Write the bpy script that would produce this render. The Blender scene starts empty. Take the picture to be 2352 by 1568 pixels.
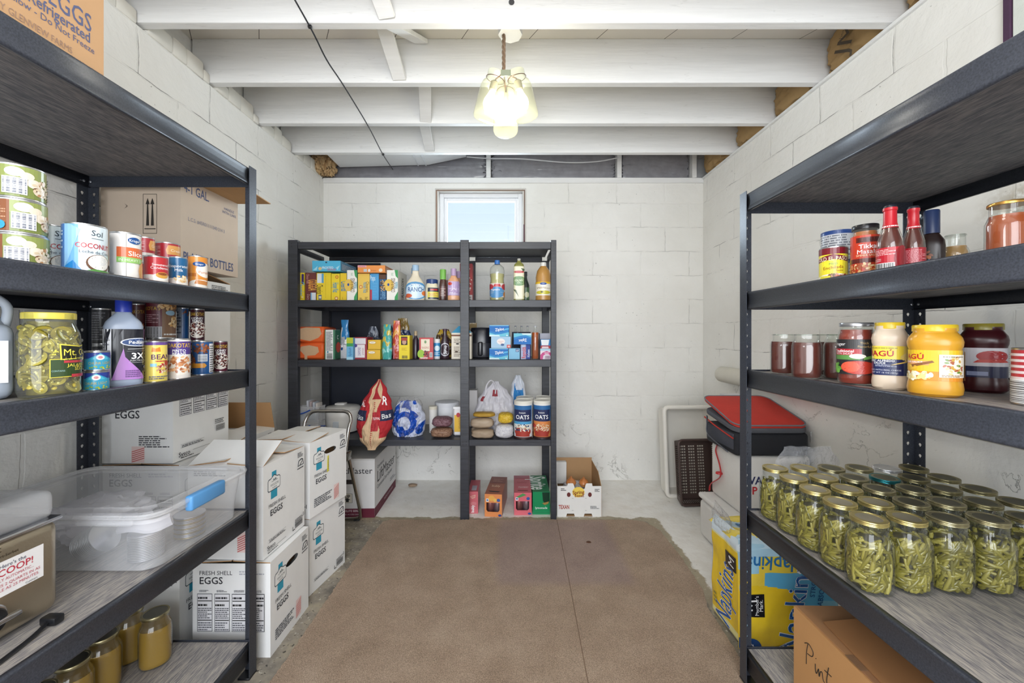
import bpy, bmesh, math, random
from math import sin, cos, pi, sqrt, atan2, radians
from mathutils import Vector, Matrix, noise
from mathutils.geometry import tessellate_polygon
SC = bpy.context.scene
COL = SC.collection
random.seed(7)

# ------------------------------------------------ camera, sky, lights
H, F, VX, VY = 1.23, 925.0, 1173.0, 767.0      # camera height; focal length and vanishing point in 2352 px frame
cam_d = bpy.data.cameras.new('camera'); cam = bpy.data.objects.new('camera', cam_d); COL.objects.link(cam)
cam.location = (0, 0, H); cam.rotation_euler = (pi/2, 0, 0)
cam_d.sensor_width = 36; cam_d.lens = F*36/2352
cam_d.shift_x = (1176-VX)/2352; cam_d.shift_y = -(784-VY)/2352
cam_d.clip_start = 0.05
SC.camera = cam

w = bpy.data.worlds.new('sky'); SC.world = w; w.use_nodes = True
nt = w.node_tree; nt.nodes.clear()
wo = nt.nodes.new('ShaderNodeOutputWorld'); bg = nt.nodes.new('ShaderNodeBackground')
tc = nt.nodes.new('ShaderNodeTexCoord'); sx = nt.nodes.new('ShaderNodeSeparateXYZ'); cr = nt.nodes.new('ShaderNodeValToRGB')
nt.links.new(tc.outputs['Generated'], sx.inputs[0]); nt.links.new(sx.outputs['Z'], cr.inputs[0])
cr.color_ramp.elements[0].position = 0.20; cr.color_ramp.elements[0].color = (0.74, 0.85, 1.0, 1)
cr.color_ramp.elements[1].position = 0.40; cr.color_ramp.elements[1].color = (0.50, 0.64, 1.0, 1)
nt.links.new(cr.outputs[0], bg.inputs[0]); bg.inputs[1].default_value = 0.72
nt.links.new(bg.outputs[0], wo.inputs[0])

def light(name, kind, loc, power, col, rot=(0, 0, 0), size=None, sy=None):
    d = bpy.data.lights.new(name, kind); o = bpy.data.objects.new(name, d); COL.objects.link(o)
    o.location = loc; o.rotation_euler = rot; d.energy = power; d.color = col
    if kind == 'AREA':
        d.shape = 'RECTANGLE'; d.size = size; d.size_y = sy or size
    elif size: d.shadow_soft_size = size
    return o
# unseen fill panel added behind the camera, added overhead fill, and a flash bounce
light('rear_fill', 'AREA', (-0.15, -1.30, 1.50), 50, (0.93, 0.965, 1.0), (radians(90), 0, 0), 1.7, 1.9)
light('flash', 'AREA', (-0.25, 0.10, 1.60), 2.0, (0.97, 0.985, 1.0), (radians(88), 0, radians(-4)), 0.28, 0.28)
light('overhead_fill', 'POINT', (0.0, 0.35, 2.42), 5, (1, 0.97, 0.93), size=0.12)
light('window_daylight', 'AREA', (-0.24, 3.62, 2.22), 12, (0.78, 0.88, 1.0), (radians(-80), 0, 0), 0.6, 0.4)

SC.view_settings.view_transform = 'Standard'; SC.view_settings.look = 'None'
SC.view_settings.exposure = 0.8; SC.view_settings.gamma = 1.0; SC.view_settings.use_curve_mapping = False
SC.cycles.max_bounces = 8; SC.cycles.diffuse_bounces = 4; SC.cycles.glossy_bounces = 3
SC.cycles.transparent_max_bounces = 24; SC.cycles.transmission_bounces = 4
SC.cycles.use_denoising = True; SC.cycles.caustics_reflective = False; SC.cycles.caustics_refractive = False
SC.cycles.sample_clamp_indirect = 4.0

# ------------------------------------------------ colour and materials
def lin(c):
    if isinstance(c, str):
        c = c.lstrip('#')
        if len(c) == 3: c = ''.join(k*2 for k in c)
        c = [int(c[i:i+2], 16)/255 for i in (0, 2, 4)]
    return tuple(x/12.92 if x <= 0.04045 else ((x+0.055)/1.055)**2.4 for x in c[:3]) + (1.0,)

class N:
    """small node-graph helper"""
    def __init__(s, name):
        s.m = bpy.data.materials.new(name); s.m.use_nodes = True; s.t = s.m.node_tree; s.t.nodes.clear()
        s.out = s.n('OutputMaterial'); s.b = s.n('BsdfPrincipled'); s.l(s.b.outputs[0], s.out.inputs[0])
    def n(s, k, **kw):
        x = s.t.nodes.new('ShaderNode'+k)
        for a, v in kw.items(): setattr(x, a, v)
        return x
    def l(s, a, b): s.t.links.new(a, b)
    def set(s, **kw):
        for k, v in kw.items(): s.b.inputs[k.replace('_', ' ')].default_value = v
    def obj(s, scale=(1, 1, 1), rot=(0, 0, 0)):
        tc = s.n('TexCoord'); mp = s.n('Mapping'); mp.inputs['Scale'].default_value = scale; mp.inputs['Rotation'].default_value = rot
        s.l(tc.outputs['Object'], mp.inputs[0]); return mp.outputs[0]
    def noise(s, vec, scale, detail=3, rough=0.55, dist=0.0):
        x = s.n('TexNoise'); x.inputs['Scale'].default_value = scale; x.inputs['Detail'].default_value = detail
        x.inputs['Roughness'].default_value = rough; x.inputs['Distortion'].default_value = dist
        if vec: s.l(vec, x.inputs['Vector'])
        return x.outputs[0]
    def ramp(s, fac, stops):
        x = s.n('ValToRGB'); e = x.color_ramp.elements
        while len(e) < len(stops): e.new(0.5)
        for i, (p, c) in enumerate(stops):
            e[i].position = p; e[i].color = lin(c) if isinstance(c, str) else (c, c, c, 1)
        s.l(fac, x.inputs[0]); return x.outputs[0]
    def mix(s, fac, a, b, mode='MIX'):
        x = s.n('Mix', data_type='RGBA', blend_type=mode)
        for i, v in ((0, fac), (6, a), (7, b)):
            if isinstance(v, (int, float)): x.inputs[i].default_value = v if i == 0 else (v, v, v, 1)
            elif isinstance(v, str): x.inputs[i].default_value = lin(v)
            elif isinstance(v, tuple): x.inputs[i].default_value = v
            else: s.l(v, x.inputs[i])
        return x.outputs[2]
    def math(s, op, a, b=0.0, c=None):
        x = s.n('Math', operation=op)
        for i, v in enumerate((a, b) if c is None else (a, b, c)):
            if isinstance(v, (int, float)): x.inputs[i].default_value = v
            else: s.l(v, x.inputs[i])
        return x.outputs[0]
    def bump(s, h, strength=0.3, dist=0.01, nrm=None):
        x = s.n('Bump'); x.inputs['Strength'].default_value = strength; x.inputs['Distance'].default_value = dist
        s.l(h, x.inputs['Height'])
        if nrm is not None: s.l(nrm, x.inputs['Normal'])
        return x.outputs[0]

def printed(name, rough=0.5, metal=0.0, spec=0.5, noise_amt=0.05, bump=0.0, bscale=60, coat=0.0, trans=0.0, sheen=0.0):
    """surface that takes its print colours from the mesh"""
    g = N(name); a = g.n('Attribute'); a.attribute_name = 'Col'
    c = a.outputs['Color']
    v = g.obj()
    if noise_amt:
        r = g.ramp(g.noise(v, 14, 4), [(0.3, 1-noise_amt), (0.7, 1.0)])
        c = g.mix(1.0, c, r, 'MULTIPLY')
    g.l(c, g.b.inputs['Base Color'])
    g.set(Roughness=rough, Metallic=metal, Coat_Weight=coat); g.b.inputs['Specular IOR Level'].default_value = spec
    if bump: g.l(g.bump(g.noise(v, bscale, 3), bump, 0.003), g.b.inputs['Normal'])
    if trans:
        t = g.n('BsdfTranslucent'); g.l(c, t.inputs[0]); mx = g.n('MixShader'); mx.inputs[0].default_value = trans
        g.l(g.b.outputs[0], mx.inputs[1]); g.l(t.outputs[0], mx.inputs[2]); g.l(mx.outputs[0], g.out.inputs[0])
    return g.m

def clear(name, tint='#ffffff', op=0.06, rough=0.05, ior=1.45, body='#ffffff', wrinkle=0.0, wscale=30, gl=1.0):
    """thin clear glass / film: see-through with fresnel reflection and a faint body"""
    g = N(name); g.t.nodes.remove(g.b)
    tr = g.n('BsdfTransparent'); tr.inputs[0].default_value = lin(tint)
    gs = g.n('BsdfGlossy'); gs.inputs['Roughness'].default_value = rough
    df = g.n('BsdfDiffuse'); df.inputs[0].default_value = lin(body)
    fr = g.n('LayerWeight'); fr.inputs['Blend'].default_value = 0.5
    m1 = g.n('MixShader'); m2 = g.n('MixShader')
    if op is not None: m1.inputs[0].default_value = op
    g.l(tr.outputs[0], m1.inputs[1]); g.l(df.outputs[0], m1.inputs[2])
    f = g.math('MULTIPLY', g.math('ADD', g.math('MULTIPLY', g.math('POWER', fr.outputs['Facing'], 3.2), 0.8), 0.045*(ior/1.45)), gl)
    g.l(f, m2.inputs[0]); g.l(m1.outputs[0], m2.inputs[1]); g.l(gs.outputs[0], m2.inputs[2])
    if wrinkle:
        b = g.bump(g.noise(g.obj(), wscale, 4, 0.6, 1.5), wrinkle, 0.02)
        for x in (gs, fr, df): g.l(b, x.inputs['Normal'])
    g.l(m2.outputs[0], g.out.inputs[0]); return g.m

def wall_mat(name, axis, lo, cracks=1.0, parge=0.0, rough_low=0.0):
    g = N(name); tc = g.n('TexCoord'); s = g.n('SeparateXYZ'); g.l(tc.outputs['Object'], s.inputs[0])
    cx = g.n('CombineXYZ'); g.l(s.outputs[axis], cx.inputs[0]); g.l(s.outputs[2], cx.inputs[1])
    nz = g.n('TexNoise'); nz.inputs['Scale'].default_value = 9; nz.inputs['Detail'].default_value = 4
    g.l(cx.outputs[0], nz.inputs[0])
    va = g.n('VectorMath', operation='SUBTRACT'); g.l(nz.outputs[1], va.inputs[0]); va.inputs[1].default_value = (0.5, 0.5, 0.5)
    vs = g.n('VectorMath', operation='SCALE'); vs.inputs['Scale'].default_value = 0.022; g.l(va.outputs[0], vs.inputs[0])
    vv = g.n('VectorMath', operation='ADD'); g.l(cx.outputs[0], vv.inputs[0]); g.l(vs.outputs[0], vv.inputs[1])
    def brick(ms):
        bt = g.n('TexBrick'); bt.offset = 0.5
        for k, v in (('Scale', 1.0), ('Mortar Size', ms), ('Mortar Smooth', 0.4), ('Brick Width', 0.406), ('Row Height', 0.203)):
            bt.inputs[k].default_value = v
        mp = g.n('Mapping'); mp.inputs['Location'].default_value = (0.12, 0.104, 0)
        g.l(vv.outputs[0], mp.inputs[0]); g.l(mp.outputs[0], bt.inputs[0]); return bt.outputs['Fac']
    wide, thin = brick(0.008), brick(0.0022)
    vec = cx.outputs[0]
    patchy = g.ramp(g.noise(vec, 2.3, 4, 0.65), [(0.50, 0.0), (0.60, 1.0)])
    crack = g.math('MULTIPLY', g.math('MULTIPLY', thin, patchy), cracks)
    # lower wall: plaster parging without block joints, with chips and ridges
    low = g.ramp(g.math('ADD', s.outputs[2], g.math('MULTIPLY', g.noise(vec, 3.0, 3), 0.5)), [(0.0, 1.0), (1.0, 0.0)])
    lowm = g.n('MapRange'); g.l(g.math('ADD', s.outputs[2], g.math('MULTIPLY', g.noise(vec, 2.4, 4), 0.6)), lowm.inputs[0])
    lowm.inputs[1].default_value = lo+0.28; lowm.inputs[2].default_value = lo+0.36; lowm.inputs[3].default_value = 1; lowm.inputs[4].default_value = 0
    low = lowm.outputs[0]
    inv = g.math('SUBTRACT', 1.0, low)
    crack = g.math('MULTIPLY', crack, inv)
    specks = g.ramp(g.noise(vec, 55, 2, 0.5), [(0.70, 0.0), (0.74, 1.0)])
    specks = g.math('MULTIPLY', specks, g.ramp(g.noise(vec, 3.1, 2), [(0.5, 0.0), (0.62, 0.7)]))
    ridge = g.ramp(g.noise(vec, 4.2, 6, 0.62, 0.8), [(0.492, 0.0), (0.50, 1.0), (0.508, 0.0)])
    ridge = g.math('MULTIPLY', ridge, g.math('MULTIPLY', low, g.ramp(g.noise(vec, 1.9, 2), [(0.5, 0.0), (0.6, parge)])))
    tone = g.ramp(g.noise(vec, 1.6, 5, 0.6), [(0.3, '#ebe9e3'), (0.7, '#f6f5f1')])
    c = g.mix(g.math('MULTIPLY', crack, 0.8), tone, '#4a4744')
    c = g.mix(specks, c, '#8d8982')
    c = g.mix(g.math('MULTIPLY', ridge, 0.6), c, '#7c776f')
    if rough_low:   # a strip where paint has come off the block behind the right-hand rack
        q = g.n('MapRange'); g.l(s.outputs[2], q.inputs[0]); q.inputs[1].default_value = 1.50; q.inputs[2].default_value = 1.56; q.inputs[3].default_value = 0; q.inputs[4].default_value = 1
        q2 = g.n('MapRange'); g.l(s.outputs[2], q2.inputs[0]); q2.inputs[1].default_value = 1.67; q2.inputs[2].default_value = 1.73; q2.inputs[3].default_value = 1; q2.inputs[4].default_value = 0
        q3 = g.n('MapRange'); g.l(s.outputs[1], q3.inputs[0]); q3.inputs[1].default_value = 1.28; q3.inputs[2].default_value = 1.42; q3.inputs[3].default_value = 1; q3.inputs[4].default_value = 0
        band = g.math('MULTIPLY', g.math('MULTIPLY', q.outputs[0], q2.outputs[0]), q3.outputs[0])
        band = g.math('MULTIPLY', band, g.ramp(g.noise(vec, 11, 5, 0.7), [(0.42, 0.0), (0.55, 1.0)]))
        c = g.mix(g.math('MULTIPLY', band, 0.8), c, '#a89b80')
    g.l(c, g.b.inputs['Base Color']); g.set(Roughness=0.62)
    hgt = g.math('SUBTRACT', g.math('MULTIPLY', g.noise(vec, 26, 5, 0.6), 0.35), g.math('MULTIPLY', g.math('MULTIPLY', wide, inv), 0.13))
    hgt = g.math('ADD', hgt, g.math('MULTIPLY', g.noise(vec, 5, 4, 0.6, 0.6), 0.9))
    hgt = g.math('SUBTRACT', hgt, g.math('MULTIPLY', ridge, 0.4))
    g.l(g.bump(hgt, 0.75, 0.012), g.b.inputs['Normal'])
    return g.m

def white_wood():
    g = N('white_painted_wood'); v = g.obj((0.6, 8, 8))
    c = g.mix(g.ramp(g.noise(v, 3, 5, 0.6), [(0.35, 0.0), (0.7, 1.0)]), '#e9e9e8', '#f3f3f2')
    cr2 = g.ramp(g.noise(g.obj((0.35, 5, 5)), 2.4, 4, 0.5), [(0.498, 0.0), (0.50, 0.14), (0.502, 0.0)])
    c = g.mix(cr2, c, '#8f8b86')
    g.l(c, g.b.inputs['Base Color']); g.set(Roughness=0.5)
    g.l(g.bump(g.noise(v, 12, 4), 0.25, 0.004), g.b.inputs['Normal']); return g.m

def black_wood():
    g = N('black_painted_wood'); v = g.obj((1, 12, 12)); n = g.noise(v, 6, 5, 0.6)
    g.l(g.ramp(n, [(0.3, '#292b31'), (0.7, '#3b3d45')]), g.b.inputs['Base Color']); g.set(Roughness=0.42)
    g.l(g.bump(n, 0.3, 0.003), g.b.inputs['Normal']); return g.m

def rack_steel():
    g = N('dark_powder_coated_steel'); v = g.obj()
    g.l(g.ramp(g.noise(v, 300, 2), [(0.3, '#383b43'), (0.7, '#4a4e58')]), g.b.inputs['Base Color'])
    g.set(Roughness=0.34, Metallic=0.35); g.l(g.bump(g.noise(v, 420, 2), 0.08, 0.001), g.b.inputs['Normal']); return g.m

def laminate(name, dark, mid, lightc):
    g = N(name); v = g.obj((14, 2.4, 1)); nz = g.noise(v, 7, 5, 0.62, 0.25)
    v2 = g.obj((190, 7.0, 1)); n2 = g.noise(v2, 4, 3, 0.6, 0.4)
    f = g.math('ADD', g.math('MULTIPLY', nz, 0.32), g.math('MULTIPLY', n2, 0.68))
    g.l(g.ramp(f, [(0.42, dark), (0.5, mid), (0.57, lightc)]), g.b.inputs['Base Color']); g.set(Roughness=0.55); return g.m

def carpet_mat():
    g = N('brown_carpet'); v = g.obj()
    n1 = g.noise(v, 330, 3, 0.7); n2 = g.noise(v, 6, 4, 0.6)
    c = g.ramp(g.math('ADD', g.math('MULTIPLY', n1, 0.75), g.math('MULTIPLY', n2, 0.25)), [(0.33, '#8f775e'), (0.5, '#cdae92'), (0.68, '#f2dcc2')])
    # mauve patch of window light put into the pile colour
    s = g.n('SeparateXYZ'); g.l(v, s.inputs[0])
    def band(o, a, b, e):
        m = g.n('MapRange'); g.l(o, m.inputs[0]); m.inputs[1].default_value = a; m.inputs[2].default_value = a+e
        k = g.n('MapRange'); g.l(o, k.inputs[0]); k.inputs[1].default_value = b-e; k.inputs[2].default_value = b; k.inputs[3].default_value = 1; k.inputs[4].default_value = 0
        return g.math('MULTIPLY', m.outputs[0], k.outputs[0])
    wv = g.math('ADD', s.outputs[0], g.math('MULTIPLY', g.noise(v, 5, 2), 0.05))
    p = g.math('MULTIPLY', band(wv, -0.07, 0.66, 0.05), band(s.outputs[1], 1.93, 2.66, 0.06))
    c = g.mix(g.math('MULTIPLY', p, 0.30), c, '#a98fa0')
    g.l(c, g.b.inputs['Base Color']); g.set(Roughness=0.95, Sheen_Weight=0.2); g.b.inputs['Specular IOR Level'].default_value = 0.1
    g.l(g.bump(g.math('ADD', n1, g.math('MULTIPLY', n2, 0.4)), 1.0, 0.012), g.b.inputs['Normal']); return g.m

def floor_mat():
    g = N('basement_concrete'); v = g.obj(); s = g.n('SeparateXYZ'); g.l(v, s.inputs[0])
    n = g.noise(v, 9, 6, 0.65); n2 = g.noise(v, 42, 4, 0.6)
    bare = g.ramp(n, [(0.32, '#6d675f'), (0.5, '#938b7e'), (0.62, '#a89d88')])
    bare = g.mix(g.ramp(n2, [(0.60, 0.0), (0.66, 0.8)]), bare, '#d9d3c8')
    bare = g.mix(g.ramp(g.noise(v, 60, 2), [(0.30, 1.0), (0.36, 0.0)]), bare, '#3c3833')
    white = g.ramp(n, [(0.3, '#ebe7df'), (0.6, '#f6f4ef')])
    jit = g.math('MULTIPLY', g.math('SUBTRACT', g.noise(v, 7, 5, 0.65), 0.5), 0.13)
    def step(o, a, e=0.012):
        m = g.n('MapRange'); g.l(g.math('ADD', o, jit), m.inputs[0]); m.inputs[1].default_value = a; m.inputs[2].default_value = a+e; return m.outputs[0]
    mask = g.math('MAXIMUM', step(s.outputs[1], 2.70), step(s.outputs[0], 0.965))
    tan = g.math('MAXIMUM', step(s.outputs[1], 2.655), step(s.outputs[0], 0.90))
    c = g.mix(g.math('MULTIPLY', tan, 0.6), bare, '#b7aa8d')
    c = g.mix(mask, c, white)
    chips = g.ramp(g.noise(v, 17, 4, 0.7), [(0.69, 0.0), (0.70, 1.0)])
    c = g.mix(g.math('MULTIPLY', chips, mask), c, '#a39a88')
    g.l(c, g.b.inputs['Base Color']); g.set(Roughness=0.6)
    g.l(g.bump(g.math('ADD', n, g.math('MULTIPLY', n2, 0.3)), 0.5, 0.012), g.b.inputs['Normal']); return g.m

M = {}
M['paper'] = printed('printed_card', 0.62, noise_amt=0.04)
M['gloss'] = printed('glossy_print', 0.28, noise_amt=0.0)
M['plastic'] = printed('moulded_plastic', 0.35, noise_amt=0.03)
M['soft'] = printed('soft_plastic', 0.5, trans=0.25, noise_amt=0.03)
M['matte'] = printed('matte_surface', 0.85, noise_amt=0.06, bump=0.2)
M['cloth'] = printed('woven_nylon', 0.8, noise_amt=0.1, bump=0.35, bscale=180)
M['metal'] = printed('tin_metal', 0.28, metal=0.9, noise_amt=0.0)
M['chrome'] = printed('worn_chrome', 0.22, metal=1.0, noise_amt=0.15)
M['film'] = printed('shiny_film', 0.22, noise_amt=0.03, bump=0.5, bscale=45, coat=0.3)
M['wrap'] = printed('crinkled_insulation_wrap', 0.3, noise_amt=0.25, bump=1.0, bscale=14, coat=0.3)
M['food'] = printed('wet_food', 0.3, noise_amt=0.15, coat=0.3)
M['wood_white'] = white_wood(); M['wood_black'] = black_wood(); M['steel'] = rack_steel()
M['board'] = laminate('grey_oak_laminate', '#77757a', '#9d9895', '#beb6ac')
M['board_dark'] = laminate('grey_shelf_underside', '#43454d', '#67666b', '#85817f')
M['glass'] = clear('clear_glass', '#fbfdfb', 0.015, 0.02, 1.5, gl=1.0)
M['green_glass'] = clear('greenish_glass', '#f2f3da', 0.05, 0.03, 1.5, gl=0.8)
M['clear_plastic'] = clear('clear_plastic', '#ffffff', 0.26, 0.25, 1.38, '#f9fafd', gl=0.4)
M['oil'] = clear('pale_oil', '#f2eebe', 0.5, 0.08, 1.2, '#e6e0ac')
M['film_clear'] = clear('clear_film', '#ffffff', 0.12, 0.14, 1.3, '#f4f5fa', 0.9, 26, 0.9)
M['bag_white'] = clear('thin_white_bag', '#f3f2f8', 0.62, 0.25, 1.4, '#eceaf2', 0.9, 16, 1.0)
M['lamp_glass'] = clear('pale_green_jar_glass', '#fcfdf4', 0.12, 0.08, 1.45, '#f3f4dc', gl=0.8)

def emis(name, col, strength):
    g = N(name); g.t.nodes.remove(g.b); e = g.n('Emission'); e.inputs[0].default_value = lin(col); e.inputs[1].default_value = strength
    g.l(e.outputs[0], g.out.inputs[0]); return g.m

# ------------------------------------------------ text and art
_tc = {}
def text_tris(s, bold=0.0):
    bold = min(bold, 0.013 if bold < 0.028 else 0.022) if 'M' not in s else 0.0; k = (s, bold)
    if k not in _tc:
        cu = bpy.data.curves.new('t', 'FONT'); cu.body = s; cu.size = 1.0; cu.resolution_u = 2; cu.offset = bold
        o = bpy.data.objects.new('t', cu); me = o.to_mesh(); me.calc_loop_triangles()
        vs = [(v.co.x, v.co.y) for v in me.vertices]
        tr = [[vs[i] for i in t.vertices] for t in me.loop_triangles]
        xs = [p[0] for t in tr for p in t]; ys = [p[1] for t in tr for p in t]
        bb = (min(xs), max(xs), min(ys), max(ys)) if xs else (0, 1, 0, 1)
        o.to_mesh_clear(); bpy.data.objects.remove(o); bpy.data.curves.remove(cu)
        _tc[k] = (tr, bb)
    return _tc[k]

def tri_list(art, w, h, seed=1):
    """normalised drawing list -> [(p0,p1,p2,colour,layer)] in metres on a w x h sheet"""
    out = []; rnd = random.Random(seed); L = 0
    def quad(a, b, c, d, col): out.append((a, b, c, col, L)); out.append((a, c, d, col, L))
    def ell(cu, cv, ru, rv, col, n=16, rot=0.0):
        ps = [(cu+ru*cos(t)*cos(rot)-rv*sin(t)*sin(rot), cv+ru*cos(t)*sin(rot)+rv*sin(t)*cos(rot)) for t in [2*pi*i/n for i in range(n)]]
        for i in range(1, n-1): out.append((ps[0], ps[i], ps[i+1], col, L))
    for it in art:
        k = it[0]; L += 1
        if k == 'r':
            _, a, b, c, d, col = it; quad((a*w, b*h), (c*w, b*h), (c*w, d*h), (a*w, d*h), col)
        elif k == 'e': ell(it[1]*w, it[2]*h, it[3]*w, it[4]*h, it[5], 20, radians(it[6]) if len(it) > 6 else 0)
        elif k == 'p':
            ps = [(a*w, b*h) for a, b in it[1]]
            for t in tessellate_polygon([[Vector((a, b, 0)) for a, b in ps]]): out.append((ps[t[0]], ps[t[1]], ps[t[2]], it[2], L))
        elif k == 't':      # text, centre u, centre v, cap height fraction, colour, rotation, max width fraction, bold
            s, cu, cv, hf, col = it[1:6]; rot = radians(it[6]) if len(it) > 6 else 0; mw = it[7] if len(it) > 7 else None; bd = it[8] if len(it) > 8 else 0.0
            tr, bb = text_tris(s, bd); cap = 0.72; sc = hf*h/cap; sxx = sc
            if mw:
                lim = mw*(w if abs(cos(rot)) > 0.7 else h)
                sxx = lim/(bb[1]-bb[0]) if (bb[1]-bb[0])*sc > lim or mw < 0 else sc
            mx = (bb[0]+bb[1])/2
            for t in tr:
                q = []
                for x, y in t:
                    x = (x-mx)*sxx; y = (y-cap/2)*sc
                    q.append((cu*w+x*cos(rot)-y*sin(rot), cv*h+x*sin(rot)+y*cos(rot)))
                out.append((q[0], q[1], q[2], col, L))
        elif k == 'l':      # rows of fine print
            _, a, b, c, d, n, col = it; rh = (d-b)/n
            for i in range(n):
                x = a; y = b+i*rh; end = c-(c-a)*rnd.choice((0, 0, .1, .3))
                while x < end:
                    ww = (c-a)*rnd.uniform(0.05, 0.2); x2 = min(x+ww, end)
                    quad((x*w, y*h), (x2*w, y*h), (x2*w, (y+rh*.52)*h), (x*w, (y+rh*.52)*h), col); x = x2+(c-a)*0.025
        elif k == 'b':      # bar code
            _, a, b, c, d, col = it; x = a
            while x < c:
                ww = (c-a)*rnd.choice((.015, .03, .045)); quad((x*w, b*h), (min(x+ww, c)*w, b*h), (min(x+ww, c)*w, d*h), (x*w, d*h), col)
                x += ww+(c-a)*rnd.choice((.015, .03))
        elif k == 'bh':
            _, a, b, c, d, col = it; x = b
            while x < d:
                ww = (d-b)*rnd.choice((.03, .05, .07)); quad((a*w, x*h), (c*w, x*h), (c*w, min(x+ww, d)*h), (a*w, min(x+ww, d)*h), col)
                x += ww+(d-b)*rnd.choice((.03, .05))
        elif k == 's':      # heap of small ovals inside an ellipse: cu cv ru rv n size colours
            _, cu, cv, ru, rv, n, sz, cols = it; n = int(n)
            for i in range(n):
                a = rnd.uniform(0, 2*pi); r = sqrt(rnd.random()); L += 1 if i % 6 == 0 else 0
                ell((cu+ru*r*cos(a))*w, (cv+rv*r*sin(a))*h, sz*w, sz*w*.6, rnd.choice(cols), 8, rnd.uniform(0, pi))
        elif k == 'h':      # diagonal hatching red on white
            _, a, b, c, d, n, col = it
            for i in range(n):
                t0 = i/n; t1 = t0+0.45/n; dh = (d-b)*0.25
                lo_ = b+(d-b-dh)*t0; hi_ = b+(d-b-dh)*t1
                quad((a*w, lo_*h), (c*w, (lo_+dh)*h), (c*w, (hi_+dh)*h), (a*w, hi_*h), col)
    return out

def split_u(tris, lim):
    st = list(tris); out = []
    while st:
        t = st.pop(); a, b, c = t[0], t[1], t[2]
        e = [(abs(a[0]-b[0]), 0), (abs(b[0]-c[0]), 1), (abs(c[0]-a[0]), 2)]; m = max(e)
        if m[0] <= lim: out.append(t); continue
        if m[1] == 0: p = ((a[0]+b[0])/2, (a[1]+b[1])/2); st += [(a, p, c)+t[3:], (p, b, c)+t[3:]]
        elif m[1] == 1: p = ((b[0]+c[0])/2, (b[1]+c[1])/2); st += [(a, b, p)+t[3:], (a, p, c)+t[3:]]
        else: p = ((c[0]+a[0])/2, (c[1]+a[1])/2); st += [(a, b, p)+t[3:], (p, b, c)+t[3:]]
    return out

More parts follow.
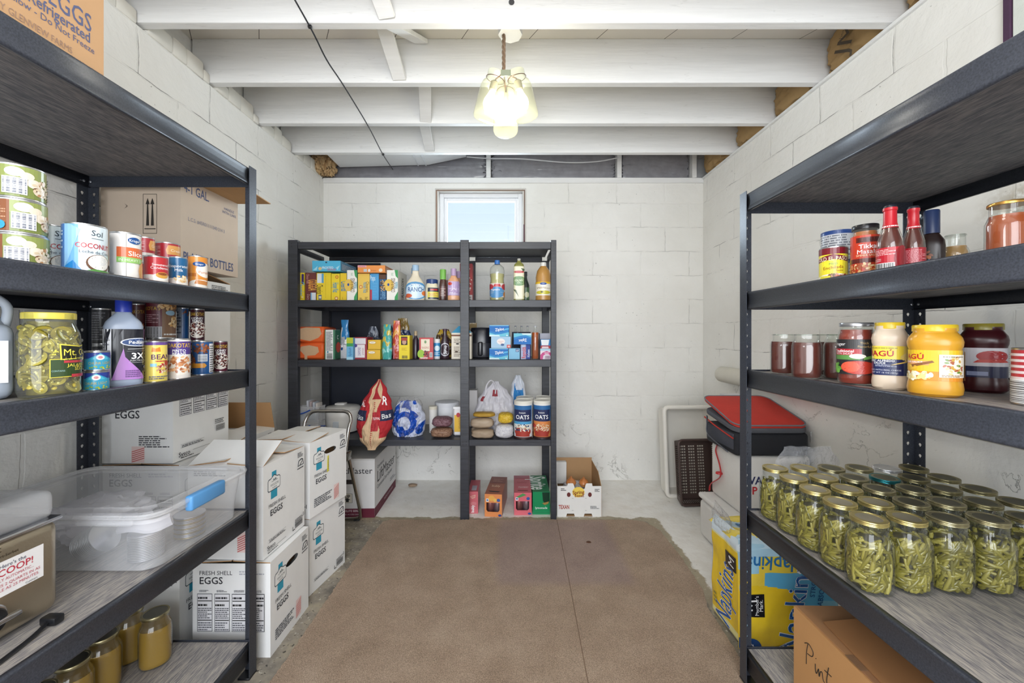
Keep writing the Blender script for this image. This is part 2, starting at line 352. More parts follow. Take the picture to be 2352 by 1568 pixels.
# ------------------------------------------------ mesh builder
class MB:
    def __init__(s): s.v = []; s.f = []; s.c = []; s.s = []
    def add(s, vs, fs, col, smooth=False, M_=None):
        o = len(s.v)
        s.v += [tuple(M_ @ Vector(p)) if M_ else tuple(p) for p in vs]
        for i, f in enumerate(fs):
            s.f.append([o+k for k in f]); s.c.append(lin(col[i] if isinstance(col, list) else col)); s.s.append(smooth)
        return s
    def box(s, x0, x1, y0, y1, z0, z1, col='#888', M_=None):
        v = [(x, y, z) for z in (z0, z1) for y in (y0, y1) for x in (x0, x1)]
        return s.add(v, [(0, 2, 3, 1), (4, 5, 7, 6), (0, 1, 5, 4), (2, 6, 7, 3), (0, 4, 6, 2), (1, 3, 7, 5)], col, False, M_)
    def rbox(s, x0, x1, y0, y1, z0, z1, r, col='#888', seg=2, M_=None):
        bm = bmesh.new(); bmesh.ops.create_cube(bm, size=1)
        for v in bm.verts: v.co = ((x0+x1)/2+v.co.x*(x1-x0), (y0+y1)/2+v.co.y*(y1-y0), (z0+z1)/2+v.co.z*(z1-z0))
        bmesh.ops.bevel(bm, geom=bm.edges[:], offset=r, segments=seg, profile=0.5, affect='EDGES')
        bm.verts.index_update(); s.add([v.co[:] for v in bm.verts], [[v.index for v in f.verts] for f in bm.faces], col, True, M_); bm.free(); return s
    def lathe(s, prof, col, n=28, c=(0, 0, 0), sq=2.0, sx=1.0, sy=1.0, M_=None, cols=None):
        """prof [(r,z)], sq superellipse exponent"""
        vs = []; fs = []; cc = []
        for r, z in prof:
            for i in range(n):
                a = 2*pi*i/n; ca, sa = cos(a), sin(a)
                k = (abs(ca)**sq+abs(sa)**sq)**(-1/sq)
                vs.append((c[0]+r*k*ca*sx, c[1]+r*k*sa*sy, c[2]+z))
        for j in range(len(prof)-1):
            for i in range(n):
                a, b = j*n+i, j*n+(i+1) % n
                fs.append((a, b, b+n, a+n)); cc.append(cols[j] if cols else col)
        for j, rev in ((0, True), (len(prof)-1, False)):
            if prof[j][0] > 1e-5:
                f = [j*n+i for i in range(n)]; fs.append(f[::-1] if rev else f); cc.append(cc[0] if rev else cc[-1] if cc else col)
        return s.add(vs, fs, cc, True, M_)
    def tube(s, pts, r, col, n=8, closed=False, M_=None, flat=1.0):
        P = [Vector(p) for p in pts]; vs = []; fs = []; m = len(P); up = None
        for i, p in enumerate(P):
            a = P[(i-1) % m] if (closed or i > 0) else p; b = P[(i+1) % m] if (closed or i < m-1) else p
            t = (b-a).normalized()
            if up is None: up = t.orthogonal().normalized()
            up = (up-t*up.dot(t)).normalized(); w_ = t.cross(up)
            rr = r[i] if isinstance(r, (list, tuple)) else r
            for k in range(n): q = 2*pi*k/n; vs.append(p+up*rr*cos(q)+w_*rr*sin(q)*flat)
        for i in range(m if closed else m-1):
            for k in range(n): a, b = i*n+k, i*n+(k+1) % n; j = ((i+1) % m)*n; fs.append((a, b, j+(k+1) % n, j+k))
        if not closed: fs += [list(range(n))[::-1], [(m-1)*n+k for k in range(n)]]
        return s.add(vs, fs, col, True, M_)
    def art(s, art, w, h, f, lim=None, seed=1, lay=0.00012, base=0.0004):
        """lay printed shapes with f(u,v,offset)->point"""
        tr = tri_list(art, w, h, seed)
        if lim: tr = split_u(tr, lim)
        o = len(s.v)
        for t in tr:
            for p in t[:3]: s.v.append(tuple(f(p[0], p[1], base+t[4]*lay)))
            s.f.append([o, o+1, o+2]); s.c.append(lin(t[3])); s.s.append(False); o += 3
        return s
    def flat(s, art, O, U, V, w, h, seed=1, base=0.0004, lay=0.00012):
        O, U, V = Vector(O), Vector(U).normalized(), Vector(V).normalized(); Nn = U.cross(V)
        return s.art(art, w, h, lambda u, v, d: O+U*u+V*v+Nn*d, None, seed, lay, base)
    def wrap(s, art, r, z0, h, span=pi, th=0.0, sq=2.0, sx=1.0, sy=1.0, seed=1, c=(0, 0), rf=None, base=0.0005):
        """art on a cylinder; u=.5 faces local -y"""
        w_ = span*r
        def f(u, v, d):
            a = th+(u-w_/2)/r; ca, sa = sin(a), -cos(a)
            k = (abs(ca)**sq+abs(sa)**sq)**(-1/sq); R = (rf(z0+v) if rf else r)
            return (c[0]+(R*k*sx+d)*ca, c[1]+(R*k*sy+d)*sa, z0+v)
        return s.art(art, w_, h, f, min(0.008, r*0.22), seed, base=base)
    def build(s, name, mat, parent=None, loc=None, rot=None):
        me = bpy.data.meshes.new(name); me.from_pydata(s.v, [], s.f); me.update()
        ca = me.color_attributes.new('Col', 'FLOAT_COLOR', 'CORNER'); buf = []
        for f, c in zip(s.f, s.c): buf += list(c)*len(f)
        ca.data.foreach_set('color', buf); me.polygons.foreach_set('use_smooth', s.s)
        if any(s.s): me.set_sharp_from_angle(angle=radians(50 if name in ('beans', 'rice_bag', 'pepper_slices') else 38))
        me.materials.append(M[mat] if isinstance(mat, str) else mat)
        o = bpy.data.objects.new(name, me); COL.objects.link(o)
        if parent: o.parent = parent
        if loc: o.location = loc
        if rot is not None: o.rotation_euler = (0, 0, rot) if isinstance(rot, (int, float)) else rot
        return o

def tag(o, label=None, cat=None, group=None, kind=None):
    if label: o['label'] = label
    if cat: o['category'] = cat
    if group: o['group'] = group
    if kind: o['kind'] = kind
    return o
def thing(name, label, cat, loc=(0, 0, 0), rz=0.0, group=None):
    o = bpy.data.objects.new(name, None); COL.objects.link(o); o.empty_display_size = 0.05
    o.location = loc; o.rotation_euler = (0, 0, rz) if isinstance(rz, (int, float)) else rz
    return tag(o, label, cat, group)
def dup(root, loc, rz=0.0, label=None, group=None):
    r = root.copy(); COL.objects.link(r); r.location = loc; r.rotation_euler = (0, 0, rz) if isinstance(rz, (int, float)) else rz
    if label: r['label'] = label
    if group: r['group'] = group
    for ch in list(root.children):
        c = ch.copy(); COL.objects.link(c); c.parent = r
        for g in ch.children: d = g.copy(); COL.objects.link(d); d.parent = c
    return r
def struct(o): o['kind'] = 'structure'; return o
def solid(o, t=0.002, off=0.0):
    m = o.modifiers.new('thickness', 'SOLIDIFY'); m.thickness = t; m.offset = off; return o
def PX(px, y): return (px-VX)*y/F
def PZ(py, y): return H-(py-VY)*y/F
def P(px, py, y): return Vector((PX(px, y), y, PZ(py, y)))
def face_cam(x, y): return atan2(-x, y)
def tess(outer, holes):
    loops = [[Vector((a, b, 0)) for a, b in outer]]+[[Vector((a, b, 0)) for a, b in hh] for hh in holes]
    pts = [p for l in loops for p in l]; tr = tessellate_polygon(loops)
    return [(p.x, p.y) for p in pts], tr
# ------------------------------------------------ room
XL, XR, YB, YF, ZT, ZC = -1.578, 1.622, 3.395, -1.45, 2.545, 2.775
m = MB().box(XL-0.25, XR+0.25, YF-0.2, YB+0.2, -0.12, 0); struct(m.build('floor', floor_mat()))
m = MB().box(XL-0.22, XL, YF, YB+0.2, 0, ZT-0.01); struct(m.build('wall_left', wall_mat('white_block_left', 1, -0.6, 1.0)))
m = MB().box(XR, XR+0.22, YF, YB+0.2, 0, ZT-0.01); struct(m.build('wall_right', wall_mat('white_block_right', 1, 1.02, 0.9, 1.0, 1.0)))
# back wall with its window opening
wx0, wx1, wz0, wz1 = PX(1000, YB), PX(1208, YB), 1.90, PZ(433, YB)
m = MB(); outer = [(XL, 0), (XR, 0), (XR, ZT-0.01), (XL, ZT-0.01)]; hole = [(wx0, wz0), (wx0, wz1), (wx1, wz1), (wx1, wz0)]
pts, tr = tess(outer, [hole])
for yy in (YB, YB+0.2): m.add([(a, yy, b) for a, b in pts], tr, '#fff')
for (a, b), (c, d) in zip(hole, hole[1:]+hole[:1]): m.add([(a, YB, b), (c, YB, d), (c, YB+0.2, d), (a, YB+0.2, b)], [(0, 1, 2, 3)], '#fff')
m.add([(XL, YB, ZT-.01), (XR, YB, ZT-.01), (XR, YB+.2, ZT-.01), (XL, YB+.2, ZT-.01)], [(0, 1, 2, 3)], '#fff')
struct(m.build('wall_back', wall_mat('white_block_back', 0, 0.42, 0.55, 0.8)))
# wall behind the camera with an open doorway
m = MB()
for b in ((XL-.2, -1.0, 0, 2.545), (0.75, XR+.2, 0, 2.545), (-1.0, 0.75, 2.42, 2.545)): m.box(b[0], b[1], YF-0.15, YF, b[2], b[3])
struct(m.build('wall_front', wall_mat('white_block_front', 0, -0.6, 0.6)))
# subfloor boards overhead: gaps between boards show as dark slots
m = MB().box(XL-0.22, XR+0.22, YF-.15, YB+0.2, ZC, ZC+0.03)
g = N('white_subfloor_boards'); v = g.obj(); bt = g.n('TexBrick')
for k, q in (('Scale', 1.0), ('Mortar Size', 0.0016), ('Brick Width', 40.0), ('Row Height', 0.30)): bt.inputs[k].default_value = q
mp = g.n('Mapping'); mp.inputs['Rotation'].default_value = (0, 0, radians(58)); g.l(v, mp.inputs[0]); g.l(mp.outputs[0], bt.inputs[0])
g.l(g.mix(bt.outputs['Fac'], '#e9e4dc', '#4b4743'), g.b.inputs['Base Color']); g.set(Roughness=0.6)
struct(m.build('ceiling', g.m))
# joists
JY = [0.078, 0.484, 0.89, 1.296, 1.702, 2.108, 2.514, 2.920]
for i, y in enumerate(JY):
    m = MB().rbox(XL-0.09, XR+0.12, y, y+0.038, ZT, ZC, 0.002, '#fff', 1)
    struct(m.build('trim_%d' % (i+1), 'wood_white'))
# rim boards closing the bays over the side walls
m = MB().box(XL-0.12, XL-0.10, YF, YB+.2, ZT-.01, ZC); struct(m.build('trim_9', 'wood_white'))
m = MB().box(XR+0.2, XR+0.22, YF, YB+.2, ZT-.01, ZC); struct(m.build('trim_10', 'wood_white'))
m = MB().box(XL-.2, XR+.2, YB+0.17, YB+.2, ZT-.01, ZC); struct(m.build('trim_11', 'wood_white'))
m = MB().rbox(XL, XR, YB-0.012, YB+0.09, ZT-0.045, ZT, .003, '#fff', 1); struct(m.build('trim_12', 'wood_white'))   # sill board on the back wall
m = MB().rbox(XR-0.014, XR+0.1, YF, YB-.013, ZT-0.018, ZT-0.001, .002, '#fff', 1); struct(m.build('trim_13', 'wood_white'))
# cripple blocks over the back wall
for k, px in enumerate((1122, 1422, 1594)):
    x = PX(px, YB); m = MB().rbox(x-0.019, x+0.019, YB-0.012, YB+0.08, ZT, ZC, .002, '#fff', 1); struct(m.build('trim_%d' % (14+k), 'wood_white'))
# bridging between joists
def brace(x0, x1, ya, za, yb, zb, w=0.07, t=0.02):
    d = Vector((x1-x0, yb-ya, zb-za)); L = d.length; d.normalize(); s_ = Vector((1, 0, 0)); s_ = (s_-d*s_.dot(d)).normalized(); n_ = d.cross(s_)
    Mx = Matrix((s_, d, n_)).transposed().to_4x4(); Mx.translation = Vector((x0, ya, za))
    return MB().rbox(0, w, 0, L, -t/2, t/2, .002, '#fff', 1, Mx)
br = [(-0.61, -0.555, 1.345, 2.745, 1.70, 2.56), (-0.64, -0.615, 1.752, 2.75, 2.106, 2.56), (-0.50, -0.565, 2.158, 2.74, 2.512, 2.56), (-0.62, -0.62, 2.565, 2.74, 2.918, 2.56),
      (-0.54, -0.50, 1.742, 2.56, 2.10, 2.755)]
for b in br:
    tag(brace(*b).build('bridging_board', 'wood_white'), None, None); o = bpy.context.scene.objects[-1]
BL = ['white bridging board on the joist nearest the camera', 'white bridging board between the second and third joists, left of the jar lamp', 'short white bridging board between the third and fourth joists',
      'white bridging board on the joist nearest the window', 'small white stub of bridging rising the other way behind the nearest joist']
for o, l in zip([o for o in COL.objects if o.name.startswith('bridging_board')], BL): tag(o, l, 'brace', 'bridging boards between the joists')
# rough top course of blocks between joist ends on the left wall
rnd = random.Random(3)
ends = JY+[3.37]
for i in range(3, len(ends)-1):
    y0, y1 = ends[i]+0.042, ends[i+1]-0.004
    m = MB(); y = y0
    while y < y1-0.03:
        yy = min(y+rnd.uniform(.07, .14), y1); hh = rnd.uniform(.05, .085)*(1.0 if yy < y1-.02 else 0.6)
        m.rbox(XL-0.098, XL+rnd.uniform(0.002, .012), y, yy+.004, ZT-0.014, ZT+hh, .012, '#e4e1d8', 2); y = yy
    struct(m.build('trim_%d' % (20+i), 'matte'))
# window
y0 = YB+0.07
def frame(x0, x1, z0, z1, t, ya, yb, name, mat, col='#f2f3f5', parent=None, rr=.003):
    m = MB()
    m.rbox(x0, x0+t, ya, yb, z0, z1, rr, col, 1); m.rbox(x1-t, x1, ya, yb, z0, z1, rr, col, 1)
    m.rbox(x0+t, x1-t, ya, yb, z1-t, z1, rr, col, 1); m.rbox(x0+t, x1-t, ya, yb, z0, z0+t, rr, col, 1)
    return m.build(name, mat, parent)
win = thing('window_1', None, None, (0, 0, 0)); struct(win)
del win['kind']; win['kind'] = 'structure'
frame(wx0, wx1, wz0, wz1, 0.03, YB-0.012, YB+0.06, 'outer_frame', 'matte', '#dcd9d4', win)
frame(wx0+.031, wx1-.031, wz0+.031, wz1-.031, 0.035, YB+0.03, YB+.09, 'vinyl_frame', 'plastic', '#f4f5f8', win)
frame(wx0+.067, wx1-.067, wz0+.067, wz1-.067, 0.025, YB+0.04, YB+.08, 'sash', 'plastic', '#fbfcff', win)
MB().box(wx0+.09, wx1-.09, YB+.06, YB+.064, wz0+.09, wz1-.09).build('pane', 'glass', win)
# bare wood showing where paint peeled off the outer frame
m = MB(); ww = wx1-wx0; hh = wz1-wz0
m.flat([('r', .008, .02, .022, .97, '#9a7d6a'), ('r', .008, .955, .99, .975, '#8f7a6b'), ('r', .978, .1, .99, .97, '#8a7468'), ('r', .972, .1, .984, .45, '#6d5160')],
       (wx0, YB-0.0125, wz0), (1, 0, 0), (0, 0, 1), ww, hh); m.build('peeled_wood', 'matte', win)
# carpet
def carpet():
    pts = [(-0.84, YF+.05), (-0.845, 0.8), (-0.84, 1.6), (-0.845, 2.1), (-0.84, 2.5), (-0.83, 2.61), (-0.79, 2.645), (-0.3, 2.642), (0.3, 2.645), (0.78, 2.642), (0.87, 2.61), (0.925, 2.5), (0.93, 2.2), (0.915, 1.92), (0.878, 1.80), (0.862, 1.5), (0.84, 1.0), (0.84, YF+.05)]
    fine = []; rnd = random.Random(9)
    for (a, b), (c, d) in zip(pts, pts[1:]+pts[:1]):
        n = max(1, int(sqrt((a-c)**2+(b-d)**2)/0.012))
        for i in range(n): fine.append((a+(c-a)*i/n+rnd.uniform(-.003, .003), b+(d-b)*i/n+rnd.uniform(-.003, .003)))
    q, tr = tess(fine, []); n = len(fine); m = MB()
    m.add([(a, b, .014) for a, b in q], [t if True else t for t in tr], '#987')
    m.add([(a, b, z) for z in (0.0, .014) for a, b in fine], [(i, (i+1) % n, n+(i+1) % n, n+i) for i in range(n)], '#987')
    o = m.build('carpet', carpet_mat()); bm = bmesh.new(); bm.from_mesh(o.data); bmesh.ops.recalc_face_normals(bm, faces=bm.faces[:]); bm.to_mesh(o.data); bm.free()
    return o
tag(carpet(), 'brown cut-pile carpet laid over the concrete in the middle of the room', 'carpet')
MB().tube([(.302, 2.64, .0145), (.288, 2.0, .0145), (.27, 1.42, .0145), (.24, .2, .0145)], .0022, '#7c6450', 6, flat=.3).build('seam', 'matte', [o for o in COL.objects if o.name == 'carpet'][0])

MB().lathe([(.012, 0), (.009, .003), (.001, .004)], '#5a3a28', 10, c=(.456, 2.355, .014), sx=1.3).build('stain_spot', 'matte', [o for o in COL.objects if o.name == 'carpet'][0])
# insulation
def lump(x0, x1, y0, y1, z0, z1, col, mat, amp=0.03, sc=9, n=26, seed=0, name='insulation_batt', label='', p=4.0, parent=None, cat='insulation', grp=None):
    """soft superellipsoid block with folds"""
    m = MB(); vs = []; fs = []; c = Vector(((x0+x1)/2, (y0+y1)/2, (z0+z1)/2)); r = Vector(((x1-x0)/2, (y1-y0)/2, (z1-z0)/2)); nu = n*2
    for j in range(n+1):
        th = pi*j/n
        for i in range(nu):
            ph = 2*pi*i/nu; d = Vector((sin(th)*cos(ph), sin(th)*sin(ph), cos(th)))
            k = (abs(d.x)**p+abs(d.y)**p+abs(d.z)**p)**(-1/p); q = d*k
            nn = noise.fractal(q*sc*0.5+Vector((seed*7.3, 1, 2)), 0.6, 2, 4); rid = 1-abs(nn)*1.2
            s_ = 1+amp*(rid-0.7)
            vs.append((c.x+q.x*r.x*s_, c.y+q.y*r.y*s_, c.z+q.z*r.z*s_))
    for j in range(n):
        for i in range(nu): a = j*nu+i; b = j*nu+(i+1) % nu; fs.append((a, a+nu, b+nu, b))
    m.add(vs, fs, col, True); return m
ins = [('kraft paper insulation batt with black lettering between the nearest joists above the right wall', 1.745, 2.10, XR-.004), ('kraft paper insulation batt in the second bay above the right wall', 2.15, 2.508, XR-.012),
       ('small kraft paper insulation batt in the third bay above the right wall', 2.556, 2.914, XR-.018), ('kraft paper insulation batt filling the corner over the back right of the wall', 2.97, 3.37, XR-.03), ('kraft paper insulation batt at the top right edge of the picture', 1.34, 1.698, XR+.01)]
for i, (l, ya, yb, x) in enumerate(ins):
    o = lump(x, x+.21, ya, yb, ZT-.0, ZC-.004, '#a8895c', 'matte', .16, 5, 30, i+1).build('insulation_batt', 'matte'); tag(o, l, 'insulation', 'kraft insulation batts above the right wall')
m = MB(); m.flat([('t', 'JM', .5, .42, .5, '#4b4034', 60, None, .03), ('t', 'Johns Manville', .5, .78, .1, '#5a4c3c', 60)], (XR-.020, 2.06, ZT+.01), (0, -1, 0), (0, 0, 1), .26, .2)
m.build('lettering', 'matte', [o for o in COL.objects if o.name == 'insulation_batt'][0])
for i, (pa, pb) in enumerate(((748, 1116), (1129, 1416), (1430, 1588))):
    o = lump(PX(pa, YB)+.008, PX(pb, YB)-.008, YB+.03, YB+.15, ZT+.0, ZC-.004, '#96959b', 'film', .10, 9, 44, 11+i, p=12).build('insulation_batt', 'wrap')
    tag(o, ['grey plastic wrapped insulation over the left of the back wall behind the duct', 'grey plastic wrapped insulation over the back wall between the two white uprights', 'grey plastic wrapped insulation over the back wall at the far right bay'][i], 'insulation', 'grey wrapped insulation over the window')
o = lump(XL-.03, XL+.13, 3.22, 3.38, ZT-.0, ZC-.02, '#c9a87c', 'matte', .5, 12, 30, 31).build('insulation_tuft', 'matte'); tag(o, 'loose tan fibreglass tuft in the top left corner by the back wall', 'insulation')
# duct
m = MB(); zd = 2.60
ya, yb = 3.0, 3.36
def quadbox(pts0, pts1, col):  # two end polygons
    n = len(pts0); m.add(list(pts0)+list(pts1), [(i, (i+1) % n, n+(i+1) % n, n+i) for i in range(n)]+[list(range(n))[::-1], list(range(n, 2*n))], col)
za = PZ(384, 3.36)
quadbox([(PX(741, 3.05), ya, za), (PX(741, 3.05), yb, za), (PX(741, 3.05), yb, ZC-.01), (PX(741, 3.05), ya, ZC-.01)],
        [(PX(965, 3.05), ya, za+.02), (PX(965, 3.05), yb, za+.02), (PX(965, 3.05), yb, ZC-.01), (PX(965, 3.05), ya, ZC-.01)], '#eef0f2')
quadbox([(PX(965, 3.05), ya, za+.02), (PX(965, 3.05), yb, za+.02), (PX(965, 3.05), yb, ZC-.01), (PX(965, 3.05), ya, ZC-.01)],
        [(PX(1060, 3.05), ya, za+.085), (PX(1060, 3.05), yb, za+.085), (PX(1060, 3.05), yb, ZC-.01), (PX(1060, 3.05), ya, ZC-.01)], '#eef0f2')
for px in (940, 960): x = PX(px, 3.05); m.box(x-.006, x, ya-.004, yb, za+.01, ZC-.012, '#dfe1e4')
tag(m.build('air_duct', 'plastic'), 'white sheet metal air duct running behind the last joist on the left', 'duct')
# wires
JB = ZT-0.004
pts = [(-.83, 1.3, JB), (-.855, 1.71, JB-.002), (-.868, 1.9, JB-.018), (-.878, 2.12, JB-.006), (-.895, 2.53, JB-.006), (-.93, 2.93, JB-.004), (PX(905, 3.36)-.01, 3.36, PZ(389, 3.36))]
def spl(pts, n=6):
    P_ = [Vector(p) for p in pts]; out = []
    for i in range(len(P_)-1):
        p0, p1, p2, p3 = P_[max(i-1, 0)], P_[i], P_[i+1], P_[min(i+2, len(P_)-1)]
        for k in range(n):
            t = k/n; out.append(0.5*((2*p1)+(p2-p0)*t+(2*p0-5*p1+4*p2-p3)*t*t+(3*p1-p0-3*p2+p3)*t**3))
    return out+[P_[-1]]
cab = thing('black_cable', 'thin black cable stapled across the underside of the joists', 'cable')
MB().tube(spl(pts), .0035, '#22242a', 8).build('cable', 'plastic', cab)
for y, x in ((1.715, -.855), (2.935, -.93)): MB().rbox(x-.008, x+.008, y-.006, y+.006, JB-.009, JB+.004, .002, '#1b1c20', 1).build('staple', 'plastic', cab)
pts = [(PX(1072, 3.35), 3.35, PZ(360, 3.35)), (PX(1122, 3.35), 3.35, PZ(364, 3.35)), (PX(1200, 3.35), 3.35, PZ(365, 3.35)), (PX(1300, 3.35), 3.35, PZ(373, 3.35)), (PX(1370, 3.35), 3.35, PZ(371, 3.35)), (PX(1420, 3.35), 3.35, PZ(362, 3.35))]
tag(MB().tube(spl(pts), .005, '#dcdcde', 8).build('white_cable', 'plastic'), 'white cable hanging loosely over the window in front of grey insulation', 'cable')
# pipe along the right wall
m = MB(); pp = [(XR-.075, 3.10, 0.93), (XR-.075, 0.9, 0.93)]
m.tube([(XR-.035, 3.02, .93), (XR-.035, .4, .93)], .058, '#ddd9cd', 20); tag(m.build('drain_pipe', 'matte'), 'white painted drain pipe running along the right wall behind the rack', 'pipe')
tag(MB().rbox(XR-.014, XR-.001, 1.296, 1.318, 2.02, 2.38, .003, '#4b2f4a', 1).rbox(XR-.010, XR-.001, 1.26, 1.294, 2.05, 2.38, .002, '#dfe4dc', 1).build('cloth_strip', 'cloth'), 'dark purple strip fixed high on the right wall at the picture corner', 'strip')
# round hole in the nearest joist
MB().lathe([(.012, 0), (.012, .002)], '#4b4a4c', 16, M_=Matrix.Translation((.0035, 1.7005, PZ(5, 1.70))) @ Matrix.Rotation(pi/2, 4, 'X')).build('bolt_hole', 'matte', [o for o in COL.objects if o.name == 'trim_5'][0])

# ------------------------------------------------ pendant lamp of three jars
def jar_prof(h, r, neck=0.75, nh=0.14, t=0.0):
    r -= t
    return [(r*.80, 0.0+t), (r*.93, .003+t), (r, .012+t), (r, h*.62), (r*.985, h*.68), (r*.90, h*.755), (r*neck*1.02, h*.82), (r*neck, h*.86), (r*neck, h)]
lx, ly = PX(1157, 1.84), 1.84
lamp = thing('jar_pendant_lamp', 'lit pendant lamp of three clustered glass canning jars on a twisted brown cord', 'lamp', (lx, ly, 0))
MB().lathe([(.055, 0), (.055, .055), (.03, .06)], '#f1f0ee', 8, (0.03, 0, PZ(80, 1.84)), M_=None).build('ceiling_box', 'plastic', lamp)
zt, zb = PZ(76, 1.84), PZ(163, 1.84)
for ph in (0, 2*pi/3, 4*pi/3):
    pts = [(0.005*cos(ph+k*.55), .005*sin(ph+k*.55), zt+(zb-zt)*k/26) for k in range(27)]
    MB().tube(pts, .0042, '#7d6652', 6).build('cord_strand', 'cloth', lamp)
jars = [(-.030, -.012, PZ(171, 1.84), (8, 16)), (.052, -.012, PZ(169, 1.84), (8, -15)), (.008, .062, PZ(178, 1.84), (-6, 0))]
for k, (dx, dy, z, (tx, ty)) in enumerate(jars):
    Mx = Matrix.Translation((dx, dy, z)) @ Matrix.Rotation(radians(ty), 4, 'Y') @ Matrix.Rotation(radians(tx), 4, 'X') @ Matrix.Diagonal((1, 1, -1, 1)) @ Matrix.Translation((0, 0, -.21))
    hh = .21 if k < 2 else .235
    pr = jar_prof(hh, .058, .70)
    j = MB().lathe(pr, '#fff', 36, M_=Mx @ Matrix.Translation((0, 0, .21-hh))); 
    # the jar hangs neck up: mirror the profile so that the closed base is lowest
    Mj = Matrix.Translation((dx, dy, z)) @ Matrix.Rotation(radians(ty), 4, 'Y') @ Matrix.Rotation(radians(tx), 4, 'X') @ Matrix.Translation((0, 0, -hh))
    jar = MB().lathe(pr+[(.058*.62, hh)], '#fff', 36, M_=Mj).build('jar_shade', 'lamp_glass', lamp)
    MB().tube([tuple(Mj @ Vector((.0425*cos(a), .0425*sin(a), hh*.86))) for a in [2*pi*i/24 for i in range(24)]], .0015, '#6b4a3a', 6, True).build('wire_ring', 'metal', jar)
    MB().lathe([(.012, hh*.62), (.018, hh*.64), (.018, hh*.80), (.008, hh*.84)], '#8f8770', 14, M_=Mj).build('socket', 'plastic', jar)
    MB().lathe([(.004, hh*.18), (.018, hh*.22), (.028, hh*.33), (.027, hh*.42), (.016, hh*.55), (.012, hh*.63)], '#fff', 20, M_=Mj).build('bulb', emis('lit_bulb', '#fff3df', 2.2), jar)
    MB().tube(spl([(0, 0, zb), ((dx*.4), dy*.4, zb-.02), tuple(Mj @ Vector((0, 0, hh*.86)))]), .003, '#7d6652', 6).build('cord_tail', 'cloth', lamp)
    p = Mj @ Vector((0, 0, hh*.1)); 
light('lamp_glow', 'POINT', (lx+.01, ly-.01, PZ(262, 1.84)), 6.5, (1, .93, .82), size=0.07)
MB().rbox(-.012, .032, -.05, -.046, PZ(190, 1.84), PZ(176, 1.84), .001, '#b9c4b0', 1).build('wire_clip', 'metal', lamp)

# ------------------------------------------------ steel racks
def keyhole(cx, cz, s=1.0):
    return [(cx+s*.0055*cos(t), cz+s*.0055*sin(t)) for t in [radians(a) for a in (-50, 0, 45, 90, 135, 180, 230)]][::-1]+[(cx-s*.003, cz-.013), (cx+s*.003, cz-.013)][::1]
def post_mesh(h, sx, sy, w=.039, full=True):
    """L angle, corner at the origin; flanges run toward sx*x and sy*y"""
    m = MB()
    for ax in (0, 1):
        holes = []; z = .03 if (ax == 0 or full) else 9
        while z < h-.02: holes.append([(p[0], p[1]) for p in keyhole(w*.55, z)]); z += .038
        pts, tr = tess([(0, 0), (w, 0), (w, h), (0, h)], holes)
        m.add([((a*sx, 0, b) if ax == 0 else (0, a*sy, b)) for a, b in pts], tr, '#333')
    return m
def rack(name, label, x_front, x_back, y0, y1, base, top, levels, dark_only_first):
    r = thing(name, label, 'shelf unit', (0, 0, 0))
    s = 1 if x_back > x_front else -1
    for (x, dx) in ((x_front, s), (x_back, -s)):
        for (y, dy) in ((y0, 1), (y1, -1)):
            o = post_mesh(top-base, dx, dy, full=(x == x_back)).build('post', 'steel', r, (x, y, base)); solid(o, .0022)
            f = MB().rbox(*(sorted((x-.002*dx, x+.041*dx))), *(sorted((y-.002*dy, y+.041*dy))), base-.001, base+.006, .001, '#17181b', 1).build('foot', 'plastic', o); f.location = (-x, -y, -base)
    a, b = sorted((x_front, x_back))
    bh = .058
    for k, zt in enumerate(levels):
        # rolled C-beams along the length, and at both ends
        for xf, dd in ((x_front, s), (x_back, -s)):
            xo = xf+.003*dd
            prof = [(0, 0), (.012, 0), (.0140, -.0015), (.0145, -.004), (.0128, -.012), (.0118, -.028), (.0125, -.043), (.0145, -.053), (.0145, -.056), (.012, -bh), (.006, -bh)]
            q = [(xo+dd*(.0145-p[0]), zt+p[1]) for p in prof]
            m = MB(); vs = [(p[0], y, p[1]) for y in (y0+.004, y1-.004) for p in q]; n = len(q)
            m.add(vs, [(i, i+1, n+i+1, n+i) for i in range(n-1)], '#333', True); o = m.build('side_beam', 'steel', r); solid(o, .002)
        for yf in (y0+.006, y1-.006):
            MB().box(a+.016, b-.016, yf-.0012, yf+.0012, zt-bh, zt, '#333').build('end_beam', 'steel', r)
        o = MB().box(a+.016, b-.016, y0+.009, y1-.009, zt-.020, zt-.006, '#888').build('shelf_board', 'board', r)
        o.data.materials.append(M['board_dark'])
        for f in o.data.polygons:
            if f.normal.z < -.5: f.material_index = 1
        m = MB()
        for yb in (y1-.0085,):
            for dz in (.012, .040):
                for (xb) in (x_back-s*.018, ): m.lathe([(.0045, 0), (.0045, .002), (.002, .0035)], '#c9ccd2', 10, M_=Matrix.Translation((xb, yb-.001, zt-dz)) @ Matrix.Rotation(pi/2, 4, 'X'))
        for dz in (.012, .040): m.lathe([(.0045, 0), (.0045, .002), (.002, .0035)], '#c9ccd2', 10, M_=Matrix.Translation((x_back-s*.006, y1-.022, zt-dz)) @ Matrix.Rotation(-s*pi/2, 4, 'Y'))
        m.build('bolt', 'metal', r)
    return r
LZ = [1.822, 1.370, 1.102, .596, .118]
RZ = [1.713, 1.374, 1.105, .616, .128]
XLF, XLB, YLE = -.930, -1.543, 1.471
XRF, XRB, YRE = .8127, 1.428, 1.426
rack('steel_rack', 'dark steel rack with grey wood shelves along the left wall', XLF, XLB, YLE-1.22, YLE, 0, 1.829, LZ, 1)
rack('steel_rack', 'dark steel rack with grey wood shelves along the right wall, holding the canned beans', XRF, XRB, YRE-1.22, YRE, .0165, 1.723, RZ, 1)

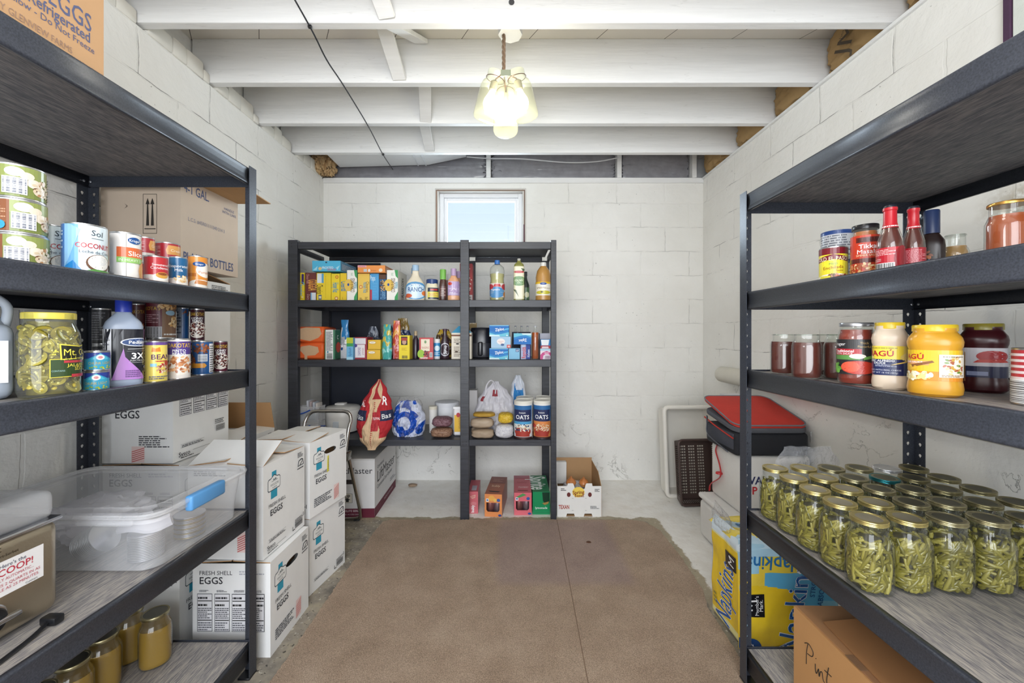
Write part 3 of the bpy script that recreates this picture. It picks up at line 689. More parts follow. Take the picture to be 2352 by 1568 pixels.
# ------------------------------------------------ black wooden rack at the back
bx = lambda px: PX(px, 2.656)
wr = thing('wooden_rack', 'black painted wooden rack in two bays against the back wall under the window', 'shelf unit')
BYF, BYB = 2.656, 3.17
posts = [(661, 683), (1057, 1077), (1265.5, 1278)]
for i, (a, b) in enumerate(posts):
    top = 1.851
    MB().rbox(bx(a), bx(b), BYF, BYF+.038, 0, top, .002, '#333', 1).build('front_post', 'wood_black', wr)
    MB().rbox(bx(b)-.057 if i else bx(a), bx(b) if i else bx(a)+.057, BYB-.038, BYB, 0, 1.80, .002, '#333', 1).build('rear_post', 'wood_black', wr)
WZ = [1.839, 1.455, 1.060, .532]
for k, z in enumerate(WZ):
    hh = .047 if k < 3 else .041
    for (a, b) in ((683, 1057), (1077, 1265.5)):
        MB().rbox(bx(a)-.002*0, bx(b), BYF+.004, BYF+.038, z-hh, z, .002, '#333', 1).build('front_rail', 'wood_black', wr)
    for (a, b) in ((bx(661)+.057, bx(1077)-.057), (bx(1077), bx(1278)-.057)):
        MB().rbox(a, b, BYB-.036, BYB-.004, z-hh-.0, z-.011, .002, '#333', 1).build('rear_rail', 'wood_black', wr)
    MB().box(bx(683), bx(1265.5), BYF+.039, BYB-.039, z-.012, z-.002, '#333').build('shelf_board', 'wood_black', wr)
    MB().box(bx(661), bx(661)+.02, BYF+.039, BYB-.039, z-hh, z-.0125, '#333').build('side_rail', 'wood_black', wr)
    MB().box(bx(1278)-.02, bx(1278), BYF+.039, BYB-.039, z-hh, z-.0125, '#333').build('side_rail', 'wood_black', wr)
    for px in (670, 1063, 1071, 1271):
        for dz in (.012, .032): MB().lathe([(.003, 0), (.003, .0012)], '#15161a', 8, M_=Matrix.Translation((bx(px), BYF-.0003, z-dz)) @ Matrix.Rotation(pi/2, 4, 'X')).build('screw', 'plastic', wr)
tag(MB().box(PX(747, 3.2), PX(876, 3.2), 3.175, 3.19, .655, 1.79, '#2b2f3b').build('dark_board', 'plastic'), 'tall dark navy board standing behind the left bay of the black wooden rack', 'board')
# ------------------------------------------------ product builders
def carton(name, label, cat, x0, x1, y, dep, z, h, col, art=(), side=None, sart=(), top=None, tart=(), rz=0.0, group=None, mat='paper', r=.0012, seed=1, back=None):
    """printed box; x0..x1 its front edge at depth y. art on the front, sart on the visible side, tart on top"""
    w = x1-x0; o = thing_box = None; m = MB(); side = side or col; top = top or col
    m.rbox(-w/2, w/2, 0, dep, 0, h, r, col, 1)
    rgt = (x0+x1)/2 < 0
    for i, f in enumerate(m.f):     # side and top colours
        c = [sum(m.v[k][a] for k in f)/len(f) for a in range(3)]
        if c[2] > h-r*1.2: m.c[i] = lin(top)
        elif c[1] > r*1.2 and c[2] > r: m.c[i] = lin(side)
    m.flat(list(art), (-w/2, 0, 0), (1, 0, 0), (0, 0, 1), w, h, seed)
    if sart:
        if rgt: m.flat(list(sart), (w/2, 0, 0), (0, 1, 0), (0, 0, 1), dep, h, seed+1)
        else: m.flat(list(sart), (-w/2, dep, 0), (0, -1, 0), (0, 0, 1), dep, h, seed+1)
    if tart: m.flat(list(tart), (-w/2, 0, h), (1, 0, 0), (0, 1, 0), w, dep, seed+2)
    return tag(m.build(name, mat, None, ((x0+x1)/2, y, z), rz), label, cat, group)

def pxw(px0, px1, y):
    """centre x and radius of an upright cylinder seen between two columns at depth y"""
    t = ((px0+px1)/2-VX)/F; return PX((px0+px1)/2, y), (px1-px0)/2*y/F/sqrt(1+t*t)

def can(name, label, x, y, z, r, h, art, col='#ddd', twist=0.0, group=None, lidcol='#c9cacc', ribs=False, seed=1, span=pi*1.15, cat='can', plid=None):
    t = thing(name, label, cat, (x, y, z), face_cam(x, y)+twist, group)
    pr = [(r*.985, .004), (r*.985, h-.004)]
    if ribs: pr = [(r*.985-(.0007 if i % 2 else 0), .004+(h-.008)*i/14) for i in range(15)]
    MB().lathe(pr, col, 36).wrap(art, r*.985, .004, h-.008, span, seed=seed).build('label_sleeve', 'gloss', t)
    MB().lathe([(r*.96, 0), (r, .0008), (r, .003), (r*.985, .0045)], '#c4c5c8', 36).build('bottom_rim', 'metal', t)
    MB().lathe([(r*.985, h-.0045), (r, h-.003), (r, h-.0006), (r*.975, h), (r*.955, h-.001), (r*.94, h-.003), (r*.5, h-.0032), (.0001, h-.0032)], lidcol, 36).build('lid', plid or 'metal', t)
    return t

def glass_jar(name, label, x, y, z, r, h, fill, fillh, cat='jar', lid='#c8b878', lidmat='metal', art=None, az=(0, 1), glass='glass', twist=0.0, group=None, sq=2.6, neck=.76, wax=None, ring=True, foodmat='food', seed=1, lidh=.0105, span=pi, shoulder=.70, acol=None, lidr=None, inner=None):
    t = thing(name, label, cat, (x, y, z), face_cam(x, y)+twist, group)
    pr = [(r*.78, 0), (r*.92, .002), (r*.99, .010), (r, .018), (r, h*(shoulder-.06)), (r*.985, h*shoulder), (r*.90, h*(shoulder+.065)), (r*neck*1.02, h*(shoulder+.13)), (r*neck, h*(shoulder+.155)), (r*neck, h-.002)]
    MB().lathe(pr, '#fff', 40, sq=sq).build('glass_body', glass, t)
    g_ = .003; fp = [(max(a-g_, .001), max(b, .004)) for a, b in pr if b < fillh]
    fp.append((fp[-1][0], fillh)); fp.append((.0005, fillh))
    if fill: MB().lathe(fp, fill, 36, sq=sq).build('contents', foodmat, t)
    if inner: inner(t, r-g_, fillh)
    if lid:
        lr = lidr or r*neck+.003
        m = MB().lathe([(lr*.99, h-lidh), (lr, h-lidh+.001), (lr, h-.0015), (lr*.97, h), (lr*.86, h), (lr*.84, h-.0008), (.0005, h-.0005)], lid, 36,
                       cols=None if not wax else [lid]*5+[wax])
        m.build('lid', lidmat, t)
    if ring and not lid:
        MB().tube([(r*neck*cos(a), r*neck*sin(a), h-.004) for a in [2*pi*i/30 for i in range(30)]], .0022, '#fff', 6, True).build('rim', glass, t)
    if art:
        z0, z1 = az[0]*h, az[1]*h; mm = MB()
        mm.wrap([('r', 0, 0, 1, 1, acol)]*(1 if acol else 0)+list(art), r*1.004, z0, z1-z0, span, sq=sq, seed=seed); mm.build('label', 'gloss', t)
    return t

def bottle(name, label, x, y, z, prof, body, mat='plastic', cat='bottle', cap=None, art=None, az=(0, 1), ar=None, liquid=None, lh=None, sx=1.0, sy=1.0, sq=2.3, twist=0.0, group=None, seed=1, span=pi, acol=None, capmat='plastic', rotf=True, lmat='food'):
    """prof [(r,z)]; cap (r,z0,z1,colour)"""
    t = thing(name, label, cat, (x, y, z), (face_cam(x, y) if rotf else 0)+twist, group)
    MB().lathe(prof, body, 36, sq=sq, sx=sx, sy=sy).build('bottle_body', mat, t)
    if liquid:
        q = [(max(a-.003, .001), max(b, .003)) for a, b in prof if b < lh]; q += [(q[-1][0], lh), (.0005, lh)]
        MB().lathe(q, liquid, 32, sq=sq, sx=sx, sy=sy).build('contents', lmat, t)
    if cap:
        a, z0, z1, c = cap; MB().lathe([(a, z0), (a*1.0, z1-.003), (a*.92, z1), (.0005, z1)], c, 24).build('cap', capmat, t)
    if art:
        R = ar or max(p[0] for p in prof)
        def rf(zz):
            for (a, b), (c, d) in zip(prof, prof[1:]):
                if b <= zz <= d and d > b: return a+(c-a)*(zz-b)/(d-b)+.0006
            return R
        MB().wrap([('r', 0, 0, 1, 1, acol)]*(1 if acol else 0)+list(art), R, az[0], az[1]-az[0], span, sq=sq, sx=sx, sy=sy, rf=rf, seed=seed).build('label', 'gloss', t)
    return t

def bag(name, label, cat, x, y, z, w, h, d, col, art=(), wp=None, tp=None, rz=0.0, wr=.15, seed=1, mat='film', group=None, n=40, colf=None, lean=0.0, obj=True, parent=None, crimp=True):
    """soft standing bag: wp and tp are width and thickness factors from bottom to top"""
    wp = wp or [.85, 1, 1, .97, .95]; tp = tp or [.55, 1, .9, .5, .04]
    def prof(p, t):
        k = t*(len(p)-1); i = min(int(k), len(p)-2); f = k-i; f = f*f*(3-2*f); return p[i]+(p[i+1]-p[i])*f
    def S(u, v, sgn, off=0.0):      # u,v in -1..1
        t = (v+1)/2; ww = prof(wp, t)*w/2; th = prof(tp, t)*d/2
        prof_u = max(0.0, 1-abs(u)**2.6)**.6
        q = Vector((u*1.6+seed*3.1, v*1.8*h/max(w, .01)*.8, sgn*1.3))
        nz = noise.noise(q*1.5)*.5+noise.noise(q*3.7)*.35+noise.noise(Vector((q.x*7, q.y*2.2, q.z)))*.25
        xx = u*ww*(1+wr*.25*noise.noise(Vector((seed, v*3, 0)))); yy = -sgn*(th*prof_u*(1+wr*nz*1.6)+wr*.05*d*nz)
        return Vector((xx, yy-sgn*off+lean*t, t*h+wr*.04*h*noise.noise(Vector((u*2, v*2, seed)))*t))
    m = MB(); cf = colf or (lambda u, v: col)
    for sgn in (1, -1):
        vs = [S(-1+2*i/n, -1+2*j/n, sgn) for j in range(n+1) for i in range(n+1)]; fs = []; cc = []
        for j in range(n):
            for i in range(n):
                a = j*(n+1)+i; f = (a, a+1, a+n+2, a+n+1); fs.append(f if sgn > 0 else f[::-1]); cc.append(cf((i+.5)/n, (j+.5)/n))
        m.add(vs, fs, cc, True)
    b = [S(-1+2*i/n, -1, s_) for s_ in (1, -1) for i in range(n+1)]
    m.add(b, [(i, n+1+i, n+2+i, i+1) for i in range(n)], cf(.5, 0), True)
    if art: m.art(list(art), w, h, lambda u, v, o: S(2*u/w-1, min(1, 2*v/h-1), 1, o+.0006), .012, seed)
    o = m.build(name, mat, parent, (x, y, z), rz)
    return tag(o, label, cat, group) if obj else o

def dome_heap(m, w, d, h, col, seed, wr=.15, n=26, c=(0, 0, 0), p=2.6):
    vs = []; fs = []
    for j in range(n+1):
        th = pi*j/n
        for i in range(n*2):
            ph = pi*i/n; q = Vector((sin(th)*cos(ph), sin(th)*sin(ph), cos(th))); k = (abs(q.x)**p+abs(q.y)**p+abs(q.z)**p)**(-1/p); q2 = q*k
            s_ = 1+wr*noise.fractal(q*2.2+Vector((seed*5, 0, 0)), .7, 2, 4)
            vs.append((c[0]+q2.x*w/2*s_, c[1]+q2.y*d/2*s_, c[2]+max(-h/2, q2.z*h/2*s_)+h/2))
    for j in range(n):
        for i in range(n*2): a = j*n*2+i; b = j*n*2+(i+1) % (n*2); fs.append((a, a+n*2, b+n*2, b))
    return m.add(vs, fs, col, True)

# ------------------------------------------------ egg cases
W_, K_ = '#f1f0ee', '#33343a'
LOGO = [('r', .16, .60, .30, .70, '#2f9dbb'), ('r', .18, .845, .28, .90, '#2f9dbb'), ('p', [(.11, .69), (.35, .69), (.37, .71), (.37, .81), (.35, .83), (.30, .835), (.23, .865), (.16, .835), (.11, .83), (.09, .81), (.09, .71)], '#4b565c'),
        ('p', [(.115, .70), (.345, .70), (.36, .715), (.36, .805), (.345, .82), (.30, .825), (.23, .853), (.16, .825), (.115, .82), (.10, .805), (.10, .715)], '#f4f4f2'),
        ('t', 'WHOLESOME', .24, .755, .028, '#3f4a50', 0, .18), ('t', 'FARMS', .24, .72, .020, '#3f4a50'), ('r', .17, .79, .31, .795, '#5a6468'), ('p', [(.20, .80), (.22, .82), (.24, .805), (.26, .825), (.28, .80)], '#5a6468')]
MARK = [('l', .80, .90, .95, .965, 4, '#54555b'), ('p', [(.80, .79), (.83, .86), (.90, .875), (.95, .86), (.965, .79)], '#40424a'), ('p', [(.82, .80), (.845, .85), (.90, .86), (.935, .85), (.945, .80)], '#f1f0ee'),
        ('p', [(.85, .80), (.92, .85), (.93, .84), (.88, .80)], '#40424a'), ('l', .79, .755, .96, .78, 1, '#54555b')]
NAME = [('t', 'FRESH SHELL', .30, .535, .040, K_, 0, .40), ('t', 'EGGS', .28, .455, .068, K_, 0, .36, .012)]
HATCH = [('r', .62, .06, .76, .27, '#f3d9d5'), ('h', .62, .06, .76, .27, 7, '#cf6a68')]
FINE = [('l', .10, .12, .56, .24, 5, '#4c4d54')]
CODE = [('r', .66, .05, .67, .10, '#222'), ('r', .66, .05, .72, .06, '#222'), ('r', .94, .14, .95, .19, '#222'), ('bh', .72, .06, .92, .12, '#3b3c42'), ('l', .72, .125, .93, .17, 3, '#3b3c42')]
SYS = [('t', 'Sysco', .16, .09, .045, '#2f3036', 0, None, .008), ('r', .08, .055, .5, .058, '#444'), ('l', .08, .03, .4, .05, 1, '#555')]
BOXED = [('r', .1, .17, .5, .172, '#555'), ('r', .1, .135, .5, .137, '#555'), ('l', .12, .14, .48, .168, 2, '#4c4d54')]
def facts(u, n=4, v0=.28, v1=.68):
    a = []
    for i in range(n):
        x = u+i*.225; a += [('r', x, v0, x+.195, v1, '#55565c'), ('r', x+.006, v0+.006, x+.189, v1-.006, '#ecebee'), ('l', x+.012, v1-.055, x+.185, v1-.015, 1, '#2a2b30'), ('r', x+.01, v1-.08, x+.187, v1-.07, '#333'),
            ('l', x+.012, v1-.13, x+.18, v1-.09, 1, '#222'), ('l', x+.012, v0+.14, x+.185, v1-.14, 6, '#5b5c63'), ('r', x+.01, v0+.115, x+.187, v0+.125, '#333'), ('l', x+.012, v0+.015, x+.185, v0+.11, 4, '#6b6c73'), ('l', x+.03, v1+.02, x+.16, v1+.045, 2, '#7a7b82')]
    return a
NF = [('t', 'FRESH SHELL', .30, .90, .045, K_, 0, .42), ('t', 'EGGS', .24, .82, .075, K_, 0, .34, .012), ('l', .60, .88, .92, .93, 2, '#b9bac2')]+facts(.06)+[('r', .06, .03, .46, .10, '#666'), ('r', .065, .035, .455, .095, '#ecebee'), ('l', .075, .045, .44, .09, 2, '#5c5d63')]
SHIP = [('l', .08, .90, .5, .96, 3, '#6d6e75')]
def eggcase(label, x, y, z, rz, near, aisle, w=.296, l=.288, h=.358, hole=True, flaps=None, group=None):
    """x,y = near aisle-side corner; body runs to -x and +y before rotation"""
    t = thing('egg_case', label, 'box', (x, y, z), rz, group)
    m = MB()
    for (O, U) in (((-w, 0, 0), (1, 0, 0)), ((-w, l, 0), (1, 0, 0))):
        pass
    col = '#f3f3f2'
    m.add([(-w, 0, 0), (0, 0, 0), (0, 0, h), (-w, 0, h)], [(0, 1, 2, 3)], col)
    m.add([(-w, l, 0), (0, l, 0), (0, l, h), (-w, l, h)], [(3, 2, 1, 0)], col)
    m.add([(-w, 0, 0), (-w, l, 0), (-w, l, h), (-w, 0, h)], [(0, 3, 2, 1)][::1], col)
    m.add([(-w, 0, 0), (0, 0, 0), (0, l, 0), (-w, l, 0)], [(3, 2, 1, 0)], col)
    cu, cv = l*.53, h*.80
    hl = [(cu+.036*cos(a)*1.0+(.010 if cos(a) > 0 else -.010), cv+.013*sin(a)) for a in [2*pi*i/20 for i in range(20)]] if hole else []
    pts, tr = tess([(0, 0), (l, 0), (l, h), (0, h)], [hl] if hole else [])
    m.add([(0, a, b) for a, b in pts], tr, col)
    if hole: m.rbox(-.03, -.028, cu-.07, cu+.07, cv-.03, cv+.03, .0005, '#6b5138', 1)
    m.flat(near, (-w, 0, 0), (1, 0, 0), (0, 0, 1), w, h, 3)
    m.flat(aisle, (0, 0, 0), (0, 1, 0), (0, 0, 1), l, h, 5)
    m.build('carton_body', 'paper', t)
    # top flaps: closed pair, or opened ones
    def flap(p0, p1, L, ang, inward, c1=col, c2='#b98f63', art=None):
        """hinge p0-p1 along the top; ang 0 = lying flat inward, 90 = upright, 180+ = folded outward"""
        p0, p1 = Vector(p0), Vector(p1); ax = (p1-p0).normalized(); iv = Vector(inward)
        dr = (iv*cos(radians(ang))+Vector((0, 0, 1))*sin(radians(ang))).normalized(); nn = ax.cross(dr)
        if nn.z < 0 and ang < 90: nn = -nn
        q = MB(); a, b, c_, d = p0+dr*0, p1+dr*0, p1+dr*L-ax*.004, p0+dr*L+ax*.004; e = nn*.0035
        up = nn
        if ang > 90: up = nn if nn.dot(iv) < 0 else -nn
        vs = [a, b, c_, d, a+up*.0035, b+up*.0035, c_+up*.0035, d+up*.0035]
        q.add(vs, [(0, 3, 2, 1), (4, 5, 6, 7), (0, 1, 5, 4), (1, 2, 6, 5), (2, 3, 7, 6), (3, 0, 4, 7)], [c2, c1, c1, c2, c2, c2])
        bm_o = q.build('flap', 'paper', t); bm = bmesh.new(); bm.from_mesh(bm_o.data); bmesh.ops.recalc_face_normals(bm, faces=bm.faces[:]); bm.to_mesh(bm_o.data); bm.free()
    fl = flaps or {'a': 3, 'b': 3}
    E = {'a': ((0, 0, h), (0, l, h), (-1, 0, 0), w*.49), 'b': ((-w, 0, h), (-w, l, h), (1, 0, 0), w*.49), 'n': ((-w, 0, h), (0, 0, h), (0, 1, 0), l*.5), 'f': ((-w, l, h), (0, l, h), (0, -1, 0), l*.5)}
    for k, ang in fl.items(): flap(E[k][0], E[k][1], E[k][3], ang, E[k][2])
    return t
R_ = radians
EG = 'white egg cases stacked behind the left rack'
eggcase('white egg case on the floor nearest the left rack post, lowest of the front stack', -.914, 1.532, 0, R_(0), NF, LOGO+MARK+NAME+HATCH+FINE, flaps={'a': 2, 'b': 2}, group=EG)
eggcase('white egg case with opened flaps on top of the front stack beside the rack post', -.944, 1.536, .3675, R_(-2), SHIP+[('r', .66, .08, .80, .30, '#f3d9d5'), ('h', .66, .08, .80, .30, 7, '#cf6a68'), ('l', .2, .3, .6, .4, 3, '#666')], LOGO+MARK+NAME+BOXED+SYS+CODE, hole=False, flaps={'n': 28, 'a': 4, 'b': 8, 'f': 5}, h=.354, group=EG)
eggcase('white egg case on the floor in the second stack, by the chrome step stool', -.945, 1.890, 0, R_(-10), SHIP+CODE, LOGO+MARK+NAME+BOXED+CODE, hole=False, flaps={'a': 2, 'b': 2}, group=EG)
eggcase('white egg case with yellow tape and a hand hole on top of the second stack', -.936, 1.875, .3675, R_(-11), SHIP+CODE, LOGO+MARK+NAME+FINE+HATCH+[('p', [(.43, .50), (.475, .52), (.475, .74), (.44, .73)], '#e8dc3c'), ('bh', .455, .55, .47, .70, '#333')], flaps={'a': 2, 'b': 4, 'n': 6}, h=.352, group=EG)
eggcase('white egg case on the floor behind the amber jars, against the left wall', -1.262, 1.535, 0, 0, SHIP+MARK, LOGO+NAME+MARK, hole=False, w=.29, group=EG)
eggcase('white egg case second from the floor of the wall stack, behind the clear storage tub', -1.262, 1.532, .3705, 0, NF, MARK+LOGO+NAME, hole=False, w=.29, flaps={'a': 2, 'b': 2}, group=EG)
FOUR = facts(.10, 4, .48, .84)+BOXED+[('t', 'Sysco', .16, .07, .05, '#2f3036', 0, None, .008), ('r', .3, .075, .6, .078, '#666'), ('l', .10, .025, .4, .045, 1, '#555'), ('bh', .72, .20, .90, .27, '#444'), ('l', .70, .29, .88, .35, 3, '#666')]
eggcase('white egg case with red hatching and fine print, third up in the wall stack', -1.283, 1.53, .739, 0, [('t', 'EGGS', .36, .52, .085, K_, 0, .34, .012), ('l', .52, .17, .95, .30, 6, '#3f4046'), ('r', .42, .01, .60, .18, '#f3d9d5'), ('h', .42, .01, .60, .18, 6, '#cf6a68'), ('t', 'FRESH SHELL', .4, .62, .045, K_, 0, .42)], FOUR, hole=False, w=.27, l=.30, group=EG)
eggcase('white egg case under the big brown bottle carton, with a raised inner flap', -1.275, 1.53, 1.1085, 0, SHIP, MARK+[('l', .62, .91, .9, .97, 3, '#777')], hole=False, w=.27, l=.30, h=.345, flaps={'f': 12, 'b': 3}, group=EG)
eggcase('white egg case on the floor hidden behind the second stack near the left wall', -1.27, 1.86, 0, 0, SHIP, NAME, hole=False, w=.29, group=EG)
eggcase('open white egg case with a brown flap standing up beside the left wall', -1.262, 1.862, .3705, 0, SHIP, NAME+MARK, hole=False, w=.29, flaps={'f': 78, 'a': 6, 'n': 10, 'b': 82}, group=EG)

# tan 4-1 gal carton on top of the wall stack
t = thing('bottle_carton', 'large tan gallon bottle carton with blue lettering and open top flap behind the left rack', 'box', (-1.242, 1.515, 1.487), 0)
m = MB(); w, l, h = .30, .318, .335
m.box(-w, 0, 0, l, 0, h, '#cbb9a6'); BL_ = '#3f4f7c'
m.flat([('r', .53, .36, .535, .80, '#2a2520'), ('r', .70, .36, .705, .80, '#2a2520'), ('r', .53, .80, .705, .805, '#2a2520'), ('r', .53, .36, .705, .365, '#2a2520'), ('r', .55, .41, .69, .42, '#2a2520')]
       +[q for x in (.59, .65) for q in (('p', [(x-.025, .69), (x+.025, .69), (x, .76)], '#2a2520'), ('p', [(x-.018, .45), (x+.018, .45), (x+.007, .69), (x-.007, .69)], '#2a2520'))]
       +[('t', '4-1 GAL. PLASTIC', .38, .965, .05, '#2a2520', 0, .62, .01), ('p', [(.30, .70), (.34, .67), (.30, .64), (.33, .67)], '#3a332c')], (-w, 0, 0), (1, 0, 0), (0, 0, 1), w, h)
m.flat([('t', '4-1 GAL.', .25, .91, .11, BL_, 0, .40, .01), ('t', 'HANDLE', .82, .86, .035, BL_), ('t', 'WITH CARE', .82, .81, .035, BL_), ('t', 'L.C.S. #45R01111340 214 3', .42, .56, .045, '#7d7f92', 0, .62), ('t', 'PLASTIC BOTTLES', .47, .12, .11, BL_, 0, .86, .01)],
       (0, 0, 0), (0, 1, 0), (0, 0, 1), l, h); m.build('carton_body', 'paper', t)
q = MB(); q.add([(0, 0, h), (0, l, h), (.12, l+.05, h+.015), (.13, .02, h+.03), (0, 0, h+.004), (0, l, h+.004), (.12, l+.05, h+.019), (.13, .02, h+.034)], [(3, 2, 1, 0), (4, 5, 6, 7), (0, 1, 5, 4), (1, 2, 6, 5), (2, 3, 7, 6), (3, 0, 4, 7)], '#c09a6d')
q.build('flap', 'paper', t)
m = MB(); m.box(-w, 0, -.002, 0, h-.0, h+.1, '#b8997a'); m.build('flap', 'paper', t)
# kraft carton on top of the left rack
t = thing('kraft_carton', 'kraft egg carton with blue lettering on the top shelf of the left rack', 'box', (XLF-.020, .63, LZ[0]-.0052), 0)
m = MB(); w, l, h = .30, .31, .31; m.box(-w, 0, 0, l, 0, h, '#c39a70'); INK = '#565d80'
m.flat([('t', 'SHELL EGGS', .60, .37, .13, INK, 0, .62, .006), ('t', 'Keep Refrigerated', .62, .262, .075, INK, 0, .56, .012), ('t', '45 Below - Do Not Freeze', .63, .185, .045, INK, 0, .60), ('t', 'PACKED BY GLENVIEW FARMS', .48, .085, .045, '#9c7d6b', 0, .60), ('t', 'COLUMBIA, MD 21045', .88, .04, .028, '#9c7d6b', 0, .22)],
       (0, 0, 0), (0, 1, 0), (0, 0, 1), l, h); m.build('carton_body', 'paper', t)
MB().box(-w, 0, 0, l/2-.001, h, h+.004, '#c69b70').build('flap', 'paper', t); MB().box(-w, 0, l/2+.001, l, h, h+.004, '#c69b70').build('flap', 'paper', t)

# ------------------------------------------------ left rack, second shelf: cans
ZB = -.0054
def LC(name, label, px0, px1, X, ptop, pbot, z, art, **k):
    c = (px0+px1)/2; y = X*F/(c-VX); x, r = pxw(px0, px1, y); h = (pbot-ptop)*y/F
    return can(name, label, x, y, z, r, h, art, **k)
z = LZ[1]+ZB
MUSH = [('r', .0, 0, .24, 1, '#8a5230'), ('l', .02, .25, .20, .9, 8, '#b98f70'), ('r', .24, 0, 1, 1, '#7c8846'), ('r', .24, .6, 1, 1, '#8f9a55'), ('e', .38, .80, .10, .15, '#efe6d8'), ('e', .50, .72, .08, .12, '#e5d8c4'), ('e', .58, .50, .09, .15, '#eadfce'), ('e', .66, .28, .10, .17, '#e2d2bd'),
        ('e', .60, .33, .04, .07, '#7a5238'), ('s', .72, .35, .16, .30, 26, .03, ['#efe4d2', '#d9c6a8', '#e8dcc4', '#b98d62']), ('r', .26, .08, .50, .62, '#f1f1f3'), ('bh', .27, .12, .49, .58, '#3c4660'), ('l', .85, .1, .97, .9, 9, '#6a6f3a'), ('e', .15, .18, .055, .14, '#2e9ccb')]
x, y = PX(50, .845), .845
t = can('mushroom_can', 'bottom can of sliced mushrooms in the stack of three at the left edge', x, y, z, .0385, .0705, MUSH, '#8f9c52', group='stacked mushroom cans', twist=.25)
dup(t, (x-.004, y, z+.0708), t.rotation_euler[2]+.33, 'middle can of the three stacked mushroom cans, turned to show brown nutrition print')
dup(t, (x-.007, y, z+.1416), t.rotation_euler[2]+.05, 'topmost can of the three stacked mushroom cans at the left edge')
COCO = [('r', 0, 0, .22, 1, '#2f6fb5'), ('r', .22, 0, .42, 1, '#6fa8d6'), ('r', .42, 0, 1, 1, '#dbe9f0'), ('p', [(.1, .0), (.5, .0), (.35, .25)], '#2a7fc0'), ('l', .02, .5, .18, .9, 6, '#bcd4ea'), ('p', [(.30, .30), (.45, .9), (.30, 1), (.22, 1), (.22, .1)], '#8fbce0'),
        ('t', 'Sol', .66, .85, .12, '#20303f', -5), ('r', .58, .73, .76, .74, '#20303f'), ('t', 'COCONUT', .63, .58, .105, '#b8333c', 0, .50, .02), ('t', 'Leche de Coco', .66, .45, .065, '#3c4c60', 0, .46), ('e', .70, .22, .19, .19, '#6d4a33'), ('e', .70, .24, .165, .16, '#f7f5f0'), ('e', .70, .27, .12, .09, '#e6e6e4'), ('p', [(.4, 0), (1, 0), (1, .07), (.6, .09)], '#5d9a4c')]
a = LC('coconut_milk_can', 'blue and white coconut milk can in front, next to the mushroom cans', 141, 249, -.99, 517, 632, z, COCO, col='#4b8ac6', group='coconut milk cans', span=pi*1.1, twist=.0)
dup(a, (-1.075, .945, z), a.rotation_euler[2]-.15, 'coconut milk can half hidden between the mushroom stack and the front coconut can')
LC('sliced_fruit_can', 'white can of sliced fruit with orange and green bands right of the coconut milk', 251, 327, -.985, 534, 643, z, [('r', .50, 0, .51, 1, '#aaa7a2'), ('r', .34, .48, 1, .70, '#d4683a'), ('r', .34, .36, 1, .48, '#8fbf66'), ('t', 'Sliced', .72, .57, .11, '#fbeee6', 0, .36, .015), ('t', 'IN HEAVY SYRUP', .68, .42, .06, '#e9f3dc', 0, .6), ('e', .66, .86, .13, .075, '#24518f'), ('t', 'Kroger', .66, .86, .06, '#fff', 0, .2), ('e', .9, .20, .16, .22, '#dda05c'), ('e', .9, .2, .1, .14, '#e9b877'), ('l', .1, .1, .3, .16, 2, '#999')], col='#e9e4de', ribs=True)
LC('condensed_milk_can', 'red and white condensed milk can in the front row', 330, 387, -.985, 586, 652, z, [('r', 0, .33, 1, 1, '#bb2d35'), ('r', 0, 0, 1, .33, '#e9e2dc'), ('t', 'Sweetened', .62, .72, .09, '#fff', 0, .5), ('t', 'Condensed', .62, .60, .10, '#fff', 0, .55), ('e', .66, .26, .24, .14, '#f3f0ea'), ('e', .66, .32, .17, .12, '#d9a046'), ('e', .66, .37, .12, .05, '#8a4a22'), ('l', .15, .1, .35, .2, 3, '#b56')], col='#bb2d35')
LC('evaporated_milk_can', 'blue evaporated milk can between the red can and the orange can', 388, 431, -.99, 585, 657, z, [('r', 0, .30, 1, 1, '#20608f'), ('r', 0, 0, 1, .30, '#ddd8d2'), ('t', 'Evaporated', .52, .72, .10, '#fff', 0, .9), ('t', 'Milk', .52, .58, .10, '#fff'), ('e', .6, .18, .32, .14, '#efeae4'), ('s', .6, .28, .2, .12, 20, .06, ['#c98a4c', '#e3c08a', '#f2e3c4']), ('b', .05, .05, .22, .18, '#333')], col='#20608f')
LC('pumpkin_can', 'orange pumpkin can at the right end of the front row of cans', 432, 477, -.99, 583, 663, z, [('r', 0, 0, 1, 1, '#d98b35'), ('e', .75, .6, .3, .22, '#f1e9df'), ('t', 'Pumpkin', .74, .54, .08, '#c9722a', 0, .5), ('e', .55, .78, .20, .075, '#24518f'), ('t', 'Kroger', .55, .78, .05, '#fff', 0, .3), ('r', 0, .40, .45, .5, '#b86a24'), ('e', .6, .15, .42, .16, '#efe6dc'), ('p', [(.4, .18), (.8, .14), (.85, .26), (.45, .30)], '#c98243')], col='#d98b35', cat='can')
RED = [('r', 0, .38, 1, 1, '#b32c38'), ('r', 0, 0, 1, .38, '#e3ddd6'), ('l', .05, .45, .32, .9, 6, '#d99a9a'), ('p', [(.48, .5), (.9, .5), (.95, .7), (.9, .92), (.5, .92), (.45, .7)], '#e3a55c'), ('t', 'Cream', .70, .70, .12, '#fff3dc', 0, .3), ('e', .85, .15, .18, .2, '#e8cf9f'), ('l', .1, .08, .5, .28, 3, '#777')]
def tower(label, px0, px1, X, ptop, pbot, art, col, name='soup_can'):
    c = (px0+px1)/2; y = X*F/(c-VX); x, r = pxw(px0, px1, y); h = (pbot-ptop)*y/F
    return can(name, label, x, y, PZ(pbot, y), r, h, art, col)
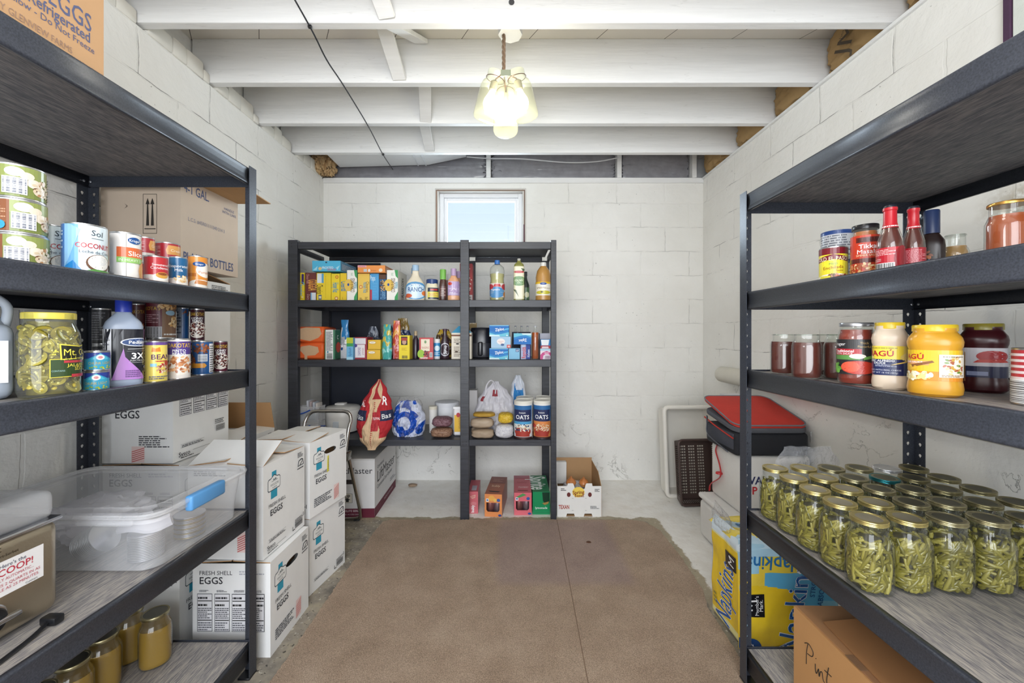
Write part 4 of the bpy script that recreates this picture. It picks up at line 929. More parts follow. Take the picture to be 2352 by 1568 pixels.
for i, (a_, b_) in enumerate(((313, 356), (357, 415))):
    X = -1.10; c = (a_+b_)/2; y = X*F/(c-VX); x, r = pxw(a_, b_, y); h = (z+.155-z)/2
    t1 = can('cream_soup_can', ['red cream soup can at the lower left, hidden behind the fruit can', 'red cream soup can on the shelf hidden behind the condensed milk can'][i], x, y, z, r, .0775, RED, '#b32c38')
    dup(t1, (x, y, z+.0778), t1.rotation_euler[2]+(.5 if i == 0 else 0), ['upper red cream soup can half hidden behind the white fruit can', 'upper red cream soup can showing its cream panel, in front of the tan carton'][i], 'stacked cream soup cans')

# third shelf
z = LZ[2]+ZB
JUGX, JUGY = -1.0, .80
t = thing('plastic_jug', 'translucent plastic jug with barcode sticker at the left edge of the shelf', 'jug', (PX(-92, .80), .80, z), face_cam(PX(-92, .8), .8))
MB().rbox(-.066, .066, -.05, .05, 0, .155, .02, '#b9c4d4', 3).lathe([(.062, .150), (.045, .175), (.02, .192), (.018, .205)], '#b9c4d4', 24, sy=.75).build('jug_body', 'soft', t)
MB().tube(spl([(.055, -.01, .150), (.058, -.01, .190), (.035, -.01, .212), (.005, -.01, .205)]), .008, '#c6cfdb', 10).build('handle', 'soft', t)
MB().lathe([(.021, .2), (.021, .222), (.001, .222)], '#2a2c60', 20).build('cap', 'plastic', t)
MB().flat([('r', 0, 0, 1, 1, '#e6e6ec'), ('bh', .25, .45, .68, .85, '#333a50'), ('e', .45, .93, .04, .03, '#334'), ('l', .75, .5, .8, .8, 6, '#667'), ('t', 'a', .4, .12, .05, '#333')], (.0, -.0505, .035), (1, 0, 0), (0, 0, 1), .058, .085, base=.0006).build('sticker', 'paper', t)
# pickled jalapeno jar
def slices(t, r, fh):
    rnd = random.Random(5); m = MB(); m.lathe([(r*.74, .006), (r*.74, fh)], '#6e641a', 24, sq=2.6)
    for i in range(190):
        a = rnd.uniform(0, 2*pi); zz = rnd.uniform(.016, fh-.012); R = (r-.006)*rnd.uniform(.86, 1.0)
        if zz > fh*.82: R *= 1-.22*(zz-fh*.82)/(fh*.18)
        k = (abs(cos(a))**2.6+abs(sin(a))**2.6)**(-1/2.6); c = Vector((R*k*cos(a), R*k*sin(a), zz)); rr = rnd.uniform(.0125, .0175)
        tilt = rnd.uniform(-.7, .7); Mx = Matrix.Translation(c) @ Matrix.Rotation(a, 4, 'Z') @ Matrix.Rotation(pi/2+tilt, 4, 'Y') @ Matrix.Rotation(rnd.uniform(-.4, .4), 4, 'X')
        g1, g2, g3 = rnd.choice((('#6f6a1c', '#a8993c', '#857a28'), ('#635f18', '#978a32', '#746b22'), ('#7d7620', '#bcae52', '#968a30')))
        if zz < fh*.2 and rnd.random() < .6:
            m.lathe([(.003, 0), (.005, .002), (.003, .004)], '#e2c93a', 7, M_=Mx); continue
        m.lathe([(rr*.93, -.0022), (rr, -.001), (rr, .0022), (rr*.75, .0026), (rr*.5, .0018), (rr*.40, .0022), (.0005, .002)], g1, 16, M_=Mx, cols=[g1, g1, g2, g2, '#6b6420', g3])
        for q in (0, 2.1, 4.2): m.lathe([(.0016, .002), (.0022, .003), (.0008, .0038)], '#efe6a4', 6, c=(rr*.6*cos(q), rr*.6*sin(q), 0), M_=Mx)
    m.build('pepper_slices', 'food', t)['kind'] = 'stuff'
MT = [('p', [(.50, .0), (1, .03), (1, .62), (.72, .56), (.50, .55)], '#d9c943'), ('p', [(.51, .02), (1, .05), (1, .60), (.72, .54), (.51, .53)], '#2f4524'), ('p', [(.60, .52), (1, .56), (1, .99), (.80, .93), (.59, 1.0)], '#e0d24c'), ('p', [(.615, .55), (1, .59), (1, .96), (.80, .90), (.605, .96)], '#23251c'),
      ('t', 'Mt. Olive', .82, .75, .20, '#efe256', 0, .38, .02), ('r', .63, .43, 1, .50, '#b53a44'), ('t', 'JALAPENO', .80, .36, .09, '#d9cf52', 0, .32, .01), ('t', 'SLICES', .82, .25, .09, '#d9cf52', 0, .24, .01), ('t', 'CONTAINS', .58, .20, .05, '#9fc4c0', 0, .12), ('r', .70, .0, 1, .09, '#b53a44'), ('s', .55, .75, .03, .12, 8, .012, ['#d9cf52'])]
yy = .872; x, r = pxw(37, 190, yy)
glass_jar('pickle_jar', 'large jar of pickled green pepper slices with a yellow lid', x, yy, z, r, (915-719)*yy/F*.97, None, .160, lid='#e2d25a', lidmat='gloss', art=MT, az=(.23, .63), glass='green_glass', sq=2.8, neck=.80, inner=slices, lidh=.014, shoulder=.74, span=pi*1.0, seed=4)
TUNA = [('r', 0, 0, 1, 1, '#3aa0c4'), ('p', [(0, .62), (.25, .66), (.5, .95), (.75, .66), (1, .62), (1, 1), (0, 1)], '#2b3f93'), ('p', [(.3, .60), (.5, .98), (.7, .60)], '#56b8d2'), ('e', .5, .72, .09, .16, '#f0f0f2'), ('e', .5, .72, .05, .08, '#d58a90'), ('t', 'CHUNK LIGHT', .5, .38, .16, '#c9b45a', 0, .5), ('s', .5, .12, .25, .10, 12, .03, ['#c9c33e', '#8fae3c']), ('r', 0, 0, .12, 1, '#e4e6ea'), ('bh', .01, .1, .11, .9, '#444')]
yy = .955; x, r = pxw(190, 252, yy)
t = can('fish_can', 'lower of the two small blue tuna cans beside the pickle jar', x, yy, z, r, .0468, TUNA, '#3aa0c4', group='small blue fish cans')
dup(t, (x+.002, yy, z+.0470), t.rotation_euler[2]+.25, 'upper of the two small blue tuna cans beside the pickle jar')
# tall drink bottle
yy = 1.04; x, r = pxw(238, 330, yy); hh = .222
t = bottle('drink_bottle', 'tall grape drink bottle with black and purple sleeve and blue cap', x, yy, z, [(r*.85, 0), (r*.97, .004), (r, .012), (r*.97, .05), (r*.98, .14), (r*1.02, .152), (r*.9, .165), (r*.42, .188), (r*.36, .192), (r*.36, .205)], '#9aa6ba', 'plastic', cap=(r*.44, .190, hh, '#2339a8'),
       art=[('r', .0, 0, .36, 1, '#e9eaf0'), ('l', .03, .05, .33, .97, 16, '#4a4c58'), ('r', .03, .78, .34, .79, '#222'), ('r', .03, .46, .34, .47, '#222'), ('p', [(.36, 0), (.80, 0), (.52, .45), (.50, .62), (.42, .28)], '#b47fc6'), ('p', [(.98, .4), (.78, 1), (1, 1)], '#b47fc6'), ('e', .70, .74, .24, .085, '#dfe2ee'), ('e', .70, .74, .22, .07, '#2c4778'), ('t', 'Pedialyte', .70, .74, .065, '#fff', 0, .36, .01),
            ('t', '3X', .68, .47, .12, '#fff', 0, .22, .03), ('t', 'ELECTROLYTES', .70, .375, .03, '#ddd', 0, .28), ('r', .55, .60, .85, .61, '#ccc'), ('r', .54, .56, .86, .565, '#999'), ('r', .56, .33, .84, .335, '#ccc'), ('s', .86, .22, .07, .07, 14, .03, ['#5a3a86', '#7a56a8']), ('l', .52, .05, .7, .2, 4, '#6f4f86')], az=(.018, .146), sx=1.0, sy=.8, sq=3.2, acol='#1e2029', span=pi*1.25)
def beanart(bg, band, t1, t2, sc, extra=()):
    return [('r', 0, 0, 1, 1, bg), ('r', 0, .62, 1, .96, band), ('t', t1, .5, .86, .11, '#d9b23c', 0, .62, .02), ('t', t2, .5, .72, .07, '#fff', 0, .6, .015), ('t', 'BEANS', .5, .64, .07, '#fff', 0, .5, .015), ('e', .5, .34, .42, .27, '#e8e0d6'), ('s', .5, .34, .38, .23, 70, .05, sc)]+list(extra)
PINTO = ['#c98a5c', '#b8764a', '#dba274', '#e6b88e', '#a9653e']; KID = ['#4c1f1e', '#6a2a26', '#3a1517', '#7d3a30']; BLK = ['#8a4a2a', '#a86238', '#6a3a22']
LC('bean_can', 'yellow can of beans with purple lettering, front row beside the drink bottle', 330, 385, -.985, 784, 879, z, [('r', 0, 0, 1, 1, '#ecd66a'), ('r', 0, .93, 1, 1, '#6a4a94'), ('bh', .17, .1, .21, .9, '#9a6a3c'), ('p', [(.40, .76), (.62, .76), (.60, .88), (.5, .84), (.42, .88)], '#d9862e'), ('t', 'BEAN', .66, .63, .13, '#5a2a5c', 0, .6, .02), ('l', .5, .5, .85, .56, 1, '#b44'), ('s', .72, .32, .20, .13, 34, .04, ['#8a4a3a', '#c99a7a', '#e6d0b4', '#b23a34']), ('e', .78, .46, .07, .06, '#b8402c'), ('l', .35, .06, .85, .16, 2, '#6a6a7a'), ('r', .38, .38, .52, .46, '#8fc4dc')], col='#ecd66a', group=None)
LC('bean_can', 'white can of pinto beans with a purple top band in the front row', 385, 438, -.985, 778, 871, z, beanart('#e9e2dc', '#503a86', 'DAKOTA\'S', 'PINTO', PINTO), col='#e9e2dc')
yy = 1.19; x, r = pxw(434, 482, 1.255)
LC('bean_can', 'blue can of chili beans with nutrition panel in the front row', 441, 490, -1.01, 780, 858, z, [('r', 0, 0, 1, 1, '#1f4f86'), ('r', .68, .04, .98, .95, '#e6e6ea'), ('l', .70, .06, .96, .92, 12, '#444'), ('s', .45, .80, .22, .14, 30, .05, BLK), ('s', .2, .45, .16, .16, 20, .05, BLK), ('r', .38, .40, .62, .62, '#dfe2e8'), ('bh', .39, .42, .61, .60, '#456'), ('p', [(.08, .2), (.55, .2), (.6, .27), (.55, .34), (.08, .34)], '#c98a2c')], col='#1f4f86')
LC('bean_can', 'maroon can of kidney beans at the right end of the front row', 491, 523, -1.02, 779, 850, z, beanart('#5b2334', '#4a1a2c', 'DAKOTA\'S', 'KIDNEY', KID), col='#4a1a2c')
can('bean_can', 'yellow sided can tucked behind the pinto bean can', -1.14, 1.405, z, .032, .115, [('r', 0, 0, 1, 1, '#cfa83a'), ('l', .5, .1, .95, .9, 8, '#5a4a1c')], '#cfa83a')
def UP(label, px0, px1, X, ptop, pbot, art, col, lowlabel, tw=0.0):
    c = (px0+px1)/2; y = X*F/(c-VX); x, r = pxw(px0, px1, y); zt = PZ(ptop, y); h = (zt-z)/2-.0003
    lo_ = can('bean_can', lowlabel, x, y, z, r, h, art, col, twist=tw)
    dup(lo_, (x, y, z+h+.0004), lo_.rotation_euler[2], label)
UP('upper maroon can of pinto beans stacked behind the yellow bean can', 334, 405, -1.10, 690, 780, [('r', 0, 0, 1, 1, '#8a6a52'), ('r', 0, .1, .52, .98, '#6b1d2f'), ('t', 'DAKOTA\'S', .26, .80, .10, '#d9b23c', 0, .46, .02), ('l', .06, .40, .46, .66, 5, '#c99aa4'), ('r', .02, .0, .52, .30, '#b9bac2'), ('bh', .03, .02, .5, .28, '#555'), ('s', .72, .88, .26, .12, 30, .04, ['#d9a86a', '#c68a4c', '#e6c08a']), ('s', .80, .42, .16, .16, 34, .04, ['#e3c08a', '#c99a5c', '#efd9b0']), ('e', .68, .68, .10, .07, '#9fc4dc'), ('l', .55, .06, .95, .14, 1, '#eee')], '#6b1d2f', 'lower maroon pinto bean can hidden behind the yellow bean can')
UP('upper blue bean can between the maroon cans in the back row', 406, 434, -1.10, 706, 780, [('r', 0, 0, 1, 1, '#1f4f86'), ('r', 0, 0, .45, 1, '#8f98a8'), ('l', .02, .2, .42, .95, 8, '#3a4458'), ('s', .7, .85, .2, .1, 14, .06, BLK)], '#1f4f86', 'lower blue bean can hidden in the back row')
UP('upper kidney bean can at the right end of the back row', 437, 470, -1.055, 709, 780, beanart('#3f1726', '#3f1726', 'DAKOTA\'S', 'KIDNEY', KID), '#3f1726', 'lower kidney bean can hidden at the end of the back row')
UP('dark maroon bean can just right of the drink bottle cap', 300, 333, -1.13, 697, 780, [('r', 0, 0, 1, 1, '#4a161c'), ('t', 'DAKOTA\'S', .5, .8, .1, '#b8923c', 0, .8, .02), ('s', .5, .3, .35, .2, 24, .05, PINTO)], '#4a161c', 'lower dark maroon can hidden behind the drink bottle')
UP('upper dark grey soup can left of the tall drink bottle', 211, 256, -1.16, 708, 790, [('r', 0, 0, 1, 1, '#34353d'), ('l', .05, .1, .6, .95, 12, '#8f9099'), ('r', .05, .8, .6, .81, '#9a9aa4')], '#34353d', 'lower dark grey soup can behind the small blue fish cans')

# ------------------------------------------------ left rack, fourth shelf
z = LZ[3]+ZB
t = thing('storage_bin', 'clear plastic storage tub with lid and blue latch on the left rack', 'storage tub', (0, 0, 0))
def bin_shell(x0, x1, y0, y1, z0, z1, fl, rr, col, n=8):
    m = MB(); rings = []
    for (zz, e) in ((z0, 0), (z0+.004, .004), (z0+(z1-z0)*.5, fl*.5), (z1, fl), (z1, fl+.012), (z1-.010, fl+.012)):
        ring = []
        for cx, cy, a0 in ((x1+e-rr, y1+e-rr, 0), (x0-e+rr, y1+e-rr, pi/2), (x0-e+rr, y0-e+rr, pi), (x1+e-rr, y0-e+rr, 3*pi/2)):
            for i in range(n+1): a = a0+pi/2*i/n; ring.append((cx+rr*cos(a), cy+rr*sin(a), zz))
        rings.append(ring)
    k = len(rings[0]); vs = [p for r_ in rings for p in r_]; fs = [list(range(k))[::-1]]
    for j in range(len(rings)-1):
        for i in range(k): fs.append((j*k+i, j*k+(i+1) % k, (j+1)*k+(i+1) % k, (j+1)*k+i))
    return m.add(vs, fs, col, True)
bin_shell(-1.48, -.965, 1.085, 1.42, z+.001, z+.150, .018, .04, '#fff').build('tub_body', 'clear_plastic', t)
m = MB(); 
for i, (e, zz) in enumerate(((.030, .150), (.030, .160), (.012, .160), (.006, .168), (-.03, .170))): pass
bin_shell(-1.47, -.975, 1.095, 1.41, z+.166, z+.1661, .02, .05, '#fff').build('tub_lid', 'clear_plastic', t)
pts = []
for cx, cy, a0 in ((-.965-.02, 1.42-.02, 0), (-1.48+.02, 1.42-.02, pi/2), (-1.48+.02, 1.085+.02, pi), (-.965-.02, 1.085+.02, 3*pi/2)):
    for i in range(7): a = a0+pi/2*i/6; pts.append((cx+.050*cos(a), cy+.050*sin(a), z+.158))
MB().tube(pts, .0075, '#fff', 8, True).build('rim', 'clear_plastic', t)
MB().rbox(-.945, -.922, 1.165, 1.305, z+.125, z+.170, .007, '#5b9bd4', 3).build('blue_latch', 'plastic', t)
MB().rbox(-1.15, -1.0, 1.062, 1.07, z+.13, z+.15, .003, '#eee', 1).build('latch_tab', 'clear_plastic', t)
m = MB(); dome_heap(m, .22, .20, .12, '#f0eff6', 3, .22, 30, (-1.29, 1.27, z+.006)); tag(m.build('plastic_bag', 'soft'), 'crumpled white plastic bag inside the clear storage tub', 'bag')
m = MB(); m.tube(spl([(-1.12, 1.16, z+.085), (-1.06, 1.14, z+.10), (-1.02, 1.15, z+.092), (-.985, 1.17, z+.105)]), [.02]*19, '#ecebf2', 8, flat=.5); tag(m.build('bag_handle', 'soft'), 'twisted white bag handle lying over the ring stack in the tub', 'bag')
m = MB()
for i in range(15): m.lathe([(.036, 0), (.041, .0005), (.041, .0038), (.038, .0042)], '#d4d6dc', 28, c=(-1.045, 1.155, z+.006+i*.0047))
rings = m.build('jar_lid_stack', 'metal'); tag(rings, 'upright stack of silver canning bands inside the tub', 'jar lids', 'canning bands in the storage tub')
m = MB(); Mx = Matrix.Translation((-1.19, 1.13, z+.045)) @ Matrix.Rotation(radians(62), 4, 'Y')
for i in range(13): m.lathe([(.036, 0), (.041, .0005), (.041, .0038), (.038, .0042)], '#d4d6dc', 28, c=(0, 0, i*.0047), M_=Mx)
tag(m.build('jar_lid_stack', 'metal'), 'tipped stack of silver canning bands inside the tub', 'jar lids', 'canning bands in the storage tub')
m = MB()
for i in range(14): m.lathe([(.036, 0), (.041, .0005), (.041, .0038), (.038, .0042)], '#c9b98c' if i % 3 == 0 else '#d4d6dc', 28, c=(-1.02, 1.28, z+.006+i*.0047))
tag(m.build('jar_lid_stack', 'metal'), 'far stack of canning bands near the blue latch of the tub', 'jar lids', 'canning bands in the storage tub')
# ice cream maker
t = thing('ice_cream_maker', 'brushed steel ice cream maker with clear lid and round dial at the left', 'appliance', (-1.045, .66, z))
MB().rbox(-.24, 0, 0, .277, .008, .215, .022, '#b5a994', 4).build('housing', printed('brushed_steel', .3, .85, bump=.15, bscale=200), t)
MB().rbox(-.235, -.004, .004, .273, .217, .285, .02, '#fff', 3).build('clear_lid', 'clear_plastic', t)
MB().rbox(-.242, .002, -.002, .279, .211, .221, .004, '#d9dade', 2).build('lid_rim', 'chrome', t)
MB().lathe([(.09, .222), (.09, .272), (.085, .276), (.001, .276)], '#2f3037', 32, c=(-.12, .135, 0)).build('mixing_bowl', 'plastic', t)
MB().lathe([(.035, .285), (.045, .290), (.045, .300), (.04, .302), (.0005, .302)], '#cfd0d4', 28, c=(-.12, .135, 0)).build('lid_ring', 'chrome', t)
Mx = Matrix.Translation((.0, .142, .062)) @ Matrix.Rotation(pi/2, 4, 'Y')
MB().lathe([(.032, 0), (.033, .003), (.030, .006), (.027, .006)], '#dcdde0', 32, M_=Mx).build('dial_ring', 'chrome', t)
MB().lathe([(.027, 0), (.027, .010), (.024, .014), (.0005, .014)], '#17181b', 28, M_=Mx).build('dial', 'plastic', t)
MB().rbox(.012, .026, .125, .182, .056, .066, .003, '#c9cacd', 2).build('dial_lever', 'chrome', t)
MB().flat([('r', 0, 0, 1, 1, '#f2f0f0'), ('e', .16, .55, .17, .42, '#e6a3ad'), ('e', .12, .75, .12, .2, '#f0c3c8'), ('p', [(.08, .25), (.26, .25), (.18, 0)], '#d9a55c'), ('t', "Here's the", .62, .86, .11, '#3a3f5c', 0, .35), ('t', 'SCOOP!', .62, .68, .20, '#c23a4c', 0, .5, .01), ('t', 'FULLY AUTOMATIC...', .62, .48, .085, '#c55a68', 0, .5), ('t', 'MAKES 2 QUARTS IN AS', .64, .33, .085, '#c55a68', 0, .62), ('t', 'LITTLE AS 25 MINUTES.', .64, .20, .085, '#c55a68', 0, .62), ('t', 'Cuisinart', .84, .07, .06, '#444', 0, .2)],
           (0, .095, .100), (0, 1, 0), (0, 0, 1), .145, .072, base=.0008).build('sticker', 'gloss', t)
MB().flat([('t', 'Cuisinart', .5, .62, .4, '#8f8a80', 0, 1, .01), ('t', 'Pure Indulgence Frozen Yogurt-Sorbet', .5, .15, .17, '#6d675c', 0, 1)], (0, .06, .178), (0, 1, 0), (0, 0, 1), .14, .035, base=.0008).build('lettering', 'chrome', t)
c = z+.006
m = MB().tube(spl([(-1.0, .55, c), (-.985, .68, c), (-.985, .76, c), (-1.0, .84, c), (-1.012, .88, c+.004)], 10), .0042, '#17181c', 8).rbox(-1.03, -.995, .878, .900, c-.005, c+.013, .004, '#17181c', 2)
tag(m.build('power_cord', 'plastic'), 'black power cord lying in front of the ice cream maker', 'cord')
# fifth shelf: jars of amber sauce
z = LZ[4]+ZB
AL = ['amber sauce jar nearest the far post on the bottom left shelf', 'amber sauce jar with tarnished lid just behind the farthest one', 'third amber sauce jar from the far end of the bottom left shelf', 'fourth amber sauce jar, close to the camera on the bottom left shelf', 'amber sauce jar cut by the bottom edge of the picture, left shelf']
t0 = None
for i, (px, y, dx) in enumerate(((357, 1.374, 0), (297, 1.39, 0), (236, 1.272, .0), (167, 1.172, 0), (86, 1.072, 0))):
    x = PX(px, y)
    if i == 0: t0 = glass_jar('sauce_jar', AL[0], x, y, z, .0455, .170, '#a5812e', .128, lid='#a39a78', wax='#77756a', group='amber sauce jars on the bottom left shelf', neck=.78, sq=2.5, foodmat='gloss')
    else: dup(t0, (x, y, z), face_cam(x, y), AL[i])
# ------------------------------------------------ right rack, second shelf
def RJ(px0, px1, X):
    c = (px0+px1)/2; y = X*F/(c-VX); x, r = pxw(px0, px1, y); return x, y, r
z = RZ[1]+ZB
x, y, r = RJ(1880, 1948, .925)
can('sauce_can', 'yellow and red enchilada sauce can at the far end of the upper right shelf', x, y, z, r, .108, [('r', 0, 0, 1, 1, '#efe03a'), ('r', 0, .82, 1, 1, '#8c1f2b'), ('bh', 0, .82, 1, 1, '#6d1622'), ('p', [(.1, .60), (.5, .68), (.85, .60), (.85, .73), (.5, .82), (.1, .73)], '#7a1d2c'), ('t', 'OLD EL PASO', .48, .70, .11, '#efe6c0', 0, .66, .015), ('t', 'MILD', .5, .55, .06, '#3a8a5c'), ('t', 'Enchilada', .5, .45, .09, '#9a3a1c', 4, .55), ('t', 'Sauce', .62, .36, .05, '#9a3a1c'), ('e', .52, .14, .42, .13, '#efe9e0'), ('s', .58, .15, .30, .09, 40, .05, ['#8a3a2a', '#b85a3c', '#c99a7a', '#6a4a2a']), ('r', .22, .08, .45, .22, '#dfd84a'), ('l', .88, .05, .99, .9, 10, '#7a4a3a')], '#efe03a', span=pi*1.1)
x2, y2, r2 = RJ(1884, 1962, 1.035)
t0 = can('tuna_can', 'lower wide white can hidden behind the enchilada sauce can', x2, y2, z, r2, .092, [('r', 0, 0, 1, 1, '#d9dbe0'), ('l', .1, .1, .9, .9, 9, '#777c88'), ('r', 0, .9, 1, 1, '#2c4f94')], '#d9dbe0', lidcol='#2c4f94', plid='gloss')
dup(t0, (x2, y2, z+.0922), t0.rotation_euler[2], 'wide white can with a blue rim stacked behind the enchilada sauce can')
x, y, r = RJ(1953, 2022, .945)
glass_jar('simmer_sauce_jar', 'orange curry sauce jar with black lid beside the red sauce bottles', x, y, z, r, .150, '#b8682c', .132, lid='#1b1b1e', lidmat='gloss', art=[('r', .02, 0, .98, 1, '#c43a20'), ('r', .3, .83, .9, .95, '#5c1812'), ('t', "BURMAN'S", .6, .89, .09, '#2a0d0a', 0, .5, .02), ('t', 'Tikka', .55, .74, .10, '#fff', 0, .4, .02), ('t', 'Masala', .55, .62, .10, '#fff', 0, .45, .02), ('t', 'SIMMER SAUCE', .55, .53, .05, '#f3d9b0', 0, .5), ('r', .02, .36, .98, .46, '#5c1812'), ('s', .5, .18, .40, .16, 60, .05, ['#e0a86a', '#c9743c', '#f0d0a0', '#a8502c'])], az=(.05, .80), sq=2.4, neck=.84, shoulder=.78, span=pi*.95, lidh=.012)
def ketchup(label, px0, px1, X, h, art, tw, g):
    x, y, r = RJ(px0, px1, X)
    pf = [(r*.85, 0), (r, .005), (r, h*.42), (r*.97, h*.50), (r*.62, h*.68), (r*.48, h*.76), (r*.46, h*.92), (r*.52, h*.93), (r*.52, h*.965), (r*.46, h*.97)]
    t = bottle('sauce_bottle', label, x, y, z, pf, '#fff', 'glass', liquid='#5e2010', lh=h*.90, cap=(r*.50, h*.965, h, '#23242e'), art=art, az=(.006, h*.40), sq=2.2, twist=tw, group=g)
    MB().lathe([(a+.0006, b) for a, b in ((r*.60, h*.68), (r*.49, h*.755), (r*.47, h*.92), (r*.53, h*.93), (r*.53, h*.965))], '#c0202c', 30).build('neck_sleeve', 'gloss', t)
    MB().wrap([('l', .1, .2, .9, .8, 1, '#f3d9d9')], r*.60, h*.685, .008, pi).build('neck_print', 'gloss', t)
    return t
RA = [('r', 0, 0, 1, 1, '#bb1f2e'), ('e', .80, .55, .22, .5, '#8c1420'), ('l', .08, .72, .62, .95, 4, '#e9b4b4'), ('l', .05, .5, .3, .62, 2, '#e9b4b4'), ('r', .05, .04, .60, .42, '#eceaea'), ('b', .07, .07, .58, .40, '#444')]
RB = [('r', 0, 0, 1, 1, '#a81c2b'), ('l', .3, .45, .9, .95, 9, '#d98a90'), ('r', 0, 0, .22, .9, '#cfd0d6'), ('b', .02, .1, .2, .85, '#555'), ('r', .26, .02, .42, .34, '#d9d9de'), ('l', .28, .05, .4, .3, 3, '#444'), ('l', .66, .08, .9, .3, 3, '#c9c9ce')]
GK = 'red sauce bottles on the upper right shelf'
ketchup('red sauce bottle in front, with a barcode label and red neck', 2012, 2077, .925, .174, RA, 0, GK)
ketchup('second red sauce bottle, partly behind the first and turned to its fine print', 2070, 2126, .985, .173, RB, .0, GK)
x, y, r = RJ(2108, 2172, 1.08)
bottle('barbecue_bottle', 'dark barbecue sauce bottle with a large navy cap behind the red bottles', x, y, z, [(r*.85, 0), (r, .006), (r, .085), (r*.93, .10), (r*.45, .122), (r*.42, .13)], '#241512', 'gloss', cap=(r*.62, .118, .178, '#26375f'), art=[('p', [(.1, .2), (.5, .5), (.45, .6), (.1, .35)], '#3a7fb0'), ('s', .3, .75, .2, .15, 14, .06, ['#8a4a2a', '#b86a3c']), ('r', .1, 0, .5, .25, '#8a7a5a')], az=(.01, .08), sy=.7, sq=3)
x, y, r = RJ(2160, 2228, 1.14)
glass_jar('honey_jar', 'small open jar of pale honey on the upper right shelf', x, y, z, r, .117, '#b58c55', .085, lid=None, glass='glass', sq=2.2, neck=.72, shoulder=.60, foodmat='gloss')
x, y, r = RJ(2253, 2378, .97)
glass_jar('orange_jar', 'wide jar of orange preserve at the right edge of the upper shelf', x, y, z, r*.93, .117, '#9c440a', .092, lid='#c99a52', lidmat='metal', glass='glass', sq=2.4, neck=.80, shoulder=.66, foodmat='gloss', lidh=.006)
# third shelf
z = RZ[2]+ZB
def tomato(label, px0, px1, X, h, base=None):
    x, y, r = RJ(px0, px1, X)
    if base is None: return glass_jar('tomato_jar', label, x, y, z, .0375, h, '#5c1c09', h*.80, lid=None, sq=2.6, neck=.80, shoulder=.74, group='open jars of tomato sauce')
    return dup(base, (x, y, z), face_cam(x, y), label)
b0 = tomato('leftmost pint jar of home canned tomato sauce beside the far rack post', 1774, 1824, .90, .132)
tomato('front pint jar of tomato sauce, just left of the store bought sauce jars', 1820, 1885, .878, .134, b0)
tomato('pint jar of tomato sauce partly hidden behind the front one', 1884, 1926, 1.0, .132, b0)
tomato('pint jar of tomato sauce almost hidden behind the traditional sauce jar', 1905, 1950, .955, .132, b0)
x, y, r = RJ(1921, 2012, .905)
glass_jar('pasta_sauce_jar', 'tomato pasta sauce jar with dark label and silver lid', x, y, z, r, .160, '#8c2a12', .142, lid='#c4c5c9', art=[('r', 0, 0, 1, 1, '#2b2a2b'), ('t', 'Kroger', .22, .87, .09, '#fff', 0, .3), ('t', 'Thick', .62, .90, .06, '#c9a86a'), ('t', 'Flavorful', .62, .80, .06, '#c9a86a', 0, .36), ('r', 0, .55, .58, .73, '#b0202c'), ('t', 'Traditional', .30, .67, .08, '#fff', 0, .52, .015), ('t', 'PASTA SAUCE', .3, .59, .05, '#fff', 0, .5), ('r', 0, .42, .56, .55, '#5c8f4a'), ('e', .54, .20, .27, .19, '#c23a2a'), ('e', .42, .22, .14, .15, '#d95a40'), ('e', .52, .52, .12, .07, '#efece0'), ('p', [(.6, .42), (.85, .5), (.8, .58), (.62, .5)], '#6aa04a'), ('s', .12, .18, .14, .14, 16, .05, ['#5c9a3c', '#7ab84e'])], az=(.17, .73), sq=2.6, neck=.82, shoulder=.78, span=pi*1.05, lidh=.010)
def ragu(label, px0, px1, X, h, c, art, lid='#e3c22c', acol=None, tw=0.0, name='cream_sauce_jar'):
    x, y, r = RJ(px0, px1, X)
    t = thing(name, label, 'jar', (x, y, z), face_cam(x, y)+tw)
    pf = [(r*.80, 0), (r*.97, .006), (r, .016), (r*.97, .028), (r*.93, .034), (r*.93, h*.66), (r*.98, h*.70), (r, h*.76), (r*.95, h*.82), (r*.80, h*.885), (r*.77, h*.90), (r*.77, h*.95)]
    MB().lathe(pf, c, 40, sq=2.9).build('jar_body', 'gloss', t)
    MB().lathe([(r*.80, h*.905), (r*.82, h*.91), (r*.82, h-.002), (r*.79, h), (.0005, h)], lid, 36).build('lid', 'gloss', t)
    MB().wrap([('r', 0, 0, 1, 1, acol)]+art, r*.935, .034, h*.66-.036, pi*1.25, sq=2.9).build('label', 'gloss', t)
    return t
ragu('white alfredo sauce jar with yellow lid and navy label', 2000, 2087, .905, .158, '#dccab4', [('r', 0, .0, 1, .55, '#26305e'), ('e', .84, .62, .2, .16, '#e9d27a'), ('p', [(.50, .34), (.98, .55), (.95, .62), (.6, .42)], '#e9c96a'), ('t', 'RAGÚ', .36, .75, .19, '#b3202c', 0, .46, .03), ('t', 'CLASSIC ALFREDO', .34, .50, .07, '#fff', 0, .56, .015), ('t', 'SAUCE', .36, .42, .07, '#fff', 0, .3, .015), ('l', .3, .30, .6, .38, 2, '#b4b8cc'), ('t', 'MADE WITH REAL CHEESE', .42, .18, .05, '#d9dcec', 0, .6), ('t', 'NET WT 16 OZ (453g)', .42, .09, .05, '#d9dcec', 0, .4), ('l', .2, .92, .6, .97, 1, '#9a8a3a')], acol='#efd84a')
